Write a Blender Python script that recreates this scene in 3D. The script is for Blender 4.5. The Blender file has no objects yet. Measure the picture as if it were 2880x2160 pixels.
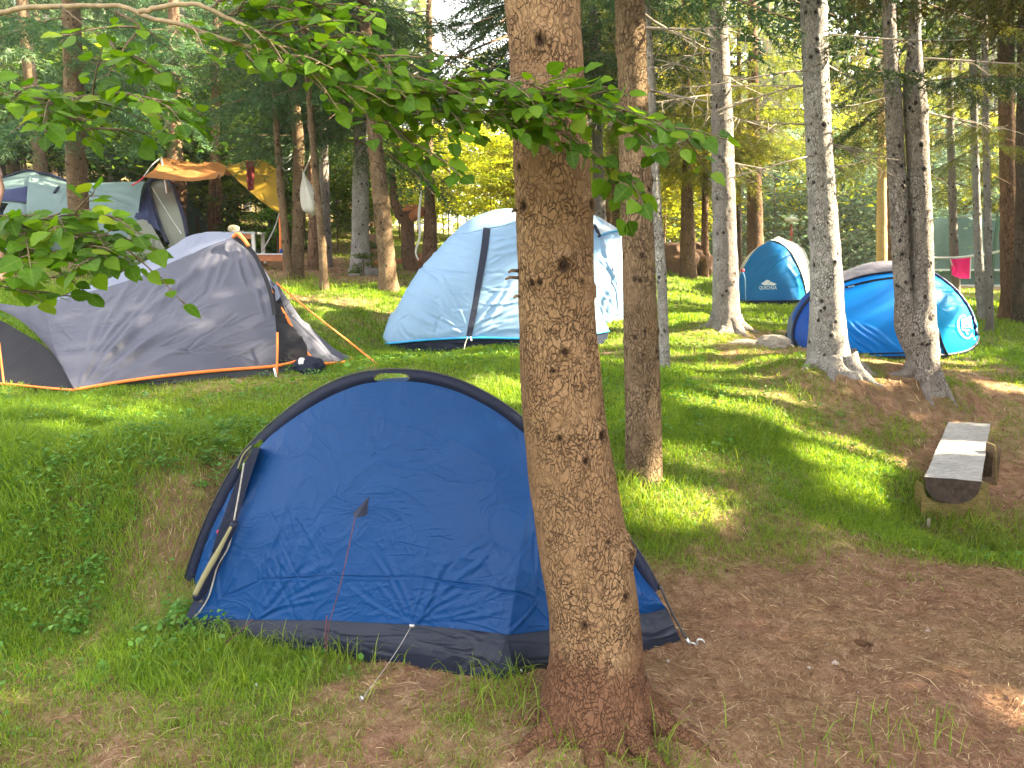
import bpy, math, random
import numpy as np
from mathutils import Vector, Matrix
R = math.radians
scene = bpy.context.scene
col = scene.collection

# ------------------------------------------------------------------ camera, sky, sun, exposure
F = 1600.0                       # focal length in units of a 2212 wide picture
PITCH = math.atan(269.5 / F)
CAMZ = 1.6
cam_d = bpy.data.cameras.new("camera")
cam_d.sensor_width = 36.0
cam_d.lens = 36.0 * F / 2212.0
cam_d.clip_start = 0.05
cam_d.clip_end = 600
cam = bpy.data.objects.new("camera", cam_d)
cam.location = (0, 0, CAMZ)
cam.rotation_euler = (math.pi / 2 - PITCH, 0, 0)
col.objects.link(cam)
scene.camera = cam

SUN_EL, SUN_AZ = 32.0, 92.0      # azimuth measured from +Y (view direction) towards +X
wd = bpy.data.worlds.new("World")
scene.world = wd
wd.use_nodes = True
wn = wd.node_tree
bg = wn.nodes["Background"]
sky = wn.nodes.new("ShaderNodeTexSky")
sky.sky_type = 'NISHITA'
sky.sun_disc = False
sky.sun_elevation = R(SUN_EL)
sky.sun_rotation = R(SUN_AZ)
sky.air_density = 1.0
sky.dust_density = 2.5
hs = wn.nodes.new("ShaderNodeHueSaturation")
hs.inputs["Saturation"].default_value = 0.08
wn.links.new(sky.outputs[0], hs.inputs["Color"])
wn.links.new(hs.outputs[0], bg.inputs[0])
bg.inputs[1].default_value = 0.115
SUNV = np.array([math.sin(R(SUN_AZ)) * math.cos(R(SUN_EL)), math.cos(R(SUN_AZ)) * math.cos(R(SUN_EL)), math.sin(R(SUN_EL))])
sl = bpy.data.lights.new("sun", 'SUN')
sl.energy = 5.0
sl.angle = R(0.6)
sl.color = (1.0, 0.86, 0.58)
so = bpy.data.objects.new("sun", sl)
so.rotation_euler = Vector(SUNV).to_track_quat('Z', 'Y').to_euler()
so.location = (20, 10, 20)
col.objects.link(so)
scene.view_settings.view_transform = 'Standard'
scene.view_settings.look = 'None'
scene.view_settings.exposure = 3.42
scene.view_settings.gamma = 1.0
scene.render.engine = 'CYCLES'
cy = scene.cycles
cy.max_bounces = 6
cy.diffuse_bounces = 3
cy.glossy_bounces = 2
cy.transmission_bounces = 3
cy.transparent_max_bounces = 8
cy.caustics_reflective = False
cy.caustics_refractive = False
cy.sample_clamp_indirect = 6.0
cy.use_denoising = True

# ------------------------------------------------------------------ noise and projection helpers
def _h(ix, iy, iz, s):
    n = (ix.astype(np.int64) * 374761393 + iy.astype(np.int64) * 668265263 + iz.astype(np.int64) * 2147483647 % 1013904223 + s * 974711) & 0xFFFFFFFF
    n = ((n ^ (n >> 13)) * 1274126177) & 0xFFFFFFFF
    n = (n ^ (n >> 16)) & 0xFFFFFFFF
    return n.astype(np.float64) / 4294967295.0

def vnoise(x, y, z=None, seed=0):
    x = np.asarray(x, float); y = np.asarray(y, float)
    z = np.zeros_like(x) if z is None else np.asarray(z, float)
    xi, yi, zi = np.floor(x), np.floor(y), np.floor(z)
    fx, fy, fz = x - xi, y - yi, z - zi
    fx, fy, fz = fx*fx*(3-2*fx), fy*fy*(3-2*fy), fz*fz*(3-2*fz)
    r = 0
    for a in (0, 1):
        for b in (0, 1):
            for c in (0, 1):
                w = (fx if a else 1-fx) * (fy if b else 1-fy) * (fz if c else 1-fz)
                r = r + w * _h(xi + a, yi + b, zi + c, seed)
    return r

def fbm(x, y, z=None, seed=0, o=4):
    r = 0; a = .5; t = 0
    for k in range(o):
        f = 2.03 ** k
        r = r + a * vnoise(np.asarray(x) * f, np.asarray(y) * f, None if z is None else np.asarray(z) * f, seed + k * 7)
        t += a; a *= .5
    return r / t * 2 - 1

CT, ST = math.cos(PITCH), math.sin(PITCH)
def W(px, py, Y):
    """the place at forward distance Y that the camera sees at (px,py) of a 2212x1659 picture"""
    px = np.asarray(px, float); py = np.asarray(py, float); Y = np.asarray(Y, float)
    u = (px - 1106.0) / F; v = (829.5 - py) / F
    dy = CT + v * ST; dz = v * CT - ST
    s = Y / dy
    return np.stack(np.broadcast_arrays(u * s, Y, CAMZ + dz * s), -1)

def proj(P):
    P = np.asarray(P, float)
    d = P[..., 1] * CT - (P[..., 2] - CAMZ) * ST
    v = (P[..., 1] * ST + (P[..., 2] - CAMZ) * CT) / d
    return np.stack([1106 + F * P[..., 0] / d, 829.5 - F * v], -1), d

# ------------------------------------------------------------------ terrain
TP = [(200,1385,2.94),(60,1380,2.9),(200,1150,3.41),(60,1150,3.4),(350,1150,3.5),(200,900,4.77),(0,900,4.7),(430,950,4.3),(470,1080,3.7),(500,1000,3.95),(200,1050,3.53),(60,1050,3.53),(360,1050,3.53),(420,1010,3.62),(200,960,4.2),(60,960,4.2),
 (700,830,5.6),(900,790,5.9),(1450,1130,4.0),(1390,1045,4.22),(1340,900,5.2),(1340,780,6.8),(1440,802,7.0),(1600,900,5.35),(1600,1000,4.6),
 (1600,1150,4.05),(1850,1150,4.2),(1850,1000,4.95),(2060,1130,4.4),(2150,1040,5.2),(2000,900,6.4),(2000,950,5.9),(2000,1000,5.5),(2040,908,6.35),(2150,908,6.4),(2120,1100,4.65),(1990,835,6.6),(2180,850,6.8),(2180,1000,5.5),
 (2190,1150,4.45),(1790,805,6.6),(1700,760,7.6),(1565,705,8.9),(1900,772,8.2),(1720,750,8.3),(2110,750,8.9),(2200,700,11),(2150,650,16),
 (1600,652,13.5),(1735,655,13.2),(1660,700,10.5),(1450,640,12.5),(1480,592,15.5),(1400,600,14),(1330,700,9.2),(1000,758,7.7),(820,747,8.1),
 (0,850,5.4),(160,845,5.55),(600,815,6.1),(760,780,7.2),(750,700,8.3),(700,620,10),(840,625,10),(640,600,11),(780,588,12.5),(500,570,12),
 (300,585,11.5),(100,600,10),(100,655,8),(0,655,8),(20,540,14),(1250,760,7.7)]
TX = [(-3,1.2,0),(0,1.2,0),(3,1.2,0),(-2.2,2.3,.02),(-.4,2.3,0),(.8,2.3,0),(1.8,2.5,0),(3,3,.02),(.3,3.3,0),(1.3,3.3,0),(-1.4,2.85,0),(-.5,3.2,0),
 (2.2,3.9,.0),(-.5,4.2,.3),(.3,4.2,.22),(-1.2,3.7,.2),(-12,20,3.4),(-7,20,2.7),(0,20,2.1),(6,22,1.2),(12,20,.8),(20,30,1),(-25,40,8),(0,45,1.8),(-5,36,1.9),(12,45,2),
 (30,60,2),(-15,10,2.4),(-9,5,1.3),(12,8,.3),(10,2,0),(-10,0,.3),(10,-8,0),(-10,-8,0),(0,-8,0),(0,90,2),(60,90,3),(-60,90,14),(-60,20,8),(60,10,0),(9,13,.7)]
_tp = np.array(TP, float)
_pts = np.concatenate([W(_tp[:,0], _tp[:,1], _tp[:,2]), np.array(TX, float)], 0)
_C = 0.35
_d = np.sqrt(((_pts[:,None,:2] - _pts[None,:,:2])**2).sum(-1) + _C*_C)
_w = np.linalg.solve(np.block([[_d + np.eye(len(_pts))*-0.02, np.ones((len(_pts),1))],[np.ones((1,len(_pts))), np.zeros((1,1))]]), np.append(_pts[:,2], 0))
MOUNDS = []   # x,y,radius,height
def H0(x, y):
    x = np.asarray(x, float); y = np.asarray(y, float)
    sh = x.shape; x = x.ravel(); y = y.ravel()
    r = np.empty_like(x)
    for i in range(0, len(x), 20000):
        xs, ys = x[i:i+20000], y[i:i+20000]
        r[i:i+20000] = np.sqrt((xs[:,None]-_pts[None,:,0])**2 + (ys[:,None]-_pts[None,:,1])**2 + _C*_C) @ _w[:-1] + _w[-1]
    return r.reshape(sh)
def H(x, y):
    x = np.asarray(x, float); y = np.asarray(y, float)
    z = H0(x, y)
    d = np.hypot(x, y)
    k = np.clip((y - 3.2) / 2.5, .25, 1)
    z = z + .05*k*fbm(x*1.3, y*1.3, seed=3) + .024*fbm(x*5, y*5, seed=9, o=3) + .009*fbm(x*22, y*22, seed=19, o=2)*np.clip(1.6-d/8, 0, 1)
    for mx, my, mr, mh in MOUNDS:
        z = z + mh*np.exp(-((x-mx)**2 + (y-my)**2)/(mr*mr))
    return z
def hit(px, py, ymin=1.5, ymax=60):
    """first place where the line of sight through (px,py) meets the ground"""
    Y = np.concatenate([np.arange(ymin, 12, .02), np.arange(12, ymax, .1)])
    P = W(np.full_like(Y, px), np.full_like(Y, py), Y)
    g = H(P[:,0], P[:,1])
    b = np.nonzero(P[:,2] <= g)[0]
    i = b[0] if len(b) else len(Y)-1
    return P[i]

# ------------------------------------------------------------------ mesh + object helpers
def me_from(name, V, Fc, mat=None, smooth=True, attrs=None):
    """V (n,3); Fc list of arrays, each (m,k)"""
    me = bpy.data.meshes.new(name)
    V = np.ascontiguousarray(V, np.float32)
    if not isinstance(Fc, (list, tuple)): Fc = [Fc]
    Fc = [np.asarray(f, np.int32) for f in Fc if len(f)]
    me.vertices.add(len(V)); me.vertices.foreach_set('co', V.ravel())
    nl = sum(f.size for f in Fc); npol = sum(len(f) for f in Fc)
    me.loops.add(nl); me.polygons.add(npol)
    me.loops.foreach_set('vertex_index', np.concatenate([f.ravel() for f in Fc]))
    cnt = np.concatenate([np.full(len(f), f.shape[1], np.int32) for f in Fc])
    st = np.concatenate([[0], np.cumsum(cnt)[:-1]]).astype(np.int32)
    me.polygons.foreach_set('loop_start', st)
    me.polygons.foreach_set('loop_total', cnt)
    me.polygons.foreach_set('use_smooth', np.full(npol, smooth, bool))
    me.update(calc_edges=True)
    for k, a in (attrs or {}).items():
        t = me.attributes.new(k, 'FLOAT', 'POINT'); t.data.foreach_set('value', np.asarray(a, np.float32).ravel())
    if mat: me.materials.append(mat)
    return me
def ob(name, me, parent=None, loc=None):
    o = bpy.data.objects.new(name, me); col.objects.link(o)
    if parent is not None:
        o.parent = parent
        o.location = -Vector(parent.location) if loc is None else loc   # mesh data of parts is in world coordinates
    elif loc is not None: o.location = loc
    return o
def tag(o, label=None, cat=None, group=None, kind=None):
    if label: o['label'] = label
    if cat: o['category'] = cat
    if group: o['group'] = group
    if kind: o['kind'] = kind
    return o
def thing(name, loc, label, cat, group=None):
    o = bpy.data.objects.new(name, None); col.objects.link(o)
    o.empty_display_size = .1
    o.location = Vector([float(a) for a in loc])
    return tag(o, label, cat, group)

def cr(pts, n, us=None, smooth=True):
    """resample a polyline of any dimension; us = parameter of every given point"""
    P = np.array(pts, float)
    if us is None:
        L = np.linalg.norm(np.diff(P[:, :min(3, P.shape[1])], axis=0), axis=1) + 1e-9
        us = np.concatenate([[0], np.cumsum(L)]); us = us/us[-1]
    us = np.array(us, float)
    t = np.linspace(0, 1, n) if np.isscalar(n) else np.asarray(n)
    if not smooth or len(P) < 3:
        return np.stack([np.interp(t, us, P[:,k]) for k in range(P.shape[1])], -1)
    m = np.zeros_like(P)
    m[1:-1] = (P[2:]-P[:-2])/(us[2:]-us[:-2])[:,None]
    m[0] = (P[1]-P[0])/(us[1]-us[0]); m[-1] = (P[-1]-P[-2])/(us[-1]-us[-2])
    i = np.clip(np.searchsorted(us, t, 'right')-1, 0, len(P)-2)
    h = (us[i+1]-us[i])[:,None]; s = ((t-us[i])/h[:,0])[:,None]
    return (2*s**3-3*s**2+1)*P[i] + (s**3-2*s**2+s)*h*m[i] + (-2*s**3+3*s**2)*P[i+1] + (s**3-s**2)*h*m[i+1]

class Geo:
    def __init__(s): s.V=[]; s.F3=[]; s.F4=[]; s.n=0
    def add(s, V, F):
        V = np.asarray(V, float).reshape(-1,3); F = np.asarray(F, int)
        s.V.append(V); (s.F3 if F.shape[1]==3 else s.F4).append(F + s.n); s.n += len(V)
    def tube(s, P, r, k=8, caps=True):
        P = np.asarray(P, float); n = len(P)
        r = np.full(n, r) if np.isscalar(r) else np.asarray(r, float)
        T = np.gradient(P, axis=0); T /= np.linalg.norm(T, axis=1)[:,None]+1e-12
        up = np.array([0,0,1.]) if abs(T[0,2]) < .9 else np.array([1.,0,0])
        A = np.cross(T, up); A /= np.linalg.norm(A, axis=1)[:,None]+1e-12
        B = np.cross(T, A)
        a = np.arange(k)*2*math.pi/k
        V = P[:,None]+ r[:,None,None]*(np.cos(a)[None,:,None]*A[:,None]+np.sin(a)[None,:,None]*B[:,None])
        i = np.arange(n-1)[:,None]*k; j = np.arange(k)[None]; jn = (j+1)%k
        Fq = np.stack([i+j, i+jn, i+k+jn, i+k+j], -1).reshape(-1,4)
        s.add(V, Fq)
        if caps:
            b = s.n-n*k
            for base, c, rev in ((0, P[0], True), ((n-1)*k, P[-1], False)):
                s.V.append(c[None]); ci = s.n; s.n += 1
                jj = np.arange(k); f = np.stack([b+base+jj, b+base+(jj+1)%k, np.full(k, ci)], -1)
                s.F3.append(f[:, ::-1] if rev else f)
    def box(s, c, size, rot=None):
        c = np.asarray(c, float); h = np.asarray(size, float)/2
        V = np.array([[x,y,z] for x in (-1,1) for y in (-1,1) for z in (-1,1)], float)*h
        if rot is not None: V = V @ np.array(Matrix.Rotation(rot, 3, 'Z')).T
        s.add(V+c, [[0,1,3,2],[4,6,7,5],[0,4,5,1],[2,3,7,6],[0,2,6,4],[1,5,7,3]])
    def grid(s, G):
        n, m = G.shape[:2]
        i = np.arange(n-1)[:,None]*m; j = np.arange(m-1)[None]
        s.add(G.reshape(-1,3), np.stack([i+j, i+j+1, i+m+j+1, i+m+j], -1).reshape(-1,4))
    def blob(s, c, r, seed=0, rough=.2, nu=24, nv=16):
        th = np.linspace(0, 2*math.pi, nu, endpoint=False); ph = np.linspace(.02, math.pi-.02, nv)
        T, Ph = np.meshgrid(th, ph)
        D = np.stack([np.cos(T)*np.sin(Ph), np.sin(T)*np.sin(Ph), np.cos(Ph)], -1)
        k = 1+rough*fbm(D[...,0]*1.6+seed, D[...,1]*1.6, D[...,2]*1.6, seed=seed, o=4)
        V = np.asarray(c)+D*k[...,None]*np.asarray(r)
        i = np.arange(nv-1)[:,None]*nu; j = np.arange(nu)[None]; jn = (j+1)%nu
        s.add(V, np.stack([i+j, i+nu+j, i+nu+jn, i+jn], -1).reshape(-1,4))
    def mesh(s, name, mat, smooth=True, attrs=None):
        F = []
        if s.F4: F.append(np.concatenate(s.F4))
        if s.F3: F.append(np.concatenate(s.F3))
        return me_from(name, np.concatenate(s.V), F, mat, smooth, attrs)

# ------------------------------------------------------------------ materials
def newmat(name):
    m = bpy.data.materials.new(name); m.use_nodes = True
    nt = m.node_tree; nt.nodes.clear()
    out = nt.nodes.new('ShaderNodeOutputMaterial')
    return m, nt, out
def nd(nt, t, **kw):
    n = nt.nodes.new('ShaderNode'+t)
    for k, v in kw.items():
        if k in n.inputs: n.inputs[k].default_value = v
        else: setattr(n, k, v)
    return n
def ramp(nt, fac, stops):
    r = nd(nt, 'ValToRGB'); e = r.color_ramp.elements
    while len(e) > 1: e.remove(e[-1])
    e[0].position = stops[0][0]; e[0].color = (*stops[0][1], 1)
    for p, c in stops[1:]:
        x = e.new(p); x.color = (*c, 1)
    nt.links.new(fac, r.inputs[0]); return r.outputs[0]
def mix(nt, fac, a, b, mode='MIX'):
    m = nt.nodes.new('ShaderNodeMix'); m.data_type = 'RGBA'; m.blend_type = mode
    for s, v in ((m.inputs[0], fac), (m.inputs[6], a), (m.inputs[7], b)):
        if isinstance(v, (int, float)): s.default_value = v
        elif isinstance(v, tuple): s.default_value = (*v, 1)
        else: nt.links.new(v, s)
    return m.outputs[2]
def coords(nt, scale=(1,1,1)):
    t = nd(nt, 'TexCoord'); m = nd(nt, 'Mapping'); m.inputs['Scale'].default_value = scale
    nt.links.new(t.outputs['Object'], m.inputs[0]); return m.outputs[0]
def noise(nt, vec, scale, detail=4, rough=.6):
    n = nd(nt, 'TexNoise', Scale=scale, Detail=detail, Roughness=rough); nt.links.new(vec, n.inputs['Vector']); return n.outputs[0]
def math_(nt, op, a, b=None):
    m = nt.nodes.new('ShaderNodeMath'); m.operation = op
    for s, v in zip(m.inputs, (a, b)):
        if v is None: continue
        if isinstance(v, (int, float)): s.default_value = v
        else: nt.links.new(v, s)
    return m.outputs[0]
def bump(nt, h, strength=.5, dist=.01):
    b = nd(nt, 'Bump', Strength=strength, Distance=dist); nt.links.new(h, b.inputs['Height']); return b.outputs[0]

def m_plain(name, c, rough=.7, var=.25, scale=6, metal=0, bumps=.0):
    m, nt, out = newmat(name); v = coords(nt); n = noise(nt, v, scale)
    c = tuple(c)
    base = ramp(nt, n, [(.3, tuple(x*(1-var) for x in c)), (.7, tuple(min(1, x*(1+var)) for x in c))])
    p = nd(nt, 'BsdfPrincipled', Roughness=rough, Metallic=metal)
    nt.links.new(base, p.inputs['Base Color'])
    if bumps: nt.links.new(bump(nt, noise(nt, v, scale*6), bumps, .01), p.inputs['Normal'])
    nt.links.new(p.outputs[0], out.inputs[0]); return m

def m_fabric(name, c, rough=.5, transl=.2, crinkle=.35, cscale=9, var=.12, stretch=(1,1,1), sheen=0.0, tc=None):
    m, nt, out = newmat(name); v = coords(nt)
    n = noise(nt, v, 2.2, 3)
    base = ramp(nt, n, [(.3, tuple(x*(1-var) for x in c)), (.7, tuple(min(1, x*(1+var)) for x in c))])
    p = nd(nt, 'BsdfPrincipled', Roughness=rough); nt.links.new(base, p.inputs['Base Color'])
    p.inputs['Specular IOR Level'].default_value = .18
    v2 = coords(nt, stretch)
    n1 = noise(nt, v2, cscale, 5, .65)
    wv = nd(nt, 'TexNoise', Scale=cscale*.45, Detail=3, Distortion=1.5); nt.links.new(v2, wv.inputs['Vector'])
    rid = math_(nt, 'ABSOLUTE', math_(nt, 'SUBTRACT', wv.outputs[0], .5))
    rid = math_(nt, 'POWER', rid, .5)
    hh = math_(nt, 'ADD', math_(nt, 'MULTIPLY', n1, .5), math_(nt, 'MULTIPLY', rid, -.7))
    nb = bump(nt, hh, crinkle, .025); nt.links.new(nb, p.inputs['Normal'])
    if transl > 0:
        t = nd(nt, 'BsdfTranslucent'); nt.links.new(base, t.inputs[0])
        if tc: t.inputs[0].default_value = (*tc, 1)
        ms = nd(nt, 'MixShader'); ms.inputs[0].default_value = transl
        nt.links.new(p.outputs[0], ms.inputs[1]); nt.links.new(t.outputs[0], ms.inputs[2])
        nt.links.new(ms.outputs[0], out.inputs[0])
    else: nt.links.new(p.outputs[0], out.inputs[0])
    return m

def m_leaf(name, ca, cb, cc=None, transl=.45, rough=.5, tint=(1.3,1.25,.5), objvar=True, spec=.4, vein=False):
    m, nt, out = newmat(name)
    g = nd(nt, 'NewGeometry')
    st = [(0, ca), (.75, cb)] + ([(1., cc)] if cc else [])
    base = ramp(nt, g.outputs['Random Per Island'], st)
    if objvar:
        oi = nd(nt, 'ObjectInfo')
        h = nd(nt, 'HueSaturation'); nt.links.new(base, h.inputs['Color'])
        nt.links.new(math_(nt, 'ADD', math_(nt, 'MULTIPLY', oi.outputs['Random'], .05), .475), h.inputs['Hue'])
        nt.links.new(math_(nt, 'ADD', math_(nt, 'MULTIPLY', oi.outputs['Random'], .5), .75), h.inputs['Value'])
        base = h.outputs[0]
    p = nd(nt, 'BsdfPrincipled', Roughness=rough); p.inputs['Specular IOR Level'].default_value = spec
    nt.links.new(base, p.inputs['Base Color'])
    t = nd(nt, 'BsdfTranslucent'); nt.links.new(mix(nt, 1.0, base, tuple(x for x in tint), 'MULTIPLY'), t.inputs[0])
    # tint above 1 brightens thin leaves seen against the light
    ms = nd(nt, 'MixShader'); ms.inputs[0].default_value = transl
    nt.links.new(p.outputs[0], ms.inputs[1]); nt.links.new(t.outputs[0], ms.inputs[2])
    nt.links.new(ms.outputs[0], out.inputs[0]); return m

def m_bark(name, light, mid, dark, plate=26, stretch=.45, bstr=.8, spots=1.0, crack=.12, bdist=.012, moss=0.0, dirt=False):
    m, nt, out = newmat(name); v = coords(nt, (1,1,stretch)); v1 = coords(nt)
    nz = nd(nt, 'TexNoise', Scale=plate*.35, Detail=3); nt.links.new(v, nz.inputs['Vector'])
    vm = nd(nt, 'VectorMath', operation='MULTIPLY_ADD'); nt.links.new(nz.outputs['Color'], vm.inputs[0]); vm.inputs[1].default_value = (.09,.09,.09); nt.links.new(v, vm.inputs[2])
    vo = nd(nt, 'TexVoronoi', Scale=plate, feature='DISTANCE_TO_EDGE'); nt.links.new(vm.outputs[0], vo.inputs['Vector'])
    vc = nd(nt, 'TexVoronoi', Scale=plate); nt.links.new(vm.outputs[0], vc.inputs['Vector'])
    n2 = noise(nt, v1, 5, 5, .65); n3 = noise(nt, v, plate*2.2, 5, .7)
    c = ramp(nt, n2, [(.3, mid), (.62, light)])
    sep = nd(nt, 'SeparateColor'); nt.links.new(vc.outputs['Color'], sep.inputs[0])
    c = mix(nt, math_(nt, 'MULTIPLY', sep.outputs[0], .55), c, mid)
    c = mix(nt, ramp(nt, n3, [(.42,(0,0,0)),(.62,(1,1,1))]), mix(nt, .5, c, dark), c)
    cr_ = ramp(nt, vo.outputs['Distance'], [(0,(1,1,1)),(crack,(0,0,0))])
    nm = ramp(nt, noise(nt, v1, 9, 3), [(.38,(0,0,0)),(.6,(1,1,1))])
    crk = math_(nt, 'MULTIPLY', cr_, math_(nt, 'ADD', math_(nt, 'MULTIPLY', nm, .75), .25))
    c = mix(nt, crk, c, dark)
    lf = noise(nt, coords(nt, (1.5,1.5,.5)), 2.2, 3)
    c = mix(nt, ramp(nt, lf, [(.42,(.6,.6,.6)),(.6,(0,0,0))]), c, tuple(x*.62 for x in mid))
    if dirt:
        sx = nd(nt, 'SeparateXYZ'); nt.links.new(v1, sx.inputs[0])
        dz_ = math_(nt, 'ADD', sx.outputs[2], math_(nt, 'MULTIPLY', noise(nt, v1, 7, 4), -.5))
        c = mix(nt, ramp(nt, dz_, [(0,(.85,.85,.85)),(.16,(0,0,0))]), c, (.13,.06,.035))
    if spots:
        vs = nd(nt, 'TexVoronoi', Scale=8.5); nt.links.new(coords(nt, (1,1,.85)), vs.inputs['Vector'])
        sp = ramp(nt, vs.outputs['Distance'], [(.0,(1,1,1)),(.1,(1,1,1)),(.17,(0,0,0))])
        sp = math_(nt, 'MULTIPLY', sp, spots)
        c = mix(nt, sp, c, tuple(x*.35 for x in dark))
    at = nd(nt, 'Attribute', attribute_name='knot')
    c = mix(nt, math_(nt, 'MINIMUM', math_(nt, 'MULTIPLY', at.outputs['Fac'], 1.6), 1.0), c, tuple(x*.4 for x in dark))
    if moss: c = mix(nt, math_(nt, 'MULTIPLY', ramp(nt, n2, [(.5,(0,0,0)),(.7,(1,1,1))]), moss), c, (.10,.12,.05))
    p = nd(nt, 'BsdfPrincipled', Roughness=.9); p.inputs['Specular IOR Level'].default_value = .15
    nt.links.new(c, p.inputs['Base Color'])
    hh = math_(nt, 'ADD', math_(nt, 'MULTIPLY', n3, .5), math_(nt, 'ADD', math_(nt, 'MULTIPLY', crk, -1.0), math_(nt, 'MULTIPLY', sep.outputs[0], .35)))
    nt.links.new(bump(nt, hh, bstr, bdist), p.inputs['Normal'])
    nt.links.new(p.outputs[0], out.inputs[0]); return m
# ------------------------------------------------------------------ ground
_mt = hit(1290, 1600)
MOUNDS += [(_mt[0], _mt[1]+.1, .33, .06), (hit(2050,1125)[0], hit(2050,1125)[1], .36, -.17)]
for _p, _r, _h2 in (((1565,705),.7,.06),((1790,800),.6,.05),((1985,830),.55,.05),((1700,1130),.35,.05),((1850,1165),.25,.03)):
    q = hit(*_p); MOUNDS.append((q[0], q[1], _r, _h2))

GR = [(60,1250,.9),(100,1000,1),(250,950,1),(380,950,.9),(450,1000,.25),(470,1060,.25),(430,1100,.4),(380,1080,.6),(480,940,.9),(500,900,1),(300,1060,.95),(150,1120,.95),(380,1150,.6),(330,1250,.5),(200,1290,.6),(250,1200,.7),(100,1180,.9),(60,1400,.85),
 (200,1440,.95),(400,1440,1),(550,1460,.8),(650,1450,.6),(750,1480,.3),(900,1480,.05),(1080,1480,.15),(150,1520,.45),(50,1600,.38),(300,1560,.3),(500,1540,.33),(500,1620,.25),(700,1600,.2),
 (900,1580,.3),(1000,1640,.3),(1100,1560,.3),(1150,1640,.3),(1280,1640,.25),(1400,1650,.2),(1450,1480,.12),(1500,1300,.03),(1700,1300,.03),(1900,1300,.03),(2100,1300,.03),(1500,1500,.02),
 (1700,1500,.02),(1900,1500,.02),(2100,1500,.02),(1700,1640,.1),(1950,1630,.2),(2150,1600,.1),(1500,1220,.1),(1650,1180,.25),(1800,1190,.12),(1950,1230,.15),(2180,1200,.35),
 (1450,1130,.85),(1450,1080,.9),(1600,1100,.5),(1600,1000,.85),(1720,1000,.8),(1800,980,.8),(1700,1080,.4),(1830,1080,.8),(1900,1120,.7),(1500,930,1),(1600,860,.6),(1750,900,.5),
 (1850,900,.38),(1900,850,.28),(1960,930,.22),(1950,1010,.3),(2080,1165,.9),(2110,1180,.8),(2180,1100,.03),(2200,980,.1),(2180,900,.2),(2100,850,.3),(2180,820,.35),(2000,870,.3),
 (1700,730,.2),(1600,740,.25),(1550,780,.5),(1480,760,.45),(1480,720,.7),(1450,840,1),(1500,800,.8),(1700,830,.5),(1750,790,.4),(1640,700,.95),(1700,680,1),(1500,640,.95),(1450,600,.7),
 (1900,785,.4),(1980,800,.3),(2050,790,.3),(2170,720,.95),(2150,760,.8),(2190,680,.8),(1330,740,.4),(1320,800,1),(1330,900,1),(1100,800,1),(900,790,1),(1000,780,1),(820,770,1),(700,850,1),
 (600,880,1),(400,900,1),(100,900,.95),(250,865,.6),(450,850,.5),(600,842,.5),(700,825,.8),(30,870,.8),(780,740,.85),(700,700,.6),(760,690,.4),(800,660,.3),(720,660,.2),(780,640,.75),(850,640,.8),
 (700,632,.75),(640,610,.5),(560,600,.2),(750,600,.1),(60,640,1),(150,630,.95),(250,610,.35),(300,580,.25),(120,580,.6),(50,560,.6),(950,600,.5),(1400,640,.8),(1640,640,.8)]
_g = np.array([[*hit(a, b)[:2], c] for a, b, c in GR])
_gd = np.hypot(_g[:,0], _g[:,1])
def green(x, y):
    x = np.asarray(x, float); y = np.asarray(y, float); sh = x.shape; x = x.ravel(); y = y.ravel()
    r = np.empty_like(x)
    for i in range(0, len(x), 20000):
        xs, ys = x[i:i+20000,None], y[i:i+20000,None]
        s = .10*_gd[None]**1.0*.55
        w = np.exp(-(((xs-_g[None,:,0])**2+(ys-_g[None,:,1])**2)/(s*s*2.0)))+1e-9/((xs-_g[None,:,0])**2+(ys-_g[None,:,1])**2+.5)
        r[i:i+20000] = (w*_g[None,:,2]).sum(1)/w.sum(1)
    r = r.reshape(sh)
    far = np.clip((np.hypot(x, y).reshape(sh)-16)/8, 0, 1)
    return r*(1-far)+.35*far
def green_n(x, y):
    g = green(x, y)
    return np.clip(g + .38*fbm(x*2.2, y*2.2, seed=31)*np.minimum(1, 3*g+.15) + .22*fbm(x*9, y*9, seed=37, o=3)*np.minimum(1, 3*g+.15), 0, 1)

def axis(stops):
    out = []
    for a, b, d in stops: out += list(np.arange(a, b, d))
    return np.array(out + [stops[-1][1]])
gx = axis([(-120,-40,6),(-40,-14,1.2),(-14,-6,.25),(-6,-3,.07),(-3,4,.03),(4,7,.07),(7,14,.25),(14,40,1.2),(40,120,6)])
gy = axis([(-30,-4,1.5),(-4,1.6,.3),(1.6,5.5,.03),(5.5,9,.05),(9,16,.12),(16,30,.5),(30,60,1.5),(60,140,6)])
GX, GY = np.meshgrid(gx, gy)
GZ = H(GX, GY)
gg = Geo(); gg.grid(np.stack([GX, GY, GZ], -1))
gcol = green_n(GX, GY).ravel()
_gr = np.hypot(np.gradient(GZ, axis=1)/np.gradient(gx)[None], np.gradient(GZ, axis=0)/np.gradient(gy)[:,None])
steep = np.clip(_gr*1.6-.75, 0, 1).ravel()

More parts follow.
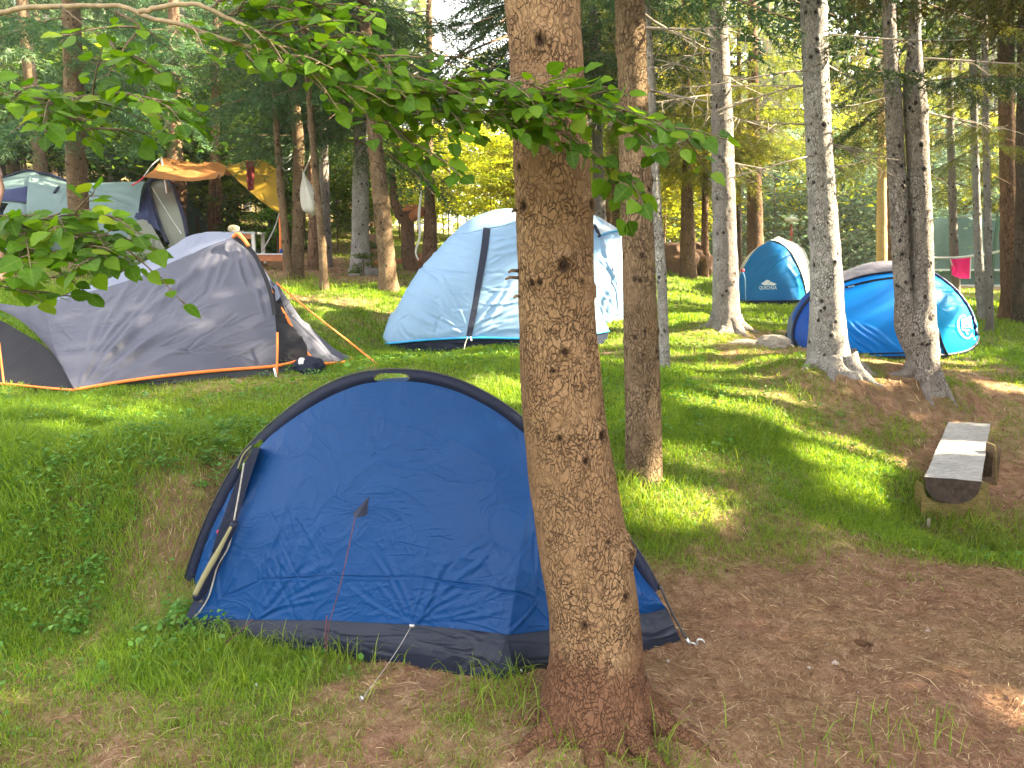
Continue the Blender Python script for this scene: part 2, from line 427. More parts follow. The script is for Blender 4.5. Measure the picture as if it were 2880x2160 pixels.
m, nt, out = newmat('ground_soil')
v = coords(nt)
at = nd(nt, 'Attribute', attribute_name='green')
n1 = noise(nt, v, 1.6, 5, .6); n2 = noise(nt, v, 14, 5, .7); n3 = noise(nt, v, 90, 4, .75)
soil = ramp(nt, n2, [(.28,(.17,.08,.052)),(.5,(.35,.19,.125)),(.72,(.50,.32,.23))])
soil = mix(nt, ramp(nt, n3, [(.35,(0,0,0)),(.65,(1,1,1))]), mix(nt, .5, soil, (.11,.055,.035)), soil)
tan = ramp(nt, n2, [(.3,(.18,.14,.06)),(.7,(.36,.28,.14))])
soil = mix(nt, ramp(nt, n1, [(.4,(0,0,0)),(.65,(.5,.5,.5))]), soil, tan)
grs = ramp(nt, n2, [(.3,(.05,.085,.015)),(.55,(.11,.18,.025)),(.75,(.18,.26,.05))])
c = mix(nt, ramp(nt, at.outputs['Fac'], [(.15,(0,0,0)),(.6,(.85,.85,.85))]), soil, grs)
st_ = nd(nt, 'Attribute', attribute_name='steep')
c = mix(nt, math_(nt, 'MULTIPLY', st_.outputs['Fac'], .8), c, mix(nt, n2, (.05,.03,.018), (.13,.085,.05)))   # shade of the bank recess painted as darker soil on steep slopes
p = nd(nt, 'BsdfPrincipled', Roughness=.95); p.inputs['Specular IOR Level'].default_value = .1
nt.links.new(c, p.inputs['Base Color'])
nt.links.new(bump(nt, math_(nt, 'ADD', math_(nt, 'MULTIPLY', n2, .6), math_(nt, 'MULTIPLY', n3, .4)), .9, .02), p.inputs['Normal'])
nt.links.new(p.outputs[0], out.inputs[0])
M_GROUND = m
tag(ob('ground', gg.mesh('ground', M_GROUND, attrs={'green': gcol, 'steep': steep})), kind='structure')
# ------------------------------------------------------------------ bark and foliage materials
B_MAIN = m_bark('bark_main', (.40,.255,.14), (.26,.15,.08), (.075,.04,.022), plate=60, stretch=.6, bstr=1.0, spots=0, crack=.10, bdist=.010, dirt=True)
B_TAN = m_bark('bark_tan', (.36,.25,.15), (.20,.13,.075), (.04,.024,.015), plate=46, stretch=.5, bstr=.9, spots=.8, crack=.12, bdist=.012)
B_GREY = m_bark('bark_grey', (.56,.51,.48), (.34,.29,.265), (.06,.046,.04), plate=50, stretch=.5, bstr=1.0, spots=.95, crack=.12, bdist=.012)
B_PALE = m_bark('bark_pale', (.66,.63,.60), (.42,.38,.355), (.07,.056,.05), plate=52, stretch=.5, bstr=1.0, spots=.95, crack=.11, bdist=.012)
B_RED = m_bark('bark_red', (.33,.20,.125), (.22,.13,.08), (.05,.025,.015), plate=22, stretch=.4, bstr=.9, spots=.5, crack=.1, bdist=.02)
B_DARK = m_bark('bark_dark', (.16,.12,.09), (.10,.07,.05), (.025,.018,.013), plate=24, stretch=.4, bstr=.8, spots=.4, bdist=.02)
M_TWIG = m_plain('dead_twig', (.30,.25,.21), .9, .35, 12)
M_TWIGB = m_plain('brown_twig', (.16,.10,.06), .9, .35, 12)
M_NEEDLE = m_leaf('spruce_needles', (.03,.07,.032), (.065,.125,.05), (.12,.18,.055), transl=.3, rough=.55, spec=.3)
M_NEEDLEY = m_leaf('sun_tinted_needles', (.09,.12,.025), (.19,.22,.035), (.34,.31,.07), transl=.5, rough=.55, tint=(1.4,1.2,.4), spec=.3)  # lit copy of the spruce needles, yellow sunlight put into the colour
M_NEEDLED = m_leaf('drab_needles', (.07,.06,.018), (.12,.11,.03), (.09,.13,.03), transl=.35, rough=.6, tint=(1.2,1.1,.6), spec=.3)
M_BROAD = m_leaf('undergrowth_leaves', (.045,.10,.018), (.10,.20,.03), (.20,.28,.05), transl=.5, tint=(1.5,1.35,.4), spec=.3)

# ------------------------------------------------------------------ trunks
def trunk_geo(axp, rad, seg=40, ds=.03, seed=0, rough=.03, lobes=.25, knots=(), auto_knots=0, kr=.02):
    """axp (n,3) from the base upward, rad (n)"""
    axp = np.asarray(axp, float); L = np.concatenate([[0], np.cumsum(np.linalg.norm(np.diff(axp, axis=0), axis=1))])
    n = max(6, int(L[-1]/ds)); u = np.linspace(0, 1, n)
    Q = cr(np.c_[axp, rad], u, us=L/L[-1])
    P, r = Q[:,:3], Q[:,3]; h = u*L[-1]
    T = np.gradient(P, axis=0); T /= np.linalg.norm(T, axis=1)[:,None]
    A = np.cross(T, [0,1.,0]); A /= np.linalg.norm(A, axis=1)[:,None]; B = np.cross(A, T)   # A = +x, B = away
    a = np.arange(seg)*2*math.pi/seg
    Aa, Hh = np.meshgrid(a, h)
    ca, sa = np.cos(Aa), np.sin(Aa)
    s = 1/.09
    k = 1 + rough*2*fbm(ca*r[:,None]*s+seed*3.1, sa*r[:,None]*s, Hh*s*.55, seed=seed, o=4)
    k = k + rough*1.6*fbm(ca*1.1+seed, sa*1.1, Hh*2.2, seed=seed+5, o=3)
    k = k + lobes*np.exp(-Hh/(r[0]*1.2))*(.5+.5*np.cos(Aa*4+seed+1.3*np.sin(Aa*2+seed)))
    kn = np.zeros_like(k)
    rng = np.random.default_rng(seed+100)
    ks = list(knots)
    for i in range(auto_knots):
        zz = rng.uniform(.12, 1)*min(L[-1], 4.8); ks.append((rng.uniform(0, 6.28), zz, kr*rng.uniform(.6, 1.4)))
        if i % 3 == 0: ks.append((ks[-1][0]+rng.uniform(.7, 1.6), zz+rng.uniform(-.03, .03), kr*rng.uniform(.6, 1.3)))
    for ka, kh, ksz in ks:
        rr = np.interp(kh, h, r)
        da = (Aa-ka+math.pi)%(2*math.pi)-math.pi
        d = np.hypot(da*rr, (Hh-kh)*.85)/ksz
        k += (.55*ksz/rr)*(np.exp(-(d-1.1)**2*4) - .35*np.exp(-d*d*5))
        kn = np.maximum(kn, np.clip(1.25-d, 0, 1)*(.75+.4*fbm(ca*9, sa*9, Hh*60, seed=3)))
    V = P[:,None] + (r[:,None]*k)[...,None]*(ca[...,None]*A[:,None]+sa[...,None]*B[:,None])
    g = Geo(); i = np.arange(n-1)[:,None]*seg; j = np.arange(seg)[None]; jn = (j+1)%seg
    g.add(V.reshape(-1,3), np.stack([i+j, i+jn, i+seg+jn, i+seg+j], -1).reshape(-1,4))
    g.V.append(P[-1][None]); ci = g.n; g.n += 1
    jj = np.arange(seg); g.F3.append(np.stack([(n-1)*seg+jj, (n-1)*seg+(jj+1)%seg, np.full(seg, ci)], -1))
    return g, np.append(kn.ravel(), 0.)

def px_axis(rows, Y, top=None, lean=(0,0)):
    """rows [(py, xl, xr), ...] from the base upward -> axis points and radii, standing at forward distance Y"""
    P = []; rr = []
    for py, xl, xr in rows:
        c = W((xl+xr)/2, py, Y); d = proj(c)[1]
        P.append(c); rr.append((xr-xl)/2*d/F*.985)
    P = np.array(P); rr = np.array(rr)
    dn = P[0].copy(); dn[2] -= .30
    P = np.concatenate([dn[None], P]); rr = np.append(rr[0]*1.08, rr)
    if top:
        z1 = P[-1,2]; n = 6
        d = (P[-1]-P[-3])/(P[-1,2]-P[-3,2]); d[:2] = np.clip(d[:2], -.12, .12); sl_ = min(-.004, (rr[-1]-rr[-3])/(P[-1,2]-P[-3,2]))
        zs = np.linspace(z1, top, n)[1:]
        E = P[-1] + d*(zs-z1)[:,None]
        P = np.concatenate([P, E]); rr = np.append(rr, np.maximum(.02, np.linspace(rr[-1], rr[-1]*.35, n)[1:]))
    return P, rr

# ------------------------------------------------------------------ spruce boughs
def bough(L, seed, step=.06, nstep=.016, nl=.032, nw=.006, droop=.35, bare=.12, flat=.55, second=True):
    """needles (n,3,3) and twig segments of one bough growing along +x from the origin"""
    rng = np.random.default_rng(seed)
    tw = []; nd_ = []
    nx = 14; t = np.linspace(0, 1, nx)
    main = np.c_[L*t, .05*L*np.sin(t*4+seed), -droop*L*t**1.6 + .10*L*t**3]
    tw.append((main, .008*(1-t*.7)*L))
    axes = []
    s = bare*L
    while s < L*.98:
        f = s/L; p = cr(main, [f], us=t)[0]; q = cr(main, [min(1, f+.02)], us=t)[0]-p; q /= np.linalg.norm(q)+1e-9
        for sd in (-1, 1):
            if rng.random() < .08: continue
            l = L*(.10+.42*(1-f)**.8*min(1, (f+.15)*2.2))*rng.uniform(.7, 1.15)
            a = R(rng.uniform(42, 66))
            side = np.array([-q[1], q[0], 0])*sd
            d = q*math.cos(a)+side*math.sin(a); d[2] += rng.uniform(-.25, .05)
            m_ = 5; tt = np.linspace(0, 1, m_)[:,None]
            pts = p + d*l*tt + np.array([0,0,-1.])*(rng.uniform(.25, .65)*l)*tt**2
            axes.append(pts)
            if second and l > .16:
                for f2 in np.arange(.25, .9, .07/l):
                    pp = cr(pts, [f2])[0]
                    for s2 in (-1, 1):
                        if rng.random() < .3: continue
                        dd = (pts[-1]-pts[0])/l; e = np.cross(dd, [0,0,1.])*s2
                        d2 = dd*.75+e*.65; d2[2] -= .25*rng.random(); d2 /= np.linalg.norm(d2)
                        l2 = l*.32*(1.1-f2)*rng.uniform(.7, 1.3)+.02
                        axes.append(pp + d2*l2*np.linspace(0, 1, 3)[:,None])
        s += step*rng.uniform(.8, 1.2)
    axes.append(main[4:])
    C = []; D = []
    for a in axes:
        dl = np.linalg.norm(np.diff(a, axis=0), axis=1); Lc = np.concatenate([[0], np.cumsum(dl)]); n = max(2, int(Lc[-1]/nstep))
        u = (np.arange(n)+.5)/n*Lc[-1]
        c = np.stack([np.interp(u, Lc, a[:,k]) for k in range(3)], -1)
        dd = (a[-1]-a[0])/(np.linalg.norm(a[-1]-a[0])+1e-9)
        C.append(c); D.append(np.tile(dd, (n,1)))
        tw.append((a[[0,-1]], np.array([.003, .0012])))
    C = np.concatenate(C); D = np.concatenate(D)
    C = np.repeat(C, 2, 0); D = np.repeat(D, 2, 0); n = len(C)
    rnd = rng.normal(size=(n,3)); rnd -= D*(rnd*D).sum(1)[:,None]; rnd[:,2] *= flat; rnd /= np.linalg.norm(rnd, axis=1)[:,None]+1e-9
    tip = D*.65+rnd*.8; tip /= np.linalg.norm(tip, axis=1)[:,None]
    w = np.cross(tip, rng.normal(size=(n,3))); w /= np.linalg.norm(w, axis=1)[:,None]+1e-9
    ln = nl*rng.uniform(.7, 1.25, n)[:,None]
    N = np.stack([C-w*nw/2, C+w*nw/2, C+tip*ln], 1)
    return N, tw

BH = [bough(1.5, s, droop=.32+.1*(s%3)) for s in range(4)]                                   # fine
BM = [bough(1.6, 20+s, step=.085, nstep=.034, nl=.055, nw=.012, droop=.35) for s in range(4)]   # middle distance
BL = [bough(1.8, 40+s, step=.16, nstep=.06, nl=.12, nw=.030, droop=.42, second=False) for s in range(4)]   # far
BX = [bough(1.8, 60+s, step=.22, nstep=.10, nl=.20, nw=.06, droop=.42, second=False) for s in range(4)]    # outside the picture
for _s, _b in (('H',BH),('M',BM),('L',BL),('X',BX)): print('bough', _s, [len(b[0]) for b in _b])

def rotz(a): c, s = math.cos(a), math.sin(a); return np.array([[c,-s,0],[s,c,0],[0,0,1.]])
def roty(a): c, s = math.cos(a), math.sin(a); return np.array([[c,0,s],[0,1,0],[-s,0,c]])
def tris(N): N = N.reshape(-1,3); return N, np.arange(len(N)).reshape(-1,3)

def crown_parts(bset, z0, z1, L0, L1, dz, seed, rel=None, axisf=None, az=None, tilt=0.):
    """needles and twig geometry of a crown between heights z0 and z1"""
    rng = np.random.default_rng(seed); Ns = []; g = Geo()
    z = z0
    Lb = {id(b): np.abs(b[1][0][0][-1,0]) for b in bset}
    while z < z1:
        f = (z-z0)/(z1-z0)
        for q in range(rng.integers(2, 4)):
            b = bset[rng.integers(len(bset))]; s = (L0*(1-f)+L1*f)*rng.uniform(.65, 1.15)/Lb[id(b)]
            a = rng.uniform(0, 2*math.pi) if az is None else rng.uniform(*az)
            M = rotz(a) @ roty(R(rng.uniform(-12, 14))+tilt) @ np.diag([1, rng.choice([-1,1]), 1])
            c = np.array([0,0,z+rng.uniform(-.05,.05)]) if axisf is None else axisf(z)
            Ns.append((b[0]*s) @ M.T + c)
            for k, (pts, r) in enumerate(b[1][:1]):
                g.tube(pts*s @ M.T + c, np.maximum(np.asarray(r)*s, .004), 5, False)
        z += dz*rng.uniform(.7, 1.3)
    return np.concatenate(Ns), g

def crown_mesh(N, mat, name='crown'):
    V, Fc = tris(N); return me_from(name, V, Fc, mat, smooth=False)

def dead_branch(g, p, az, L, rng, droop=.25, r=.010, sub=7):
    t = np.linspace(0, 1, 9)
    d = np.array([math.cos(az), math.sin(az), 0])
    side = np.array([-d[1], d[0], 0])
    P = p + d*L*t[:,None] + np.array([0,0,-1.])*(droop*L*t**1.5 - .1*L*t**3)[:,None] + side*(.05*L*np.sin(t*rng.uniform(3,7)))[:,None]
    g.tube(P, r*(1-.75*t), 5)
    for i in range(sub):
        f = rng.uniform(.2, .95); q = cr(P, [f])[0]; sd = rng.choice([-1,1]); a = rng.uniform(.5, 1.1)
        l = L*(.1+.35*(1-f))*rng.uniform(.5, 1.3); e = d*math.cos(a)+side*sd*math.sin(a); e[2] -= rng.uniform(-.1, .6)
        tt = np.linspace(0, 1, 5)[:,None]
        Q = q+e*l*tt+np.array([0,0,-1.])*l*.25*tt**2 + rng.normal(size=(5,3))*.012*l
        g.tube(Q, np.linspace(r*.4, r*.16, 5), 4)
        for k in range(3):
            q2 = Q[rng.integers(1,5)]; e2 = e+rng.normal(size=3)*.6; l2 = l*rng.uniform(.2, .45)
            g.tube(np.array([q2, q2+e2*l2*.5+[0,0,-.02*l2], q2+e2*l2+[0,0,-.15*l2]]), [r*.22, r*.18, r*.1], 3)

ALLTREES = []
def spruce(rows, label, bark, Y=None, top=9.0, seed=0, seg=40, ds=.03, group=None, crown=None, dead=(), rough=.03, lobes=.25,
           knots=(), auto=0, kr=.02, cat='tree', name='spruce_tree', mat=None, stem2=None):
    by = rows[0]; c = (by[1]+by[2])/2
    b = hit(c, by[0]) if Y is None else W(c, by[0], Y)
    Yb = float(b[1])
    if Y is None:
        Yb += .85*(by[2]-by[1])/2*Yb/F; b = W(c, by[0], Yb)
    P, rr = px_axis(rows, Yb, top)
    t = thing(name, b, label, cat, group); auto = int(auto*1.7)
    g, kn = trunk_geo(P, rr, seg, ds, seed, rough, lobes, knots, auto, kr)
    tr = ob('trunk', g.mesh('trunk', bark, attrs={'knot': kn}), t)
    ax = lambda z: np.array([np.interp(z, P[:,2], P[:,0]), np.interp(z, P[:,2], P[:,1]), z])
    if stem2:
        P2, r2 = px_axis(stem2, Yb, top)
        P2 = P2[1:]; r2 = r2[1:]
        g2, k2 = trunk_geo(P2, r2, seg, ds, seed+3, rough, 0, (), auto, kr)
        ob('stem', g2.mesh('stem', bark, attrs={'knot': k2}), t)
    rng = np.random.default_rng(seed+50)
    for (z, az, L, *rest) in dead:
        gd = Geo(); dead_branch(gd, ax(z), az, L, rng, *(rest or (.25,)))
        ob('dead_branch', gd.mesh('dead_branch', M_TWIG), t)
    if top and top >= 8 and crown:
        if Yb > 9.3 and P[0,0] < 2.5: crown = [(q[0], q[1], min(q[2], 7.2), *q[3:]) for q in crown]
        elif P[0,0] > 2.2 and Yb < 12: crown = list(crown)+[(BX, 6.4, 12.5, 3.5, .6, .20, M_NEEDLE)]
        elif Yb < 9.3: crown = list(crown)+[(BX, 5.9, 12.5, 2.9, .6, .26, M_NEEDLE)]
    if crown:
        for bs, z0, z1, L0, L1, dz, mt in crown:
            if Yb > 12 and P[0,0] > 0: dz = dz*.72
            N, g3 = crown_parts(bs, z0, z1, L0, L1, dz, seed+7, axisf=ax)
            crown_list.append((t, N, g3, mt))
    ALLTREES.append((t, P, rr))
    return t, P, rr
crown_list = []
# ------------------------------------------------------------------ the trees one can tell apart
# main tree in front
rows = [(1612,1200,1425),(1570,1176,1408),(1510,1168,1400),(1440,1184,1393),(1400,1188,1390),(1300,1184,1380),(1200,1165,1364),(1100,1150,1345),(1000,1138,1325),(900,1128,1308),
        (800,1122,1297),(700,1118,1290),(600,1115,1286),(500,1113,1284),(400,1112,1278),(300,1107,1272),(200,1104,1265),(100,1097,1260),(0,1089,1255),(-60,1084,1252)]
_rows = [(y, a, b) for y, a, b in rows]
bm = hit(1290, 1590)+np.array([0,.10,0])
def kn_at(px, py, P, rr, sz):
    z = W(px, py, bm[1])[2]; i = np.interp(z, P[:,2], P[:,0]); r = np.interp(z, P[:,2], rr)
    x = W(px, py, bm[1]-r)[0]-i
    L = np.concatenate([[0], np.cumsum(np.linalg.norm(np.diff(P, axis=0), axis=1))])
    # angle 0 = +x, towards the camera = -pi/2 (B points away)
    return (-math.acos(max(-.98, min(.98, x/r))), float(np.interp(W(px, py, bm[1]-r)[2], P[:,2], L)), sz)
P_, r_ = px_axis(_rows, bm[1], 8)
kk = [kn_at(a, b, P_, r_, c) for a, b, c in ((1192,572,.022),(1197,85,.02),(1268,440,.02),(1125,444,.018),(1262,172,.014),(1122,1218,.018),(1246,608,.012),(1205,760,.013),
      (1152,610,.010),(1210,1002,.013),(1250,945,.012),(1235,800,.010),(1190,1245,.02),(1228,1310,.014),(1160,960,.02),(1140,1240,.014),(1270,350,.012),(1222,1185,.01),(1330,1350,.012),(1264,610,.014),(1112,635,.012))]
t, P, rr = spruce(_rows, 'big orange brown tree trunk in front of the dark blue tent', B_MAIN, Y=bm[1], top=8, seed=1, seg=150, ds=.0075, rough=.026, lobes=.10, knots=kk,
    crown=[(BL, 4.2, 9, 1.6, .4, .3, M_NEEDLE)])
g = Geo(); rng = np.random.default_rng(5)
for px, py, dx in ((1112,600,-20),(1113,585,-14),(1120,640,-10),(1113,455,-7)):
    a = W(px+6, py, bm[1]-.02); b = W(px+dx*.5, py-1, bm[1]-.04); c = W(px+dx, py+3, bm[1]-.05)
    g = Geo(); g.tube(np.array([a, b, c]), [.006, .005, .0035], 6); ob('branch_stub', g.mesh('branch_stub', M_TWIGB), t)

spruce([(1052,1346,1436),(1035,1350,1433),(1000,1350,1431),(900,1350,1429),(800,1349,1425),(600,1345,1417),(400,1340,1408),(250,1337,1402),(100,1331,1397),(0,1328,1393),(-40,1327,1391)],
    'tan trunk standing on the grass just right of the big front trunk', B_TAN, top=8.5, seed=2, seg=90, ds=.012, auto=26, kr=.012, rough=.022, lobes=.08,
    dead=[(2.55,.2,.5),(2.85,-.6,.6),(2.45,2.8,.45),(3.0,.8,.8)], crown=[(BM, 3.15, 8.5, 1.0, .3, .35, M_NEEDLE)])
spruce([(803,1424,1448),(700,1422,1444),(600,1418,1440),(400,1404,1426),(200,1397,1416),(60,1391,1408),(-20,1388,1404)],
    'slim pale trunk close behind the tan one, at its right side', B_PALE, top=8.5, seed=3, seg=40, ds=.02, auto=24, kr=.010, dead=[(3.3,.1,.9),(2.9,2.9,.6),(2.75,.3,.5)], crown=[(BM, 3.9, 8.5, 1.1, .3, .4, M_NEEDLE)])
spruce([(718,1520,1612),(700,1530,1603),(670,1537,1598),(640,1539,1596),(500,1540,1590),(300,1537,1584),(100,1534,1574),(0,1532,1570)],
    'grey brown trunk on a bare mound left of the small teal tent', B_GREY, top=10, seed=4, seg=60, ds=.02, auto=30, kr=.014, rough=.03, lobes=.15,
    dead=[(3.2,.3,1.2),(3.0,2.8,1.0),(3.5,-.8,1.3),(3.7,.8,1.4),(3.4,3.6,1.1),(3.9,2.4,1.3),(4.1,.1,1.4),(2.7,.2,.7)], crown=[(BM, 4.6, 10, 1.5, .3, .35, M_NEEDLE)])
spruce([(812,1726,1862),(800,1738,1846),(775,1746,1834),(700,1750,1825),(600,1752,1819),(400,1745,1804),(300,1741,1796),(200,1737,1791),(100,1733,1787),(0,1729,1784)],
    'thick silvery trunk in front of the left end of the bright blue tent', B_PALE, top=10, seed=5, seg=80, ds=.014, auto=34, kr=.015, rough=.03, lobes=.12,
    dead=[(2.75,3.3,.9,.0),(2.62,.1,.4),(2.9,.15,1.0,-.15),(2.5,3.5,1.1,.35),(2.6,.1,.8),(3.1,2.6,1.1),(3.3,.5,1.2),(3.2,3.4,1.3),(3.5,-.4,1.2),(2.4,-.4,.35,.0)], crown=[(BM, 4.0, 10, 1.4, .3, .35, M_NEEDLE)])
spruce([(845,1938,2045),(830,1952,2033),(790,1960,2027),(750,1958,2025),(715,1945,2023),(690,1955,2021),(660,1968,2019),(620,1970,2016),(500,1966,2013),(300,1958,2004),(200,1953,1999),(100,1962,1990),(0,1964,1988)],
    'forked trunk whose two stems join low in front of the bright blue tent', B_GREY, top=10, seed=6, seg=80, ds=.014, auto=30, kr=.014, rough=.035, lobes=.1,
    dead=[(2.9,.3,1.0),(3.1,2.5,.9),(3.3,-.5,1.1)], crown=[(BM, 3.1, 10, 1.0, .3, .45, M_NEEDLE)],
    stem2=[(760,1958,2008),(725,1942,1992),(700,1934,1984),(670,1933,1975),(640,1934,1970),(600,1931,1966),(500,1926,1962),(400,1921,1957),(300,1916,1951),(200,1912,1945),(100,1909,1938),(0,1907,1934)])

NL = 'trees'
def mid(rows, label, bark, **k):
    k.setdefault('seg', 28); k.setdefault('ds', .04); k.setdefault('auto', 20); k.setdefault('kr', .016); k.setdefault('top', 11)
    return spruce(rows, label, bark, **k)
mid([(530,152,196),(480,150,192),(400,146,188),(300,143,184),(200,140,180)], 'brown trunk before the long green tunnel tent at far left', B_TAN, Y=10.2, seed=7, crown=[(BM, 3.6, 10, 1.9, .4, .24, M_NEEDLE)])
mid([(560,382,404),(470,376,402),(420,366,404),(380,362,398),(300,362,392),(200,365,390)], 'rough red trunk behind the left end of the orange tarp', B_RED, Y=14.5, seed=8, rough=.08, crown=[(BM, 4.4, 11, 2.0, .4, .3, M_NEEDLE)])
mid([(560,449,466),(480,450,466),(400,452,466),(320,455,468),(240,456,468)], 'thin red trunk under the orange tarp, left of its twin', B_RED, Y=14.8, seed=9, rough=.08, stem2=[(540,460,476),(450,464,478),(420,468,480),(380,464,476),(320,462,473),(240,464,474)], crown=[(BM, 4.5, 11, 1.8, .4, .3, M_NEEDLE)])
mid([(606,616,634),(560,612,630),(480,606,622),(400,598,614),(320,593,607),(240,589,601),(180,586,597)], 'leaning slim trunk beside the lower corner of the yellow tarp', B_TAN, seed=10, crown=[(BM, 3.9, 10, 1.4, .4, .3, M_NEEDLE)])
mid([(604,628,658),(560,630,656),(480,632,658),(400,632,658),(300,632,656),(200,622,644),(150,620,641)], 'brown trunk next to the white cloth bag', B_TAN, seed=11, crown=[(BM, 3.9, 11, 1.6, .4, .24, M_NEEDLE)])
mid([(590,664,690),(500,666,690),(420,665,685),(300,660,678),(190,656,672)], 'reddish trunk behind the white cloth bag', B_RED, Y=12.3, seed=12, crown=[(BM, 4.2, 11, 1.9, .4, .3, M_NEEDLE)])
mid([(626,690,712),(600,690,709),(540,688,705),(480,684,699),(400,677,691),(300,668,682),(190,660,672)], 'thin leaning trunk whose foot is nearest, right of the bag', B_TAN, seed=13, crown=[(BM, 3.9, 10, 1.3, .4, .3, M_NEEDLE)])
mid([(590,694,720),(520,694,716),(440,692,712),(360,690,710),(290,688,707)], 'grey brown trunk between the cloth bag and the tall grey trunk', B_GREY, Y=12.8, seed=14, crown=[(BM, 3.6, 11, 1.9, .4, .25, M_NEEDLE)])
mid([(598,742,826),(586,752,806),(560,757,800),(500,759,798),(400,761,796),(320,764,794),(200,766,790)], 'tall bluish grey trunk with spreading roots at its foot', B_PALE, Y=11.9, seed=15, lobes=.35, crown=[(BM, 3.4, 11, 2.0, .4, .22, M_NEEDLE)])
mid([(632,814,866),(610,817,860),(560,816,853),(480,810,846),(400,802,838),(300,794,826),(220,790,818)], 'knotty brown trunk with a sunlit right edge at its foot', B_TAN, seed=16, kr=.02, auto=34, crown=[(BM, 3.8, 11, 1.7, .4, .22, M_NEEDLE)])
mid([(600,876,910),(560,868,898),(520,867,896),(480,866,894),(455,868,893)], 'sawn forked tree with one bare arm curving up', B_RED, Y=13.0, top=None, seed=17, rough=.04, stem2=[(480,866,892),(462,852,880),(440,844,864),(400,842,856),(375,841,855)], name='forked_tree')
t17 = ALLTREES[-1]
mid([(590,908,950),(540,912,945),(480,917,943),(430,918,940),(385,919,937)], 'broken reddish trunk with a white strip hanging on its left', B_RED, Y=12.6, top=None, seed=18, rough=.05)
mid([(600,1186,1216),(500,1187,1214),(400,1188,1212),(300,1189,1210)], 'trunk hidden behind the big front trunk, its boughs showing left of it', B_TAN, Y=11.2, seed=33, crown=[(BM, 4.4, 8, 2.5, 1.2, .28, M_NEEDLE)])
mid([(600,1140,1166),(500,1140,1165),(400,1141,1164),(300,1142,1163)], 'third trunk hidden behind the big front trunk, boughs high above the clearing', B_TAN, Y=13.0, seed=35, crown=[(BM, 5.2, 9, 3.0, 1.6, .15, M_NEEDLE)])
mid([(600,914,938),(500,915,937),(400,917,936),(300,918,935)], 'slim trunk behind the broken reddish one with boughs high up', B_TAN, Y=16.0, seed=36, crown=[(BM, 5.3, 10, 2.7, 1.4, .18, M_NEEDLE)])
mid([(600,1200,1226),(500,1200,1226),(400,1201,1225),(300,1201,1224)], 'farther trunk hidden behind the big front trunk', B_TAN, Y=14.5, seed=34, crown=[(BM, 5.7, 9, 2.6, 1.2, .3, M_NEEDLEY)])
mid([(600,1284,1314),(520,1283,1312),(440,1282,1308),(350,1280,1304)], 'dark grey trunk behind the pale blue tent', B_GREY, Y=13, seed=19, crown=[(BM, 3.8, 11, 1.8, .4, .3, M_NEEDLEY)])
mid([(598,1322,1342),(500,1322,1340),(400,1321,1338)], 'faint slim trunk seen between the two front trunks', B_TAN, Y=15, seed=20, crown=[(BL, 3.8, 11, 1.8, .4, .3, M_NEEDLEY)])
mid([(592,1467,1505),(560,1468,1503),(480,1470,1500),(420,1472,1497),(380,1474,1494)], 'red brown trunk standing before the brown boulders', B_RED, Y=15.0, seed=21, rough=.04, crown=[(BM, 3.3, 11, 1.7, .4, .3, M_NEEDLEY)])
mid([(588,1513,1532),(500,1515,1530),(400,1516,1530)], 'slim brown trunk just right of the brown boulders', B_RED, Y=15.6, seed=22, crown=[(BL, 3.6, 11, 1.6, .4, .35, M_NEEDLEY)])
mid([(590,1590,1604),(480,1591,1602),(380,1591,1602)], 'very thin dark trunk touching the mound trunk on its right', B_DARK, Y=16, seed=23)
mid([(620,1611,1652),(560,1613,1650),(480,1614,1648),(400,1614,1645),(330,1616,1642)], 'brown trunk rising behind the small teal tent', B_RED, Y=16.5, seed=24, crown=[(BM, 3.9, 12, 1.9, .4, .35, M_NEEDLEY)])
mid([(640,1893,1916),(560,1894,1916),(480,1894,1915),(380,1896,1914)], 'yellow sunlit trunk behind the bright blue tent', m_plain('sun_tinted_bark', (.5,.33,.14), .9, .3, 30, bumps=.5), Y=18.5, seed=25, crown=[(BL, 4, 12, 1.9, .4, .3, M_NEEDLEY)])  # sunlight on this trunk is put into its yellow bark colour
mid([(640,1914,1936),(500,1915,1934),(380,1916,1933)], 'rosy brown trunk touching the yellow sunlit one', B_RED, Y=19.3, seed=26, crown=[(BL, 4.4, 12, 1.9, .4, .3, M_NEEDLEY)])
mid([(640,2054,2074),(560,2053,2071),(500,2051,2068),(420,2049,2065),(330,2047,2062)], 'slim grey trunk crossing in front of the pink towel', B_GREY, Y=14.2, seed=27, crown=[(BM, 3.0, 10, 1.2, .3, .4, M_NEEDLEY)])
mid([(692,2112,2130),(640,2109,2128),(560,2105,2123),(480,2103,2119),(400,2101,2116),(240,2096,2111)], 'slim grey trunk right of the pink towel', B_PALE, seed=28, auto=26, kr=.012, crown=[(BM, 2.9, 10, 1.0, .3, .4, M_NEEDLE)])
mid([(690,2130,2146),(640,2129,2145),(560,2128,2142),(480,2126,2141),(400,2125,2139),(240,2122,2136)], 'thin trunk with a side snag, next to the stout far right trunk', B_GREY, Y=10.2, seed=29, auto=20, kr=.012, crown=[(BM, 3.1, 10, 1.0, .3, .4, M_NEEDLEY)])
mid([(672,2160,2214),(640,2164,2206),(600,2164,2204),(520,2162,2196),(420,2162,2194),(300,2160,2192),(200,2158,2190)], 'stout dark brown trunk near the right edge', B_RED, Y=11.5, seed=30, rough=.05, crown=[(BM, 3.6, 11, 1.6, .4, .35, M_NEEDLE)])
mid([(700,2188,2240),(640,2190,2236),(560,2194,2236)], 'dark low trunk cut off by the right edge', B_DARK, Y=11.0, seed=31, rough=.06)
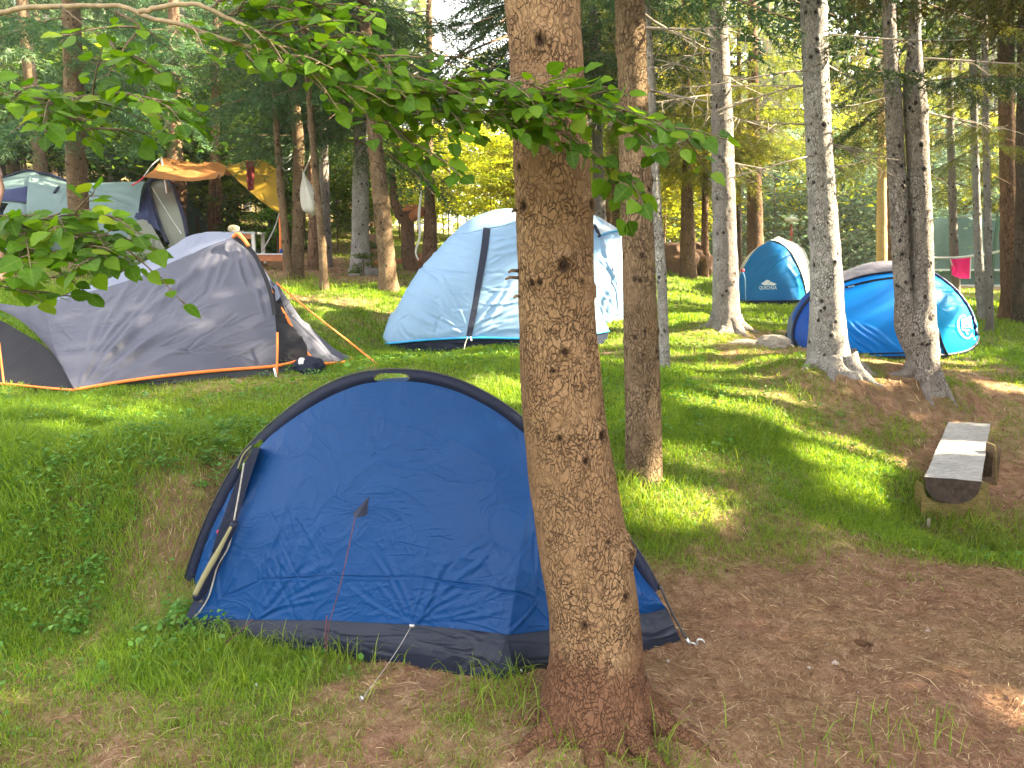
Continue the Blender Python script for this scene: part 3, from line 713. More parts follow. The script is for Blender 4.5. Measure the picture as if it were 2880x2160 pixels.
mid([(560,2205,2240),(480,2204,2236),(300,2203,2232)], 'far trunk at the right edge behind the stout one', B_DARK, Y=13.0, seed=32, crown=[(BM, 3.0, 11, 1.6, .4, .35, M_NEEDLE)])

def roots(tr, spec, bark, seed, hh=.5):
    t, P, rr = tr; z0 = float(t.location[2]); r0 = float(rr[1])
    for az, L, w in spec:
        n = 16; u = np.linspace(0, 1, n); a = R(az)+.25*np.sin(u*3+az)*u
        x = P[1,0]+np.cos(a)*(r0*.4+L*u); y = P[1,1]+np.sin(a)*(r0*.4+L*u); g0 = H(x, y)
        z = g0+(r0*hh*w)*np.exp(-u*4.5)+.012*(1-u)-.045*u**3
        rad = r0*.42*w*(np.exp(-u*2.2))+.006
        g = Geo(); g.tube(np.stack([x, y, z-rad*.55], -1), rad, 12)
        V = g.V[0]; g.V[0] = V+(.25*rad.mean()*fbm(V[:,0]*40, V[:,1]*40, V[:,2]*40, seed=seed))[:,None]
        ob('root', g.mesh('root', bark), t)
roots(ALLTREES[0], [(200,.42,1.0),(245,.34,.9),(300,.36,.95),(342,.42,.9),(222,.28,.8),(275,.22,.8),(20,.3,.8),(170,.4,.9)], B_MAIN, 1, .9)
roots(ALLTREES[3], [(190,.35,1),(240,.3,.9),(300,.35,1),(350,.4,1)], B_GREY, 2)
roots(ALLTREES[4], [(200,.35,.9),(255,.3,.8),(320,.4,1),(355,.35,1)], B_PALE, 3)
roots(ALLTREES[5], [(190,.35,1),(250,.3,.8),(310,.3,.8)], B_GREY, 4)
# ------------------------------------------------------------------ tents
def wrinkle(G, segs, sign=1.0):
    """push the sheet G (n,m,3) along its normals by ridges that run along picture-plane segments (x1,y1,x2,y2,height,width)"""
    du = np.gradient(G, axis=0); dv = np.gradient(G, axis=1)
    N = np.cross(du, dv); N /= np.linalg.norm(N, axis=2)[...,None]+1e-12
    c = np.array([0,0,CAMZ])-G
    N *= np.sign((N*c).sum(-1))[...,None]
    q, _ = proj(G)
    h = np.zeros(G.shape[:2])
    for x1,y1,x2,y2,a,w in segs:
        d = np.array([x2-x1, y2-y1], float); L = np.hypot(*d)+1e-6; e = d/L
        rx = q[...,0]-x1; ry = q[...,1]-y1
        s = (rx*e[0]+ry*e[1])/L; t = -rx*e[1]+ry*e[0] + w*.8*np.sin(s*5+x1)
        k = np.clip(1-np.abs(s*2-1)**3, 0, 1)
        ww = w*(.6+.4*s)
        h += a*k*(np.exp(-(t/ww)**2) - .45*np.exp(-((t-1.7*ww)/ww)**2))
    return G + N*(h*sign)[...,None]

def rand_segs(n, box, ang, aj, L, amp, w, seed):
    rng = np.random.default_rng(seed); out = []
    for i in range(n):
        x = rng.uniform(box[0], box[2]); y = rng.uniform(box[1], box[3]); a = R(ang+rng.normal()*aj); l = rng.uniform(.4, 1)*L
        out.append((x, y, x+l*math.cos(a), y+l*math.sin(a), amp*rng.uniform(.3, 1)*rng.choice([-1,1]), w*rng.uniform(.6, 1.3)))
    return out
def fan(x, y, a0, a1, n, L, amp, w, seed, r0=8):
    rng = np.random.default_rng(seed); out = []
    for i in range(n):
        a = R(a0+(a1-a0)*(i+.5)/n+rng.normal()*2); l = L*rng.uniform(.5, 1)
        out.append((x+r0*math.cos(a), y+r0*math.sin(a), x+l*math.cos(a), y+l*math.sin(a), amp*rng.uniform(.5, 1), w*rng.uniform(.8, 1.5)))
    return out

def sheet(top, bot, nu, nv, wz=None, wxy=None, belly=0., ut=None, ub=None, st=True, sb=True):
    """ruled or domed sheet between two picture-plane curves [(px,py,Y)...]; first index runs along the curves"""
    A = cr(W(*np.array(top, float).T), nu, us=ut, smooth=st); B = cr(W(*np.array(bot, float).T), nu, us=ub, smooth=sb)
    v = np.linspace(0, 1, nv)
    a = v if wz is None else wz(v); b = v if wxy is None else wxy(v)
    G = np.empty((nu, nv, 3))
    G[...,:2] = A[:,None,:2]*(1-b)[None,:,None]+B[:,None,:2]*b[None,:,None]
    G[...,2] = A[:,None,2]*(1-a)[None]+B[:,None,2]*a[None]
    if belly: G[...,1] -= belly*np.sin(v*math.pi)[None]
    return G
DZ = lambda v: 1-np.cos(v*math.pi/2)
DX = lambda v: np.sin(v*math.pi/2)
def part(name, G, mat, par, smooth=True):
    g = Geo()
    for q in (G if isinstance(G, list) else [G]): g.grid(q)
    return ob(name, g.mesh(name, mat, smooth), par)
def cord(name, pts, r, mat, par=None, k=6, n=24, smooth=True):
    g = Geo(); P = W(*np.array(pts, float).T); g.tube(cr(P, n, smooth=smooth), r, k); return ob(name, g.mesh(name, mat), par)
def ribbon(pts, w, n=60, dy=-.012, vert=False):
    """flat tape following picture-plane points, w wide in picture units"""
    P = cr(np.array(pts, float), n)
    T = np.gradient(P[:,:2], axis=0); T /= np.linalg.norm(T, axis=1)[:,None]+1e-9
    N = np.c_[-T[:,1], T[:,0]]*np.asarray(w).reshape(-1,1)/2 if not np.isscalar(w) else np.c_[-T[:,1], T[:,0]]*w/2
    return np.stack([W(P[:,0]+N[:,0]*k, P[:,1]+N[:,1]*k, P[:,2]+dy) for k in (-1, -.3, .3, 1)], 1)

M_BLUE = m_fabric('blue_nylon', (.005,.048,.175), rough=.4, transl=.12, crinkle=.5, cscale=9, var=.06)
M_NAVY = m_fabric('navy_nylon', (.010,.014,.035), rough=.5, transl=.0, crinkle=.3)
M_SKIRT = m_fabric('dark_groundsheet', (.018,.022,.038), rough=.38, transl=.0, crinkle=.35, cscale=6)
M_KHAKI = m_fabric('khaki_edge', (.22,.20,.11), rough=.7, transl=0)
M_CORD = m_plain('red_grey_cord', (.09,.03,.04), .8, .5, 60)
M_CORDG = m_plain('grey_cord', (.33,.31,.28), .8, .3, 60)
M_STEEL = m_plain('steel', (.62,.62,.62), .35, .1, 6, metal=.85)
M_POLE = m_plain('dark_pole', (.05,.05,.055), .4, .2, 6, metal=.4)
M_RED = m_plain('red_tab', (.6,.02,.03), .6, .1)
M_STRAP = m_fabric('dark_webbing', (.03,.035,.06), rough=.7, transl=0)

# ---- dark blue tent in front
def YA(px): return np.interp(px, [375,1490], [3.25,2.92])+.0
outer = [(392,1300),(400,1250),(430,1160),(470,1070),(520,985),(575,925),(640,872),(700,835),(770,808),(850,799),(930,805),(1000,825),(1070,860),(1120,895),(1175,943),(1235,1005),(1300,1085),(1350,1147),(1395,1212),(1428,1272)]
outer = [(x,y,YA(x)) for x,y in outer]
op = cr(np.array(outer), 160)
tg = np.gradient(op[:,:2], axis=0); tg /= np.linalg.norm(tg, axis=1)[:,None]; nrm = np.c_[-tg[:,1], tg[:,0]]
uu = np.linspace(0, 1, 160); bw = np.interp(uu, [0,.1,.3,.5,.8,1], [22,26,30,26,28,30])
bt = thing('dome_tent', W(900,1430,2.9), 'dark blue dome tent in front with a navy arched rim and black skirt', 'tent')
def band_w(v): return op[:,:2]+nrm*(bw*v)[:,None]
BG = np.stack([W(*band_w(v).T, op[:,2]-.012*math.sin(v*math.pi)) for v in np.linspace(0, 1, 8)], 1)
# two hand loops cut through the rim
gb = Geo(); nv = 8
qs = proj(BG)[0]
def hole(q):
    x, y = q[...,0], q[...,1]
    a = (np.abs(x-846)/38)**3+(np.abs(y-816)/9.5)**3 < 1
    dx, dy = x-541, y-985; e = np.array([.55,-.835]); s = dx*e[0]+dy*e[1]; t = -dx*e[1]+dy*e[0]
    b = (np.abs(s)/42)**3+(np.abs(t-2)/9)**3 < 1
    return a | b
fine = cr(op, 700); tg2 = np.gradient(fine[:,:2], axis=0); tg2 /= np.linalg.norm(tg2, axis=1)[:,None]; nr2 = np.c_[-tg2[:,1], tg2[:,0]]
bw2 = np.interp(np.linspace(0,1,700), uu, bw)
vs = np.linspace(0, 1, 25)
P2 = np.stack([np.c_[fine[:,:2]+nr2*(bw2*v)[:,None], fine[:,2]-.012*math.sin(v*math.pi)] for v in vs], 1)
BG2 = W(P2[...,0], P2[...,1], P2[...,2])
keep = ~hole(P2[:-1,:-1,:2]+ (P2[1:,1:,:2]-P2[:-1,:-1,:2])/2)
i = np.arange(699)[:,None]*25; j = np.arange(24)[None]
fq = np.stack([i+j, i+j+1, i+26+j, i+25+j], -1)[keep]
ob('arch_sleeve', me_from('arch_sleeve', BG2.reshape(-1,3), fq, M_NAVY), bt)
for q in ([(806,823,3.13),(815,808,3.13),(846,803,3.13),(878,808,3.12),(888,823,3.12)], [(514,1012,3.2),(526,982,3.2),(545,962,3.2),(562,950,3.2)]):
    cord('hand_loop_edge', q, .0045, M_KHAKI, bt)
cord('sleeve_edge', [(x-1,y-2,Y) for x,y,Y in outer], .0035, M_POLE, bt, n=120)
# main blue face
topc = [(560,966),(585,940),(650,893),(710,858),(775,832),(820,825),(880,824),(935,831),(1000,851),(1068,885),(1118,921),(1180,975),(1240,1045),(1310,1125),(1375,1225),(1414,1275)]
ut = [0,.03,.09,.15,.215,.26,.32,.375,.44,.51,.565,.65,.73,.82,.93,1]
topc = [(x,y,YA(x)-.006) for x,y in topc]
bl = [(412,1336,3.00),(560,1339,2.93),(700,1340,2.88),(900,1350,2.79),(1020,1361,2.74),(1098,1371,2.70),(1180,1362,2.76),(1385,1327,2.89),(1441,1315,2.93)]
ub = [0,.14,.27,.44,.55,.62,.70,.92,1]
G = sheet(topc, bl, 520, 380, ut=ut, ub=ub, belly=.035, sb=False)
# left part is pulled in to the seam, right part bends at the corner seam
sg = []
sg += rand_segs(60, (760,850,940,1090), 5, 22, 75, .0028, 3.2, 1)
sg += rand_segs(40, (740,1020,950,1240), -18, 25, 90, .003, 3.5, 2)
sg += rand_segs(45, (560,900,1060,1250), 20, 40, 50, .0016, 2.5, 3)
sg += rand_segs(26, (600,1250,1080,1335), -14, 14, 120, .0035, 4, 4)
sg += fan(892,1352,180+25,180+150,9,190,.008,7,5)
sg += fan(892,1352,292,352,9,230,.009,7,6)
sg += fan(545,1338,282,345,10,300,.010,8,7)
sg += fan(470,1320,270,300,6,190,.007,6,8)
sg += rand_segs(18, (545,1030,640,1260), 74, 9, 170, .006, 5, 9)
sg += rand_segs(12, (900,1180,1120,1300), -40, 8, 170, .005, 7, 10)
sg += fan(790,1090,-30,40,8,150,.003,3,11) + fan(780,1100,150,215,6,110,.003,3,12)
sg = [(a,b,c,d,e*(.65 if k < 145 else .5),w*(.55 if k < 145 else .8)) for k, (a,b,c,d,e,w) in enumerate(sg)]
sg += [(1150,960,1168,1290,.007,4),(1168,1290,1100,1370,.006,4),(560,1255,700,1243,-.005,3),(700,1243,900,1248,-.005,3),(900,1248,1060,1268,-.005,3),(1060,1268,1160,1293,-.005,3),(480,1290,570,1252,-.005,3)]
sg += rand_segs(14, (1180,1290,1420,1340), 10, 10, 120, .003, 4, 13)
G = wrinkle(G, sg)
part('canopy', G, M_BLUE, bt)
for s in ([(480,1288),(560,1254),(700,1242),(900,1247),(1060,1267),(1160,1292)], [(1172,1010),(1166,1150),(1158,1292),(1128,1340),(1100,1370)]):
    cpts = [(x,y) for x,y in s]
    q = proj(G)[0].reshape(-1,2); Yv = G.reshape(-1,3)[:,1]
    pc = cr(np.array(cpts, float), 50)
    YY = np.array([Yv[np.argmin(((q-p)**2).sum(1))] for p in pc])
    g = Geo(); g.tube(W(pc[:,0], pc[:,1], YY-.0015), .0022, 5); ob('seam', g.mesh('seam', M_BLUE), bt)
gx_ = [(398,1400,3.02),(560,1413,2.90),(700,1416,2.85),(900,1434,2.75),(1010,1446,2.68),(1094,1452,2.62),(1180,1440,2.70),(1392,1391,2.86),(1473,1387,2.93)]
G = sheet([(x,y,Y+.004) for x,y,Y in bl], gx_, 320, 40, ut=ub, ub=ub, belly=.02, st=False, sb=False)
G[...,2] = np.where(np.arange(40)[None]==39, np.minimum(G[...,2], H(G[...,0], G[...,1])-.005), G[...,2])
G = wrinkle(G, rand_segs(40, (450,1345,1090,1440), 8, 8, 170, .005, 5, 21)+rand_segs(12, (1100,1370,1450,1400), -10, 10, 120, .005, 5, 22)+fan(1098,1372,120,200,5,200,.006,7,23)+fan(400,1345,10,40,5,180,.006,6,24))
part('skirt', G, M_SKIRT, bt)
# corner reinforcement with peg loop
g = Geo(); a = W(1094,1374,2.69); b = W(1078,1440,2.60); c = W(1112,1448,2.60); d = W(1118,1456,2.60)
g.add(np.array([a, b+[0,-.01,0], c+[0,-.02,0], d]), [[0,1,2],[1,3,2]]); g.add(np.array([a+[0,.004,0], c+[0,.02,0], b]), [[0,1,2]])
ob('corner_patch', g.mesh('corner_patch', M_SKIRT, False), bt)
# left side wall between the arch and the seam
lo = [(414,1286),(424,1235),(452,1150),(492,1068),(530,1005),(556,972)]; ls = [(412,1337),(438,1295),(478,1215),(508,1130),(534,1045),(560,967)]
G = sheet([(x,y,YA(x)+.0) for x,y in lo], [(x,y,3.10+(560-x)*-.0006) for x,y in ls], 160, 40, belly=-.02)
G = wrinkle(G, rand_segs(30, (415,1000,540,1300), 118, 10, 110, .004, 4, 31)+rand_segs(20, (415,1200,470,1320), 60, 50, 40, .004, 4, 32))
part('side_wall', G, M_BLUE, bt)
sl_ = cr(np.array([(x,y,3.07+(560-x)*-.0008) for x,y in ls]), 90); sw = np.interp(np.linspace(0,1,90), [0,.2,.5,.8,1], [14,26,34,28,16])
part('side_strip', wrinkle(np.stack([W(sl_[:,0]-sw*k+2, sl_[:,1], sl_[:,2]) for k in np.linspace(1,0,10)], 1), rand_segs(26, (415,1000,540,1300), 100, 30, 60, .004, 4, 33)), M_NAVY, bt)
cord('rolled_door', [(499,1138,2.96),(472,1190,2.95),(442,1243,2.94),(421,1284,2.93)], np.interp(np.linspace(0,1,24),[0,.5,1],[.006,.013,.011]), M_KHAKI, bt, 10)
cord('door_roll', [(508,1128,2.98),(480,1184,2.97),(450,1242,2.96),(424,1294,2.95)], .016, M_NAVY, bt, 10)
cord('side_cord', [(527,1000,3.03),(519,1050,3.02),(508,1110,3.0),(494,1180,2.99),(470,1222,2.98),(462,1250,2.98),(450,1290,2.98),(428,1325,2.98),(418,1334,2.98)], .0035, M_CORDG, bt, 6, 50)
g = Geo(); p = W(472,1152,3.07); g.blob(p, (.008,.006,.016), 2, .1, 10, 8); ob('zip_pull', g.mesh('zip_pull', M_RED), bt)
g = Geo(); g.tube(W(np.array([420,432,440]), np.array([1284,1298,1300]), np.array([3.0,2.98,2.98])), .012, 8); ob('toggle', g.mesh('toggle', M_POLE), bt)
cord('pole_foot', [(396,1284,3.22),(388,1310,3.22),(382,1335,3.22)], .008, M_KHAKI, bt, 8)
G = sheet([(404,1340,3.02),(398,1375,3.0),(392,1402,3.0)], [(388,1320,3.18),(386,1350,3.15),(388,1395,3.1)], 12, 10)
part('corner_wall', wrinkle(G, rand_segs(8, (385,1320,405,1400), 80, 20, 40, .004, 4, 34)), M_SKIRT, bt)
# strip pegged out at the left corner
G = sheet([(404,1340,3.0),(372,1364,2.97),(345,1384,2.93),(318,1404,2.88)], [(420,1392,2.95),(392,1388,2.92),(356,1398,2.89),(320,1407,2.87)], 20, 6)
part('corner_strap', G, M_SKIRT, bt)
# poles
cord('pole', [(1426,1266,2.925),(1446,1312,2.92),(1468,1354,2.915),(1488,1388,2.90)], .0055, M_POLE, bt, 10, smooth=True)
g = Geo(); g.tube(W(np.array([1483,1491]), np.array([1379,1393]), np.array([2.903,2.90])), .0075, 10); ob('pole_tip', g.mesh('pole_tip', M_STEEL), bt)
# vent hood on the face
g = Geo(); a = W(797,1072,2.93); b = W(793,1112,2.90); c = W(770,1119,2.84); d = W(762,1110,2.85)
g.add(np.array([a,b,c,d]), [[0,1,2],[0,2,3]]); ob('guy_tab', g.mesh('guy_tab', M_STRAP, False), bt)
# rear half, resting against the bank
rear = [(x,y) for x,y in [(470,1200),(560,1120),(700,1080),(900,1060),(1100,1070),(1250,1110),(1380,1180)]]
A = W(*np.array([(p[0]+n_[0]*w, p[1]+n_[1]*w, p[2]) for p, n_, w in zip(op[np.linspace(0,159,90).astype(int)], nrm[np.linspace(0,159,90).astype(int)], bw[np.linspace(0,159,90).astype(int)])]).T); B = np.stack([np.interp(np.linspace(0,1,90),[0,1],[A[0,0],A[-1,0]]), np.full(90, 4.0)+.25*np.sin(np.linspace(0,1,90)*math.pi), np.zeros(90)], -1)
B[:,2] = H(B[:,0], B[:,1])-.02
v = np.linspace(0, 1, 30); G = np.empty((90,30,3)); G[...,:2] = A[:,None,:2]*(1-DX(v))[None,:,None]+B[:,None,:2]*DX(v)[None,:,None]; G[...,2] = A[:,None,2]*(1-DZ(v))[None]+B[:,None,2]*DZ(v)[None]
G[:,0,1] += .01
part('rear_canopy', G, M_BLUE, bt)
# guy lines, pegs
def peg(px, py, Y, label, lean=0., L=.10, r=.004, hook=True):
    t = thing('tent_peg', W(px, py, Y), label, 'tent peg', 'tent pegs of the dark blue tent')
    b = W(px, py, Y); g = Geo()
    p = np.array([b+[lean*.5-.0,0,-.06], b, b+[-lean*.1,0,.018], b+[-lean*.1+.006,-.01,.026], b+[-lean*.1+.012,-.015,.018]])
    g.tube(cr(p, 14), r, 8); ob('rod', g.mesh('rod', M_STEEL), t); return t
hp = hit(780,1518); hq = hit(553,1490); he = hit(1122,1457)
p1 = proj(hp)[0]; 
peg(780,1516,hp[1],'steel peg stuck in bare soil at the end of a grey guy line', r=.005)
peg(553,1488,hq[1],'steel peg in the grass, holding the line from the left lower edge', r=.0045)
peg(1121,1456,he[1],'steel peg at the front corner of the dark blue tent', r=.004)
cord('guy_line', [(768,1112,2.86),(757,1165,2.82),(743,1230,2.79),(728,1290,2.77),(712,1345,2.76),(706,1395,2.76),(703,1413,2.75)], .0022, M_CORD, bt, 6, 50)
cord('guy_line', [(706,1330,2.78),(703,1370,2.77),(704,1402,2.77)], .003, M_CORD, bt, 6)
cord('guy_line', [(890,1350,2.76),(862,1398,2.70),(832,1443,2.62),(803,1482,2.53),(780,1512,float(hp[1]))], .0013, M_CORDG, bt, 6)
cord('guy_line', [(545,1337,2.9),(520,1362,2.87),(485,1390,2.83)], .0025, M_CORD, bt, 6)
cord('guy_line', [(700,1428,2.72),(640,1458,2.66),(556,1487,float(hq[1]))], .002, M_CORD, bt, 6)
g = Geo(); g.box(W(890,1352,2.755), (.02,.008,.012)); ob('line_ring', g.mesh('line_ring', M_STEEL), bt)
t = thing('tent_peg', hit(1515,1392), 'hooked black steel peg beside the right pole foot of the dark blue tent', 'tent peg', 'tent pegs of the dark blue tent')
hh = hit(1500,1393)[1]
cord('rod', [(1488,1390,hh),(1500,1394,hh-.01),(1536,1397,hh-.02)], .006, M_POLE, t, 8, 10)
cord('hook', [(1508,1394,hh-.02),(1506,1384,hh-.02),(1513,1380,hh-.02),(1520,1386,hh-.02),(1523,1394,hh-.02)], .0045, M_STEEL, t, 8)
cord('shackle', [(1488,1390,hh-.02),(1497,1389,hh-.02),(1505,1393,hh-.02)], .004, M_STEEL, t, 8)

# ---- grey tent with orange trim
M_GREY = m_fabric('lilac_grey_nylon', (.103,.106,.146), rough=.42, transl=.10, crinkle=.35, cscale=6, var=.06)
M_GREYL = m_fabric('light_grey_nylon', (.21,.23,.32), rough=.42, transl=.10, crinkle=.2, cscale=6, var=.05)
M_GREYD = m_fabric('dark_grey_mesh', (.02,.02,.026), rough=.7, transl=0, crinkle=.3)
M_ORANGE = m_plain('orange_trim', (.85,.22,.04), .6, .08)
M_FLOOR = m_fabric('grey_groundsheet', (.06,.065,.075), rough=.5, transl=0, crinkle=.4)
gt = thing('ridge_tent', W(400,830,6.0), 'lilac grey ridge tent with orange edging on the upper lawn', 'tent')
hoop = [(504,511,6.85),(530,527,6.82),(555,556,6.75),(577,607,6.6),(590,655,6.45),(597,720,6.3),(596,791,6.17)]
ridge2 = [(504,514,6.84),(400,556,6.72),(289,603,6.55),(180,634,6.42),(94,655,6.32)]
leftE = [(94,655,6.32),(92,700,6.1),(112,750,5.85),(135,795,5.65),(161,841,5.5)]
hem = [(161,841,5.5),(280,821,5.66),(400,806,5.83),(500,797,6.0),(596,791,6.17)]
# Coons-like patch: rows from ridge to hem, ends follow hoop and left edge
nu, nv = 360, 200
Rr = cr(W(*np.array(ridge2[::-1]).T), nu); Hm = cr(W(*np.array(hem).T), nu); Le = cr(W(*np.array(leftE).T), nv); Ho = cr(W(*np.array(hoop).T), nv)
u = np.linspace(0,1,nu)[:,None,None]; v = np.linspace(0,1,nv)[None,:,None]
G = (1-v)*Rr[:,None]+v*Hm[:,None] + (1-u)*Le[None]+u*Ho[None] - ((1-u)*(1-v)*Rr[0]+u*(1-v)*Rr[-1]+(1-u)*v*Hm[0]+u*v*Hm[-1])
sg = [(175,832,440,560,.020,10),(180,838,400,700,.016,9),(440,560,500,515,.016,7),(220,810,446,620,-.012,14),(560,600,508,520,.012,6),(540,640,504,520,.012,6),(580,700,512,530,.01,7)]
sg += rand_segs(26, (250,700,560,780), -18, 12, 110, .010, 4, 41)+rand_segs(26, (180,640,480,760), -40, 14, 80, .006, 4, 42)+rand_segs(10, (90,660,170,760), 20, 12, 60, .008, 4, 43)
sg += fan(165,838,-75,-12,9,330,.014,7,44)+fan(504,513,95,170,6,180,.008,6,45)
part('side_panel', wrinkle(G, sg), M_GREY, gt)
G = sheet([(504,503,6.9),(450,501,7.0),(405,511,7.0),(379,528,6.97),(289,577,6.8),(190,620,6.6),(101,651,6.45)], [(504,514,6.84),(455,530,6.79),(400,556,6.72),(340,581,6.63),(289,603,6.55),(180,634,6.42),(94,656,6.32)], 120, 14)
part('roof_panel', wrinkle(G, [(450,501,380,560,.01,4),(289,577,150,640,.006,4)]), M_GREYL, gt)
# far side down to the ground
far_t = W(*np.array([(504,503,6.9),(450,501,7.0),(379,528,6.97),(289,577,6.8),(101,651,6.45)]).T); A = cr(far_t, 60)
Bf = np.stack([np.linspace(-2.7,-4.2,60), np.linspace(7.6,7.0,60), np.zeros(60)], -1); Bf[:,2] = H(Bf[:,0], Bf[:,1])-.02
vv = np.linspace(0,1,16)[None,:,None]; part('far_panel', A[:,None]*(1-vv)+Bf[:,None]*vv, M_GREY, gt)
# left end: raised corner flap, mesh sheet coloured dark for the shade inside the opening
G = sheet([(94,655,6.32),(60,662,6.25),(20,658,6.2),(-40,650,6.15)], [(161,841,5.5),(112,760,5.75),(40,690,6.0),(-40,652,6.1)], 40, 16)
part('end_flap', wrinkle(G, rand_segs(14, (0,655,120,720), 25, 8, 90, .01, 4, 47)), M_GREY, gt)
G = sheet([(161,841,5.52),(112,762,5.8),(37,712,6.0),(-5,690,6.1),(-60,680,6.15)], [(158,842,5.52),(80,838,5.55),(20,833,5.58),(0,831,5.6),(-60,826,5.65)], 30, 12)
part('end_opening', wrinkle(G, rand_segs(8, (0,720,140,830), 60, 20, 70, .01, 5, 48)), M_GREYD, gt)
cord('hem_trim', [(161,843,5.49),(100,838,5.52),(30,831,5.55),(-40,826,5.6)], .010, M_ORANGE, gt)
cord('strap', [(-2,740,5.6),(3,785,5.56),(8,829,5.53)], .007, M_ORANGE, gt)
cord('hem_trim', [(161,842,5.48),(280,822,5.64),(400,807,5.81),(500,798,5.98),(592,791,6.14),(640,781,6.3),(662,775,6.35)], .013, M_ORANGE, gt, 8, 60)
G = sheet([(165,843,5.53),(280,823,5.69),(400,808,5.86),(500,799,6.03),(596,792,6.2),(660,777,6.4)], [(200,842,5.6),(290,836,5.72),(400,829,5.85),(500,822,6.02),(596,813,6.17),(690,806,6.35)], 70, 8)
G[:,-1,2] = np.minimum(G[:,-1,2], H(G[:,-1,0], G[:,-1,1])-.01)
part('groundsheet', wrinkle(G, rand_segs(30, (180,800,640,835), -5, 20, 80, .01, 4, 49)), M_FLOOR, gt)
part('hoop_sleeve', ribbon([(x+1,y,Y-.02) for x,y,Y in [(504,511,6.85),(545,545,6.78),(568,590,6.6),(583,632,6.48),(592,680,6.35)]], 9), M_GREYD, gt)
cord('orange_loop', [(503,512,6.78),(514,505,6.76),(527,518,6.75),(537,532,6.74)], .016, M_ORANGE, gt)
cord('strap', [(599,718,6.15),(599,760,6.1),(598,812,6.05)], .010, M_ORANGE, gt)
cord('peg_loop', [(592,795,6.05),(595,806,6.04),(597,816,6.03)], .012, M_STEEL, gt)
# vestibule
G = sheet([(555,556,6.76),(577,592,6.68),(590,610,6.66),(597,613,6.64)], [(577,607,6.6),(590,640,6.55),(598,650,6.52),(606,640,6.55)], 10, 8)
part('vestibule_top', G, M_GREYL, gt)
G = sheet([(588,618,6.6),(592,680,6.4),(598,740,6.27),(600,790,6.2)], [(604,640,6.6),(630,700,6.5),(662,745,6.42),(664,775,6.38)], 60, 30)
part('inner_door', wrinkle(G, rand_segs(20, (595,680,660,770), 20, 30, 50, .012, 4, 50)), M_GREYD, gt)
G = sheet([(584,604,6.66),(600,650,6.6),(637,722,6.55),(668,765,6.5),(690,786,6.42)], [(600,613,6.68),(640,672,6.75),(690,725,6.85),(730,758,6.95),(761,774,7.0)], 70, 40, belly=.04)
part('vestibule', wrinkle(G, rand_segs(30, (600,640,750,780), 35, 25, 60, .014, 4, 51)), M_GREY, gt)
cord('zip_trim', [(585,626,6.57),(600,655,6.55),(622,690,6.5),(640,730,6.46),(668,768,6.42),(690,787,6.38)], .013, M_ORANGE, gt, 8, 50)
cord('hem_trim', [(690,786,6.4),(715,785,6.55),(740,783,6.75),(758,778,6.95),(760,772,7.0)], .014, M_ORANGE, gt, 8, 40)
hg = hit(816,787)
cord('guy_line', [(597,611,6.6),(670,672,6.65),(750,735,6.75),(816,787,float(hg[1]))], .008, M_ORANGE, gt, 6)
# faint printed mark on the side panel
bg_ = thing('duffel_bag', hit(668,808), 'small dark bag lying under the open door of the grey tent', 'bag')
g = Geo(); c = hit(668,806); g.blob(c+[0,0,.06], (.135,.10,.085), 3, .35, 36, 24); ob('body', g.mesh('body', M_NAVY), bg_)
g = Geo(); c2 = W(651,783,float(c[1])-.06); g.blob(c2, (.03,.03,.04), 7, .5, 20, 14); ob('white_cloth', g.mesh('white_cloth', m_plain('white_cloth', (.7,.7,.7), .8, .1)), bg_)

# ---- pale blue domes
M_PALE = m_fabric('pale_blue_nylon', (.31,.48,.70), rough=.5, transl=.25, crinkle=.22, cscale=5, var=.05)
M_CYAN = m_plain('cyan_trim', (.02,.36,.75), .5, .05)
pt = thing('dome_tent', W(1060,750,7.8), 'large pale blue dome tent with a navy stripe, left of the big trunk', 'tent')
sil = [(818,744,8.35),(836,705,8.38),(858,664,8.4),(880,622,8.42),(908,580,8.45),(940,545,8.48),(975,508,8.5),(1010,477,8.5),(1050,459,8.5),(1090,451,8.5),(1135,456,8.5),(1180,478,8.5),(1220,520,8.5),(1250,566,8.45),(1275,620,8.4),(1297,672,8.35),(1314,714,8.3)]
hemc = [(819,743,8.3),(840,741,8.15),(870,738,8.0),(900,735,7.9),(940,732,7.83),(980,730,7.78),(1020,729,7.75),(1060,729,7.75),(1100,730,7.75),(1140,730,7.76),(1180,729,7.78),(1215,727,7.82),(1245,725,7.9),(1270,722,8.0),(1290,719,8.1),(1305,716,8.2),(1315,714,8.3)]
G = sheet(sil, hemc, 330, 220, wz=lambda v: 1-np.cos(v*math.pi/2)**1.15, wxy=lambda v: np.sin(v*math.pi/2)**.9)
sg = []
rng = np.random.default_rng(60)
for y in range(515, 725, 9):
    xs = np.interp(y, [492,725], [1050,1012])
    for sd in (-1, 1):
        l = rng.uniform(50, 170)*(1 if sd < 0 else .8); dy = rng.uniform(-.34, -.05)*l if y < 640 else rng.uniform(-.75, -.1)*l
        sg.append((xs+sd*10, y, xs+sd*l, y+dy, rng.uniform(.006, .017)*rng.choice([1,1,-1]), rng.uniform(3.5, 6)))
sg = [(a,b,c,d,e*.65,w) for a,b,c,d,e,w in sg]
sg += fan(1012,725,182,250,8,190,.014,6,61)+fan(1015,725,-60,-5,7,170,.014,6,62)+rand_segs(18, (850,640,960,730), 60, 30, 70, .010, 5, 63)
G = wrinkle(G, sg)
part('canopy', G, M_PALE, pt)
def on(Gs, pts, n=40):
    q = proj(Gs)[0].reshape(-1,2); Yv = Gs.reshape(-1,3)[:,1]; pc = cr(np.array(pts, float), n)
    return [(x, y, Yv[np.argmin((q[:,0]-x)**2+(q[:,1]-y)**2)]) for x, y in pc]
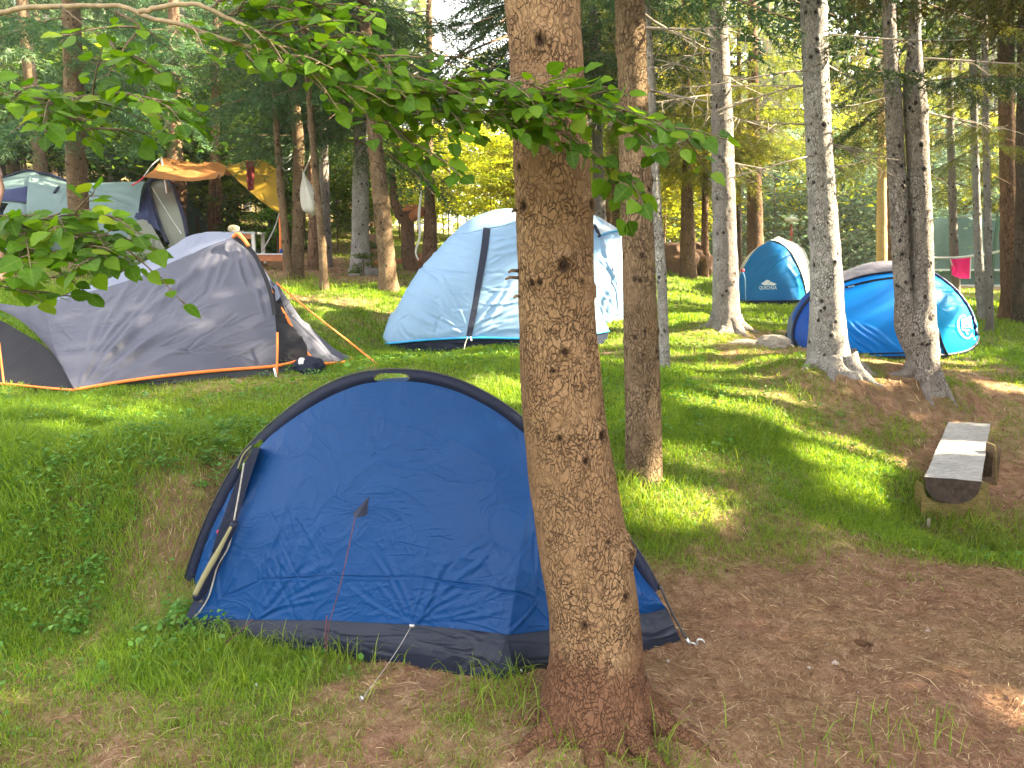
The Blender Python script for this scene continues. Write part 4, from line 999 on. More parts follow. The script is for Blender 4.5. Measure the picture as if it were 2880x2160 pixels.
part('navy_stripe', ribbon(on(G, [(1052,492),(1046,540),(1036,600),(1026,660),(1018,700),(1013,727)]), np.linspace(16,12,60), 60, -.02), M_STRAP, pt)
for s in ([(978,506),(1010,503),(1050,494),(1085,488),(1115,482)], [(1052,492),(1085,487),(1120,476)]):
    cord('seam', [(x,y,Y-.004) for x,y,Y in on(G, s)], .005, M_PALE, pt)
cord('hem_trim', [(x,y+1,Y-.01) for x,y,Y in hemc], .011, M_CYAN, pt, 8, 90)
sk = [(824,757,8.25),(870,758,8.02),(930,759,7.86),(1010,759,7.78),(1100,758,7.78),(1180,757,7.8),(1245,750,7.95),(1290,742,8.12),(1312,732,8.3)]
G = sheet([(x,y,Y+.03) for x,y,Y in hemc], sk, 90, 10)
G[:,-1,2] = np.minimum(G[:,-1,2], H(G[:,-1,0], G[:,-1,1])-.01)
part('skirt', wrinkle(G, rand_segs(20, (830,740,1130,758), 5, 10, 70, .012, 4, 64)), M_NAVY, pt)
A = cr(W(*np.array(sil).T), 80); Bk = A.copy(); Bk[:,1] = 9.0; Bk[:,0] *= 9.0/A[:,1]; Bk[:,2] = H(Bk[:,0], Bk[:,1]); v = np.linspace(0,1,20)
Gb = np.empty((80,20,3)); Gb[...,:2] = A[:,None,:2]*(1-DX(v))[None,:,None]+Bk[:,None,:2]*DX(v)[None,:,None]; Gb[...,2] = A[:,None,2]*(1-DZ(v))[None]+Bk[:,None,2]*DZ(v)[None]
part('rear_canopy', Gb, M_PALE, pt)
cord('peg_cord', [(1010,728,7.7),(1005,742,7.68),(1002,756,7.62)], .006, M_CORDG, pt)
cord('peg_cord', [(1016,728,7.7),(1018,736,7.69)], .009, M_STEEL, pt)

p2 = thing('dome_tent', W(1330,705,9.3), 'second pale blue dome tent, seen in the gap between the two front trunks', 'tent')
sil = [(1075,700,9.9),(1085,620,9.95),(1120,530,9.95),(1160,480,9.95),(1210,455,9.95),(1250,455,9.9),(1285,466,9.85),(1315,482,9.8),(1337,498,9.75),(1352,540,9.7),(1362,600,9.65),(1367,650,9.6),(1368,692,9.6)]
hem2 = [(1080,700,9.6),(1110,704,9.45),(1150,704,9.35),(1190,703,9.3),(1220,702,9.28),(1250,701,9.26),(1280,699,9.26),(1300,698,9.28),(1320,697,9.3),(1335,696,9.35),(1350,695,9.4),(1362,694,9.5),(1368,693,9.58)]
G = sheet(sil, hem2, 160, 120, wz=lambda v: 1-np.cos(v*math.pi/2)**1.2, wxy=lambda v: np.sin(v*math.pi/2)**.9)
G = wrinkle(G, [(1290,500,1345,640,.012,4),(1300,690,1318,620,.012,5),(1330,690,1320,620,.01,5),(1290,560,1340,590,.008,4)]+rand_segs(12, (1280,520,1345,690), 60, 30, 60, .008, 5, 71))
part('canopy', G, M_PALE, p2)
cord('vent_trim', [(x,y,Y-.03) for x,y,Y in on(G, [(1292,509),(1312,502),(1334,498)])], .012, M_CYAN, p2)
Gs = [W(np.array(a)[:,0], np.array(a)[:,1], np.array([on(G, a, 4)[k][2]-.05 for k in range(4)])) for a in ([(1283,464),(1300,472),(1318,484),(1335,496)], [(1290,508),(1304,505),(1320,501),(1335,498)])]
part('vent_flap', np.stack(Gs, 1), m_fabric('sun_whitened_nylon', (.62,.68,.74), .5, .4, .2), p2)  # roof cap, its sunlit white put into the fabric colour
cord('black_tag', [(x,y,Y-.03) for x,y,Y in on(G, [(1284,486),(1291,500),(1296,512)])], .022, M_NAVY, p2)
cord('pole_sleeve', [(x,y,Y-.02) for x,y,Y in on(G, [(1300,512),(1318,560),(1332,610),(1340,680)])], .008, M_GREYL, p2)
cord('hem_trim', [(x,y+1,Y-.01) for x,y,Y in hem2], .012, M_CYAN, p2, 8, 60)
G = sheet([(x,y,Y+.02) for x,y,Y in hem2], [(x+(-2 if x < 1200 else 2),y+15,Y+.02) for x,y,Y in hem2], 60, 6)
part('skirt', G, M_NAVY, p2)
A = cr(W(*np.array(sil).T), 60); Bk = A.copy(); Bk[:,1] = 10.6; Bk[:,0] *= 10.6/A[:,1]; Bk[:,2] = H(Bk[:,0], Bk[:,1]); v = np.linspace(0,1,14)
Gb = np.empty((60,14,3)); Gb[...,:2] = A[:,None,:2]*(1-DX(v))[None,:,None]+Bk[:,None,:2]*DX(v)[None,:,None]; Gb[...,2] = A[:,None,2]*(1-DZ(v))[None]+Bk[:,None,2]*DZ(v)[None]
part('rear_canopy', Gb, M_PALE, p2)

# ---- small teal tent with white fly
M_TEAL = m_fabric('teal_nylon', (.004,.17,.48), rough=.45, transl=.25, crinkle=.2, cscale=4, var=.1)
M_WHITE = m_fabric('white_fly', (.70,.70,.66), rough=.55, transl=.35, crinkle=.2, cscale=4, var=.05)
q = thing('dome_tent', W(1665,655,13.3), 'small teal dome tent with a white roof fly and a printed mountain mark', 'tent')
silL = [(1595,652,13.5),(1597,600,13.6),(1606,578,13.65),(1622,552,13.7),(1640,533,13.75),(1662,520,13.78)]
silR = [(1743,652,13.5),(1739,622,13.45),(1733,598,13.4),(1722,570,13.4),(1708,545,13.45),(1692,530,13.55),(1662,520,13.78)]
G = sheet(silL, silR, 70, 90, wz=None, wxy=None)
G[...,1] -= .35*np.sin(np.linspace(0,1,90)*math.pi)[None]*np.linspace(1,.15,70)[:,None]
G = wrinkle(G, [(1612,590,1660,560,.02,4),(1640,610,1690,550,.02,4),(1730,640,1700,570,.02,5),(1600,640,1650,600,.015,4)]+rand_segs(12, (1600,560,1730,650), -35, 20, 60, .012, 4, 81))
part('front_panel', G, M_TEAL, q); GQ = G
roof = [(1662,519,13.8),(1672,517,13.9),(1688,516,14.1),(1712,522,14.3),(1732,535,14.4),(1745,556,14.4),(1750,590,14.3),(1751,620,14.1),(1748,652,13.9)]
edge = [(1662,520,13.77),(1676,522,13.68),(1692,530,13.54),(1708,545,13.44),(1716,558,13.4),(1724,575,13.39),(1733,598,13.39),(1739,622,13.44),(1743,652,13.49)]
part('fly', wrinkle(sheet(roof, edge, 70, 30, wz=lambda v: v**1.3), rand_segs(8, (1690,520,1748,600), 40, 20, 40, .02, 3, 82)), M_WHITE, q)
part('fly_left', sheet([(1596,600,14.2),(1599,580,14.3),(1612,556,14.3),(1635,535,14.2),(1662,519,13.8)], [(1597,602,13.62),(1606,577,13.66),(1622,551,13.71),(1640,532,13.76),(1662,520,13.79)], 30, 8), M_WHITE, q)
cord('fly_edge', edge, .012, M_POLE, q)
part('base_strip', sheet([(1594,649,13.45),(1640,650,13.2),(1700,649,13.15),(1744,648,13.4)], [(1596,661,13.45),(1640,662,13.2),(1700,662,13.15),(1743,658,13.4)], 30, 4), M_STRAP, q)
cord('hem_trim', [(x,y,Y-.03) for x,y,Y in [(1594,649,13.45),(1640,650,13.2),(1700,649,13.15),(1744,648,13.4)]], .014, M_BLUE, q)
cord('door_cord', [(1604,577+10,13.4),(1609,600,13.3),(1611,650,13.2)], .009, m_plain('pale_blue_cord', (.2,.4,.6), .6, .1), q)
g = Geo(); g.box(W(1604,584,13.4), (.06,.03,.05)); ob('red_tab', g.mesh('red_tab', M_RED), q)
part('rear_panel', sheet([(1596,652,14.9),(1602,580,14.9),(1650,530,14.5),(1690,516,14.2),(1740,550,14.5),(1751,650,14.8)], [(1596,652,13.6),(1598,600,13.7),(1640,534,13.8),(1662,520,13.8),(1690,516,14.1),(1748,652,13.9)], 40, 10), M_WHITE, q)
M_LOGO = m_plain('white_print', (.75,.82,.86), .6, .02)
def text_on(body, Gs, cx, cy, wpx, hpx, name, par, slant=0., rot=0., off=.012):
    cu = bpy.data.curves.new(name, 'FONT'); cu.body = body; cu.resolution_u = 3; cu.offset = .012
    o = bpy.data.objects.new(name, cu); dg = bpy.context.evaluated_depsgraph_get()
    me = bpy.data.meshes.new_from_object(o); bpy.data.objects.remove(o)
    V = np.array([v.co[:] for v in me.vertices]); Fs = [list(p.vertices) for p in me.polygons]
    x = (V[:,0]-V[:,0].min())/np.ptp(V[:,0])-.5; y = (V[:,1]-V[:,1].min())/np.ptp(V[:,1])-.5
    px, py = x*wpx+slant*y*hpx, -y*hpx; c_, s_ = math.cos(rot), math.sin(rot)
    put_px(Gs, [(cx+c_*px-s_*py, cy+s_*px+c_*py)], [Fs], name, par, off)
def put_px(Gs, polys, Fss, name, par, off=.012, mat=None):
    """flat print lying on the sheet Gs, given in picture-plane outlines"""
    q_, _ = proj(Gs); qf = q_.reshape(-1,2); Yf = Gs[...,1].ravel()
    Vs, Ft, n = [], [], 0
    for (px, py), Fs in zip(polys, Fss):
        px = np.asarray(px, float); py = np.asarray(py, float)
        YY = np.array([Yf[np.argmin((qf[:,0]-a)**2+(qf[:,1]-b)**2)] for a, b in zip(px, py)])
        Vs.append(W(px, py, YY-off)); Ft += [[i+n for i in f] for f in Fs]; n += len(px)
    me = bpy.data.meshes.new(name); me.from_pydata(np.concatenate(Vs).tolist(), [], Ft); me.materials.append(mat or M_LOGO)
    return ob(name, me, par)
text_on('QUECHUA', GQ, 1659, 622, 38, 9, 'lettering', q, off=.03)
zz = lambda pts: (([p[0] for p in pts], [p[1] for p in pts]), [list(range(len(pts)))])
mk = [zz([(1644,613),(1657,604),(1660,606),(1650,616)]), zz([(1650,616),(1660,605),(1664,607),(1657,616)]), zz([(1657,616),(1665,608),(1670,611),(1665,616)]), zz([(1665,616),(1670,610),(1678,614),(1672,617)])]
put_px(GQ, [a for a, b in mk], [b for a, b in mk], 'mountain_mark', q, .03)

# ---- bright blue pop-up tent
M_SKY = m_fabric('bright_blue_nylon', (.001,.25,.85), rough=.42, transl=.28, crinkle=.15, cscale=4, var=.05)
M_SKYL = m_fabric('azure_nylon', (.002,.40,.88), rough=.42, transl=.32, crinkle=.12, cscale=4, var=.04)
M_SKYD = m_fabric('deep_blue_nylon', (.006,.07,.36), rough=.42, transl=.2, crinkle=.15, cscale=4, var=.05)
M_GTOP = m_fabric('grey_top', (.16,.155,.20), rough=.45, transl=.1, crinkle=.45, cscale=8, var=.25)
q = thing('popup_tent', W(1900,770,8.2), 'bright blue low pop-up tent with a grey top strip and white emblem', 'tent')
top = [(1699,716,8.7),(1703,690,8.75),(1725,652,8.8),(1760,618,8.85),(1795,596,8.9),(1830,583,8.9),(1870,569,8.9),(1920,563,8.9),(1960,568,8.9),(2000,582,8.9),(2030,597,8.9),(2065,625,8.9),(2090,655,8.9),(2105,685,8.85),(2113,722,8.8)]
bot = [(1700,720,8.65),(1703,740,8.5),(1716,755,8.35),(1735,763,8.25),(1770,768,8.15),(1810,771,8.1),(1860,772,8.08),(1910,772,8.08),(1960,771,8.1),(1990,769,8.15),(2020,767,8.2),(2060,764,8.3),(2090,756,8.45),(2108,742,8.6),(2113,726,8.75)]
G = sheet(top, bot, 300, 160, wz=lambda v: 1-np.cos(v*math.pi/2)**1.15, wxy=lambda v: np.sin(v*math.pi/2)**.85)
G = wrinkle(G, [(1832,690,1900,760,.02,6),(1845,690,1935,765,.016,5),(1860,700,1950,755,.012,5),(1830,735,1880,768,.012,4),(1832,715,1890,768,.014,4)]+rand_segs(10, (1720,700,1790,760), 30, 20, 50, .01, 5, 91)+rand_segs(8, (2030,620,2090,700), 10, 20, 50, .008, 4, 92))
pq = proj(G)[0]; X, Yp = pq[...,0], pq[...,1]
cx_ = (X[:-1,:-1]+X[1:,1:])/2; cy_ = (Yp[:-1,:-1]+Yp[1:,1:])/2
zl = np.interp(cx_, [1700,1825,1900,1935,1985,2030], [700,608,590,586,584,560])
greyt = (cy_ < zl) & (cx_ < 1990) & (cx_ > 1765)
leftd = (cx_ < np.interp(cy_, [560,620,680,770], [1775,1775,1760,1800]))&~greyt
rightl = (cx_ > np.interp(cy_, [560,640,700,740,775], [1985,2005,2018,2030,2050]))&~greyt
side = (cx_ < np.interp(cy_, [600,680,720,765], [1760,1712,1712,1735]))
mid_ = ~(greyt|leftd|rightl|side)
i = np.arange(299)[:,None]*160; j = np.arange(159)[None]; FQ = np.stack([i+j, i+j+1, i+161+j, i+160+j], -1)
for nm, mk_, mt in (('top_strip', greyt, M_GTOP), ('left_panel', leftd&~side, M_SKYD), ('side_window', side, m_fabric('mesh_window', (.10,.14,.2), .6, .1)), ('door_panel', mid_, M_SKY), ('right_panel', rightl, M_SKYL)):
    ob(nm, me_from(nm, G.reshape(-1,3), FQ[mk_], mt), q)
GP = G
def onG(pts, off=.02, n=50): return [(x, y, Y-off) for x, y, Y in on(GP, pts, n)]
cord('edge_trim', onG([(1790,622),(1825,608),(1865,596),(1900,590),(1935,586),(1975,585)]), .012, M_NAVY, q, 8, 50)
part('zip', ribbon(onG([(1825,621),(1860,612),(1900,604),(1950,598)]), 5, 50), M_NAVY, q)
cord('edge_trim', onG([(1985,575),(2025,596),(2060,623),(2086,655),(2103,690),(2109,725)]), .022, m_plain('navy_trim', (.01,.015,.10), .5, .1), q, 8, 50)
cord('edge_trim', onG([(2015,680),(2026,715),(2036,745),(2046,766)]), .014, M_NAVY, q, 8, 50)
cord('edge_trim', onG([(1752,640),(1730,668),(1716,700),(1713,730),(1722,752)]), .018, M_NAVY, q, 8, 50)
cord('hem_trim', onG([(1800,762),(1860,764),(1920,763),(1980,761),(2030,757)]), .008, M_NAVY, q, 8, 50)
cord('base_edge', [(x,y+1,Y) for x,y,Y in bot], .02, M_NAVY, q, 8, 80)
cord('zip_tape_end', onG([(1832,620),(1845,617)]), .009, M_STEEL, q, 6, 6)
Rb = Geo(); A = cr(W(*np.array(top).T), 60); Bk = A.copy(); Bk[:,1] = 9.8-.3*np.abs(np.linspace(-1,1,60)); Bk[:,0] = (Bk[:,0]-4.35)*.93+4.35*9.7/8.7; Bk[:,2] = H(Bk[:,0], Bk[:,1]); v = np.linspace(0,1,14)
Gb = np.empty((60,14,3)); Gb[...,:2] = A[:,None,:2]*(1-DX(v))[None,:,None]+Bk[:,None,:2]*DX(v)[None,:,None]; Gb[...,2] = A[:,None,2]*(1-DZ(v))[None]+Bk[:,None,2]*DZ(v)[None]
part('rear_canopy', Gb, M_SKYD, q)
# emblem: sideways columns with a swoosh
pol = []
def barp(x1,y1,x2,y2,w):
    w = w*.8
    d = np.array([x2-x1,y2-y1], float); d /= np.hypot(*d); n = np.array([-d[1], d[0]])*w/2
    return zz([(x1+n[0],y1+n[1]),(x2+n[0],y2+n[1]),(x2-n[0],y2-n[1]),(x1-n[0],y1-n[1])])
pol += [barp(2096,683,2096,703,5), barp(2078,690,2095,687,3.4), barp(2078,695.5,2095,694,3.4), barp(2078,701,2095,700,3.4), barp(2079,690,2080,714,3.2), barp(2080,707,2097,706,3.2), barp(2080,713,2094,713,3.2), barp(2094,703,2101,709,3), barp(2086,713,2091,722,3.4)]
arc = [(2086,682),(2078,682),(2072,688),(2070,697),(2071,708),(2075,718),(2081,726),(2089,731),(2097,727),(2100,720)]
ac = cr(np.array(arc, float), 20)
for k in range(19): pol.append(barp(*ac[k], *ac[k+1], 2.4+1.2*math.sin(k/19*3.14)))
pol += [barp(2099,726,2104,725,3), barp(2104,732,2107,731,3)]
put_px(GP, [a for a, b in pol], [b for a, b in pol], 'emblem', q, .03)

# ---- long green tunnel tent at the back left
M_SAGE = m_fabric('sage_nylon', (.115,.165,.165), rough=.5, transl=.12, crinkle=.3, cscale=3, var=.08)
M_STONE = m_fabric('stone_nylon', (.19,.20,.165), rough=.5, transl=.15, crinkle=.15, cscale=3, var=.06)
M_PURP = m_fabric('violet_nylon', (.022,.028,.075), rough=.5, transl=.15, crinkle=.3, cscale=4)
q = thing('tunnel_tent', W(250,590,13), 'long sage green tunnel tent with a tall stone coloured door arch', 'tent')
G = sheet([(75,373,14),(110,384,14),(150,393,14),(193,396,14),(250,395,13.9),(319,393,13.7)], [(60,520,12.2),(120,545,12.1),(180,560,12.0),(220,575,11.9),(260,590,11.8),(300,600,11.8)], 140, 80, wz=lambda v: 1-np.cos(v*math.pi/2)**1.3, wxy=lambda v: np.sin(v*math.pi/2))
G = wrinkle(G, [(200,415,300,430,.03,4),(195,428,290,445,.04,5),(200,440,310,455,.03,4),(160,415,120,405,.03,4),(125,440,160,400,.03,4)]+rand_segs(16, (100,400,310,560), 12, 12, 90, .02, 4, 95))
part('tunnel_body', G, M_SAGE, q)
G = sheet([(-60,410,13.6),(0,388,13.8),(30,377,13.9),(60,369,14),(75,373,14)], [(-60,540,12.4),(0,540,12.3),(50,530,12.2),(90,480,12.6),(101,428,13.0)], 60, 40, wz=lambda v: 1-np.cos(v*math.pi/2)**1.3, wxy=lambda v: np.sin(v*math.pi/2))
part('end_dome', G, M_SAGE, q)
part('violet_window', np.stack([W(np.array(a)[:,0], np.array(a)[:,1], np.array([on(G, a, 3)[k][2]-.05 for k in range(3)])) for a in ([(-10,411),(30,407),(65,401)], [(-10,434),(30,434),(57,437)])], 1), M_PURP, q)
for pth in ([(-40,400),(0,388),(30,376),(58,368),(76,372),(92,390),(101,425)], [(75,372),(110,378),(150,392),(193,396)], [(110,430),(122,410),(135,400),(150,394)], [(-20,440),(10,434),(40,440),(58,446)]):
    cord('pole_sleeve', [(x,y,12.9 if y > 400 else 13.6) for x,y in pth], .022, M_NAVY, q, 8, 40)
G = sheet([(319,400,13.6),(305,430,12.9),(296,455,12.4),(290,470,12.2)], [(326,420,13.0),(330,450,12.6),(340,480,12.1),(346,500,11.9)], 20, 16)
part('side_mesh', wrinkle(G, rand_segs(8, (295,420,340,480), 80, 15, 50, .03, 4, 96)), M_PURP, q)
dl = [(322,400,13.5),(325,420,13.2),(332,450,12.8),(345,490,12.2),(358,520,11.8),(368,540,11.6)]; dr = [(372,408,13.5),(378,425,13.2),(386,450,12.8),(396,480,12.3),(404,510,11.9),(408,540,11.6)]
G = sheet(dl, dr, 60, 30)
arcp = np.array([(322,402,13.5),(326,394,13.55),(336,388,13.6),(348,386,13.6),(360,390,13.6),(368,398,13.55),(372,408,13.5)])
Ga = sheet([tuple(p) for p in arcp], [(322+50*t, 403+5*t, 13.5) for t in np.linspace(0,1,7)], 40, 8)
part('door_arch', [G, Ga], M_STONE, q)
cord('door_edge', [(322,402,13.4),(325,420,13.1),(334,450,12.7),(347,490,12.1),(362,525,11.6)], .03, M_NAVY, q, 8, 40)
cord('door_edge', [(320,400,13.4),(326,391,13.5),(346,384,13.55),(364,391,13.5),(378,412,13.3),(388,440,12.9),(398,475,12.4),(406,510,11.8)], .035, M_NAVY, q, 8, 60)
G = sheet([(290,480,12.0),(305,474,12.1),(320,478,12.1),(335,500,11.9),(352,530,11.6),(362,545,11.4)], [(272,560,11.4),(285,574,11.3),(300,584,11.2),(320,590,11.2),(345,592,11.2),(365,590,11.2)], 50, 30, belly=.1)
part('porch', wrinkle(G, rand_segs(14, (280,500,350,570), 50, 20, 70, .03, 5, 97)), M_STONE, q)
cord('guy_line', [(328,404,13.2),(356,450,12.5),(392,505,11.6)], .008, M_STEEL, q)
A = cr(W(*np.array([(-60,410,13.6),(0,388,13.8),(60,369,14),(150,393,14),(319,393,13.7),(346,384,13.6)]).T), 50); Bk = A.copy(); Bk[:,1] = 15.6; Bk[:,2] = H(Bk[:,0], Bk[:,1]); v = np.linspace(0,1,12)
Gb = np.empty((50,12,3)); Gb[...,:2] = A[:,None,:2]*(1-DX(v))[None,:,None]+Bk[:,None,:2]*DX(v)[None,:,None]; Gb[...,2] = A[:,None,2]*(1-DZ(v))[None]+Bk[:,None,2]*DZ(v)[None]
part('far_side', Gb, M_SAGE, q)
# ------------------------------------------------------------------ bench, tarp, table and the other small things
M_WOODG = m_plain('weathered_wood', (.42,.39,.36), .75, .3, 5, bumps=.4)
def m_wood(name, a, b, sc=(1,1,1), rough=.8):
    m, nt, out = newmat(name); v = coords(nt, sc)
    n = noise(nt, v, 9, 5, .7); n2 = noise(nt, coords(nt), 4, 4)
    c = ramp(nt, n, [(.32, tuple(x*.45 for x in a)), (.45, a), (.68, b)])
    c = mix(nt, ramp(nt, n2, [(.4,(0,0,0)),(.7,(.5,.5,.5))]), c, tuple(x*.6 for x in a))
    p = nd(nt, 'BsdfPrincipled', Roughness=rough); nt.links.new(c, p.inputs['Base Color'])
    nt.links.new(bump(nt, n, .7, .01), p.inputs['Normal']); nt.links.new(p.outputs[0], out.inputs[0]); return m
M_SLAB = m_wood('weathered_slab', (.36,.34,.33), (.56,.54,.53), (2.2,9,2.2))
M_ENDG = m_wood('dark_end_grain', (.03,.018,.012), (.07,.042,.028), (3,3,3))
M_MOSS = m_wood('mossy_wood', (.15,.11,.03), (.26,.19,.06), (3,3,9))
nb = hit(2058,1132); zb = float(nb[2])
# seat top corners from the picture
def at_z(px, py, z):
    d = W(px, py, 1.0)-np.array([0,0,CAMZ]); s = (z-CAMZ)/d[2]; return np.array([0,0,CAMZ])+d*s
def z_on_Y(px, py, Y): return W(px, py, Y)[2]
Yf = float(nb[1])-.0
zt = float(z_on_Y(2060,1036,Yf-.08))
c0 = at_z(1998,1030,zt); c1 = at_z(2119,1040,zt); c3 = at_z(2048,912,zt); c2 = at_z(2140,915,zt)
bench = thing('log_bench', [(c0[0]+c1[0])/2, nb[1], zb], 'split log bench with a flat grey top by the right path', 'bench')
n = 40
La = np.linspace(0, 1, n)[:,None]; Lp = c0+(c3-c0)*La; Rp = c1+(c2-c1)*La
a = np.linspace(0, math.pi, 15)
prof = [(0,0),(.25,.0),(.5,.004),(.75,.0),(1,0)]+[((math.cos(x)+1)/2*1.0, -.155*math.sin(x)**.75) for x in a[1:-1]]
rng = np.random.default_rng(8)
V = np.empty((n, len(prof), 3)); nz = fbm(np.linspace(0,8,n), np.zeros(n), seed=4)
for k, (x, z) in enumerate(prof):
    xx = x + (0 if 0 < x < 1 else .02)*nz*(1 if x > .5 else -1)
    V[:,k] = Lp+(Rp-Lp)*np.asarray(xx).reshape(-1,1)*np.ones((n,1)); V[:,k,2] += z*(1+.08*nz)
g = Geo(); m_ = len(prof); i = np.arange(n-1)[:,None]*m_; j = np.arange(m_)[None]; jn = (j+1)%m_
g.add(V.reshape(-1,3), np.stack([i+j, i+m_+j, i+m_+jn, i+jn], -1).reshape(-1,4))
seat = ob('seat', g.mesh('seat', M_SLAB, smooth=False), bench)
for E, rv in ((V[0]+[0,-.004,0], 0), (V[-1]+[0,.004,0], 1)):
    g = Geo(); g.V.append(E); g.V.append(E.mean(0)[None]); g.n = m_+1; kk_ = np.arange(m_)
    g.F3.append(np.stack([kk_, (kk_+1)%m_, np.full(m_, m_)], -1)[:, ::(-1 if rv else 1)]); ob('end_face', g.mesh('end_face', M_ENDG, False), bench)
def block(px0, px1, Yc, thick, ztop, name='leg'):
    """upright plank with a hollow that carries the log"""
    z0 = float(H((W(px0,1100,Yc)[0]+W(px1,1100,Yc)[0])/2, Yc))-.08
    x0, x1 = W(px0,1100,Yc)[0], W(px1,1100,Yc)[0]; cx = (x0+x1)/2
    xs = np.linspace(x0, x1, 25); lw = abs(x1-x0)/2
    cc = (c0+c1)/2 if Yc < 4.8 else (c2+c3)/2
    half = abs((c1-c0)[0])/2 if Yc < 4.8 else abs((c2-c3)[0])/2
    dip = np.where(np.abs(xs-cc[0]) < half*.92, -.13*np.sqrt(np.clip(1-((xs-cc[0])/(half*.95))**2, 0, 1)), 0)
    zt_ = ztop+dip; g = Geo(); k = 25
    Vv = np.array([[x, Yc+dy, z] for dy in (-thick/2, thick/2) for row in (0, 1) for x, z in zip(xs, zt_ if row else np.full(k, z0))])
    fs = []
    for s in range(k-1):
        fs += [[s, s+1, k+s+1, k+s], [2*k+s+1, 2*k+s, 3*k+s, 3*k+s+1], [k+s, k+s+1, 3*k+s+1, 3*k+s]]
    fs += [[0, k, 3*k, 2*k], [k-1, 3*k-1, 4*k-1, 2*k-1]]
    g.add(Vv, fs); return ob(name, g.mesh(name, M_MOSS, False), bench)
block(1981, 2121, Yf+.055, .09, zt-.055)
Yb_ = 5.22; xr = float(W(2151,1000,Yb_)[0]); xl_ = float(W(2050,1000,Yb_)[0]); zz0 = float(H(xr, Yb_))-.05; zt3 = float(W(2150,958,Yb_)[2])
g = Geo(); aa = np.linspace(0, math.pi/2, 7); xm_ = float(W(2135,1000,Yb_)[0]); pf = [(xl_, zz0), (xl_, zt-.175), (xm_, zt-.175), (xm_, zt3)]+[(xr-.05+.045*math.sin(k_), zt3-.05+.05*math.cos(k_)) for k_ in aa]+[(xr-.005, zz0)]; n_ = len(pf)
g.add(np.array([[x, Yb_+dy, z] for dy in (-.05,.05) for x, z in pf]), [[k_, (k_+1)%n_, n_+(k_+1)%n_, n_+k_] for k_ in range(n_)]); g.V.append(np.array([[xm_+.012, Yb_-.05, zt-.21]])); ci = g.n; g.n += 1
g.F3.append(np.array([[k_, (k_+1)%n_, ci] for k_ in range(n_)])[:, ::-1]); ob('leg', g.mesh('leg', m_wood('dark_leg', (.10,.06,.03), (.17,.11,.055), (3,3,9)), False), bench)
cord('cut_edge', [(2137,959,Yb_-.05),(2145,961,Yb_-.05),(2149,968,Yb_-.05),(2151,1000,Yb_-.05),(2152,1045,Yb_-.05)], .006, M_MOSS, bench, 6)
g = Geo(); s0 = hit(2005,1140); g.tube(np.array([s0-[0,0,.05], s0+[0,0,.06]]), .012, 8)
tag(ob('wooden_peg', g.mesh('wooden_peg', M_TWIG)), 'short wooden peg in the grass before the log bench', 'peg')

# tarp between the trees
M_TARP = m_fabric('orange_tarp', (.33,.14,.045), rough=.6, transl=.3, crinkle=.3, cscale=3, var=.1, tc=(.42,.16,.04))
M_TARPY = m_fabric('yellow_tarp', (.38,.24,.025), rough=.6, transl=.5, crinkle=.3, cscale=3, var=.1, tc=(.55,.37,.02))
q = thing('tarp', W(450,570,13.5), 'orange and yellow tarp slung between the trees over the camp table', 'tarp')
G = sheet([(350,340,14.2),(400,342,14.4),(460,344,14.4),(530,345,14.2),(560,350,13.9)], [(310,382,12.6),(360,380,12.8),(420,378,12.9),(480,368,13.0),(530,350,13.3)], 80, 30, belly=-.1)
G[...,2] -= .10*np.sin(np.linspace(0,1,80)*math.pi)[:,None]
part('orange_sheet', wrinkle(G, rand_segs(14, (330,345,520,370), 5, 5, 120, .05, 4, 101)), M_TARP, q)
G = sheet([(530,346,13.4),(555,344,13.4),(580,352,13.2),(603,372,12.8)], [(488,364,12.9),(525,400,12.7),(565,435,12.4),(604,461,12.0)], 60, 40)
part('yellow_sheet', wrinkle(G, rand_segs(14, (500,350,600,450), 35, 12, 80, .04, 4, 102)), M_TARPY, q)
G = sheet([(531,349,12.7),(540,348,12.7),(550,350,12.7)], [(535,410,12.6),(541,412,12.6),(549,409,12.6)], 10, 20)
hr = part('hanging_towel', wrinkle(G, [(536,350,538,410,.03,3),(544,350,546,410,.03,3)]), m_fabric('maroon_cloth', (.10,.012,.012), .8, .05), None); tag(hr, 'maroon towel hanging from the fold of the orange tarp', 'towel')
cord('support_pole', [(348,340,13.9),(352,365,13.7),(357,392,13.5),(361,420,13.3)], .02, M_STEEL, q)
cord('guy_line', [(348,340,14),(330,355,13.5),(310,382,12.7)], .010, M_CORDG, q)
cord('guy_line', [(312,381,12.7),(300,392,12.5),(285,400,12.3)], .010, M_RED, q)
cord('guy_line', [(604,461,12),(590,500,11.8),(566,544,11.7)], .012, M_CORDG, q)
cord('strap', [(604,461,12),(606,500,12),(606,545,12)], .02, M_ORANGE, q)
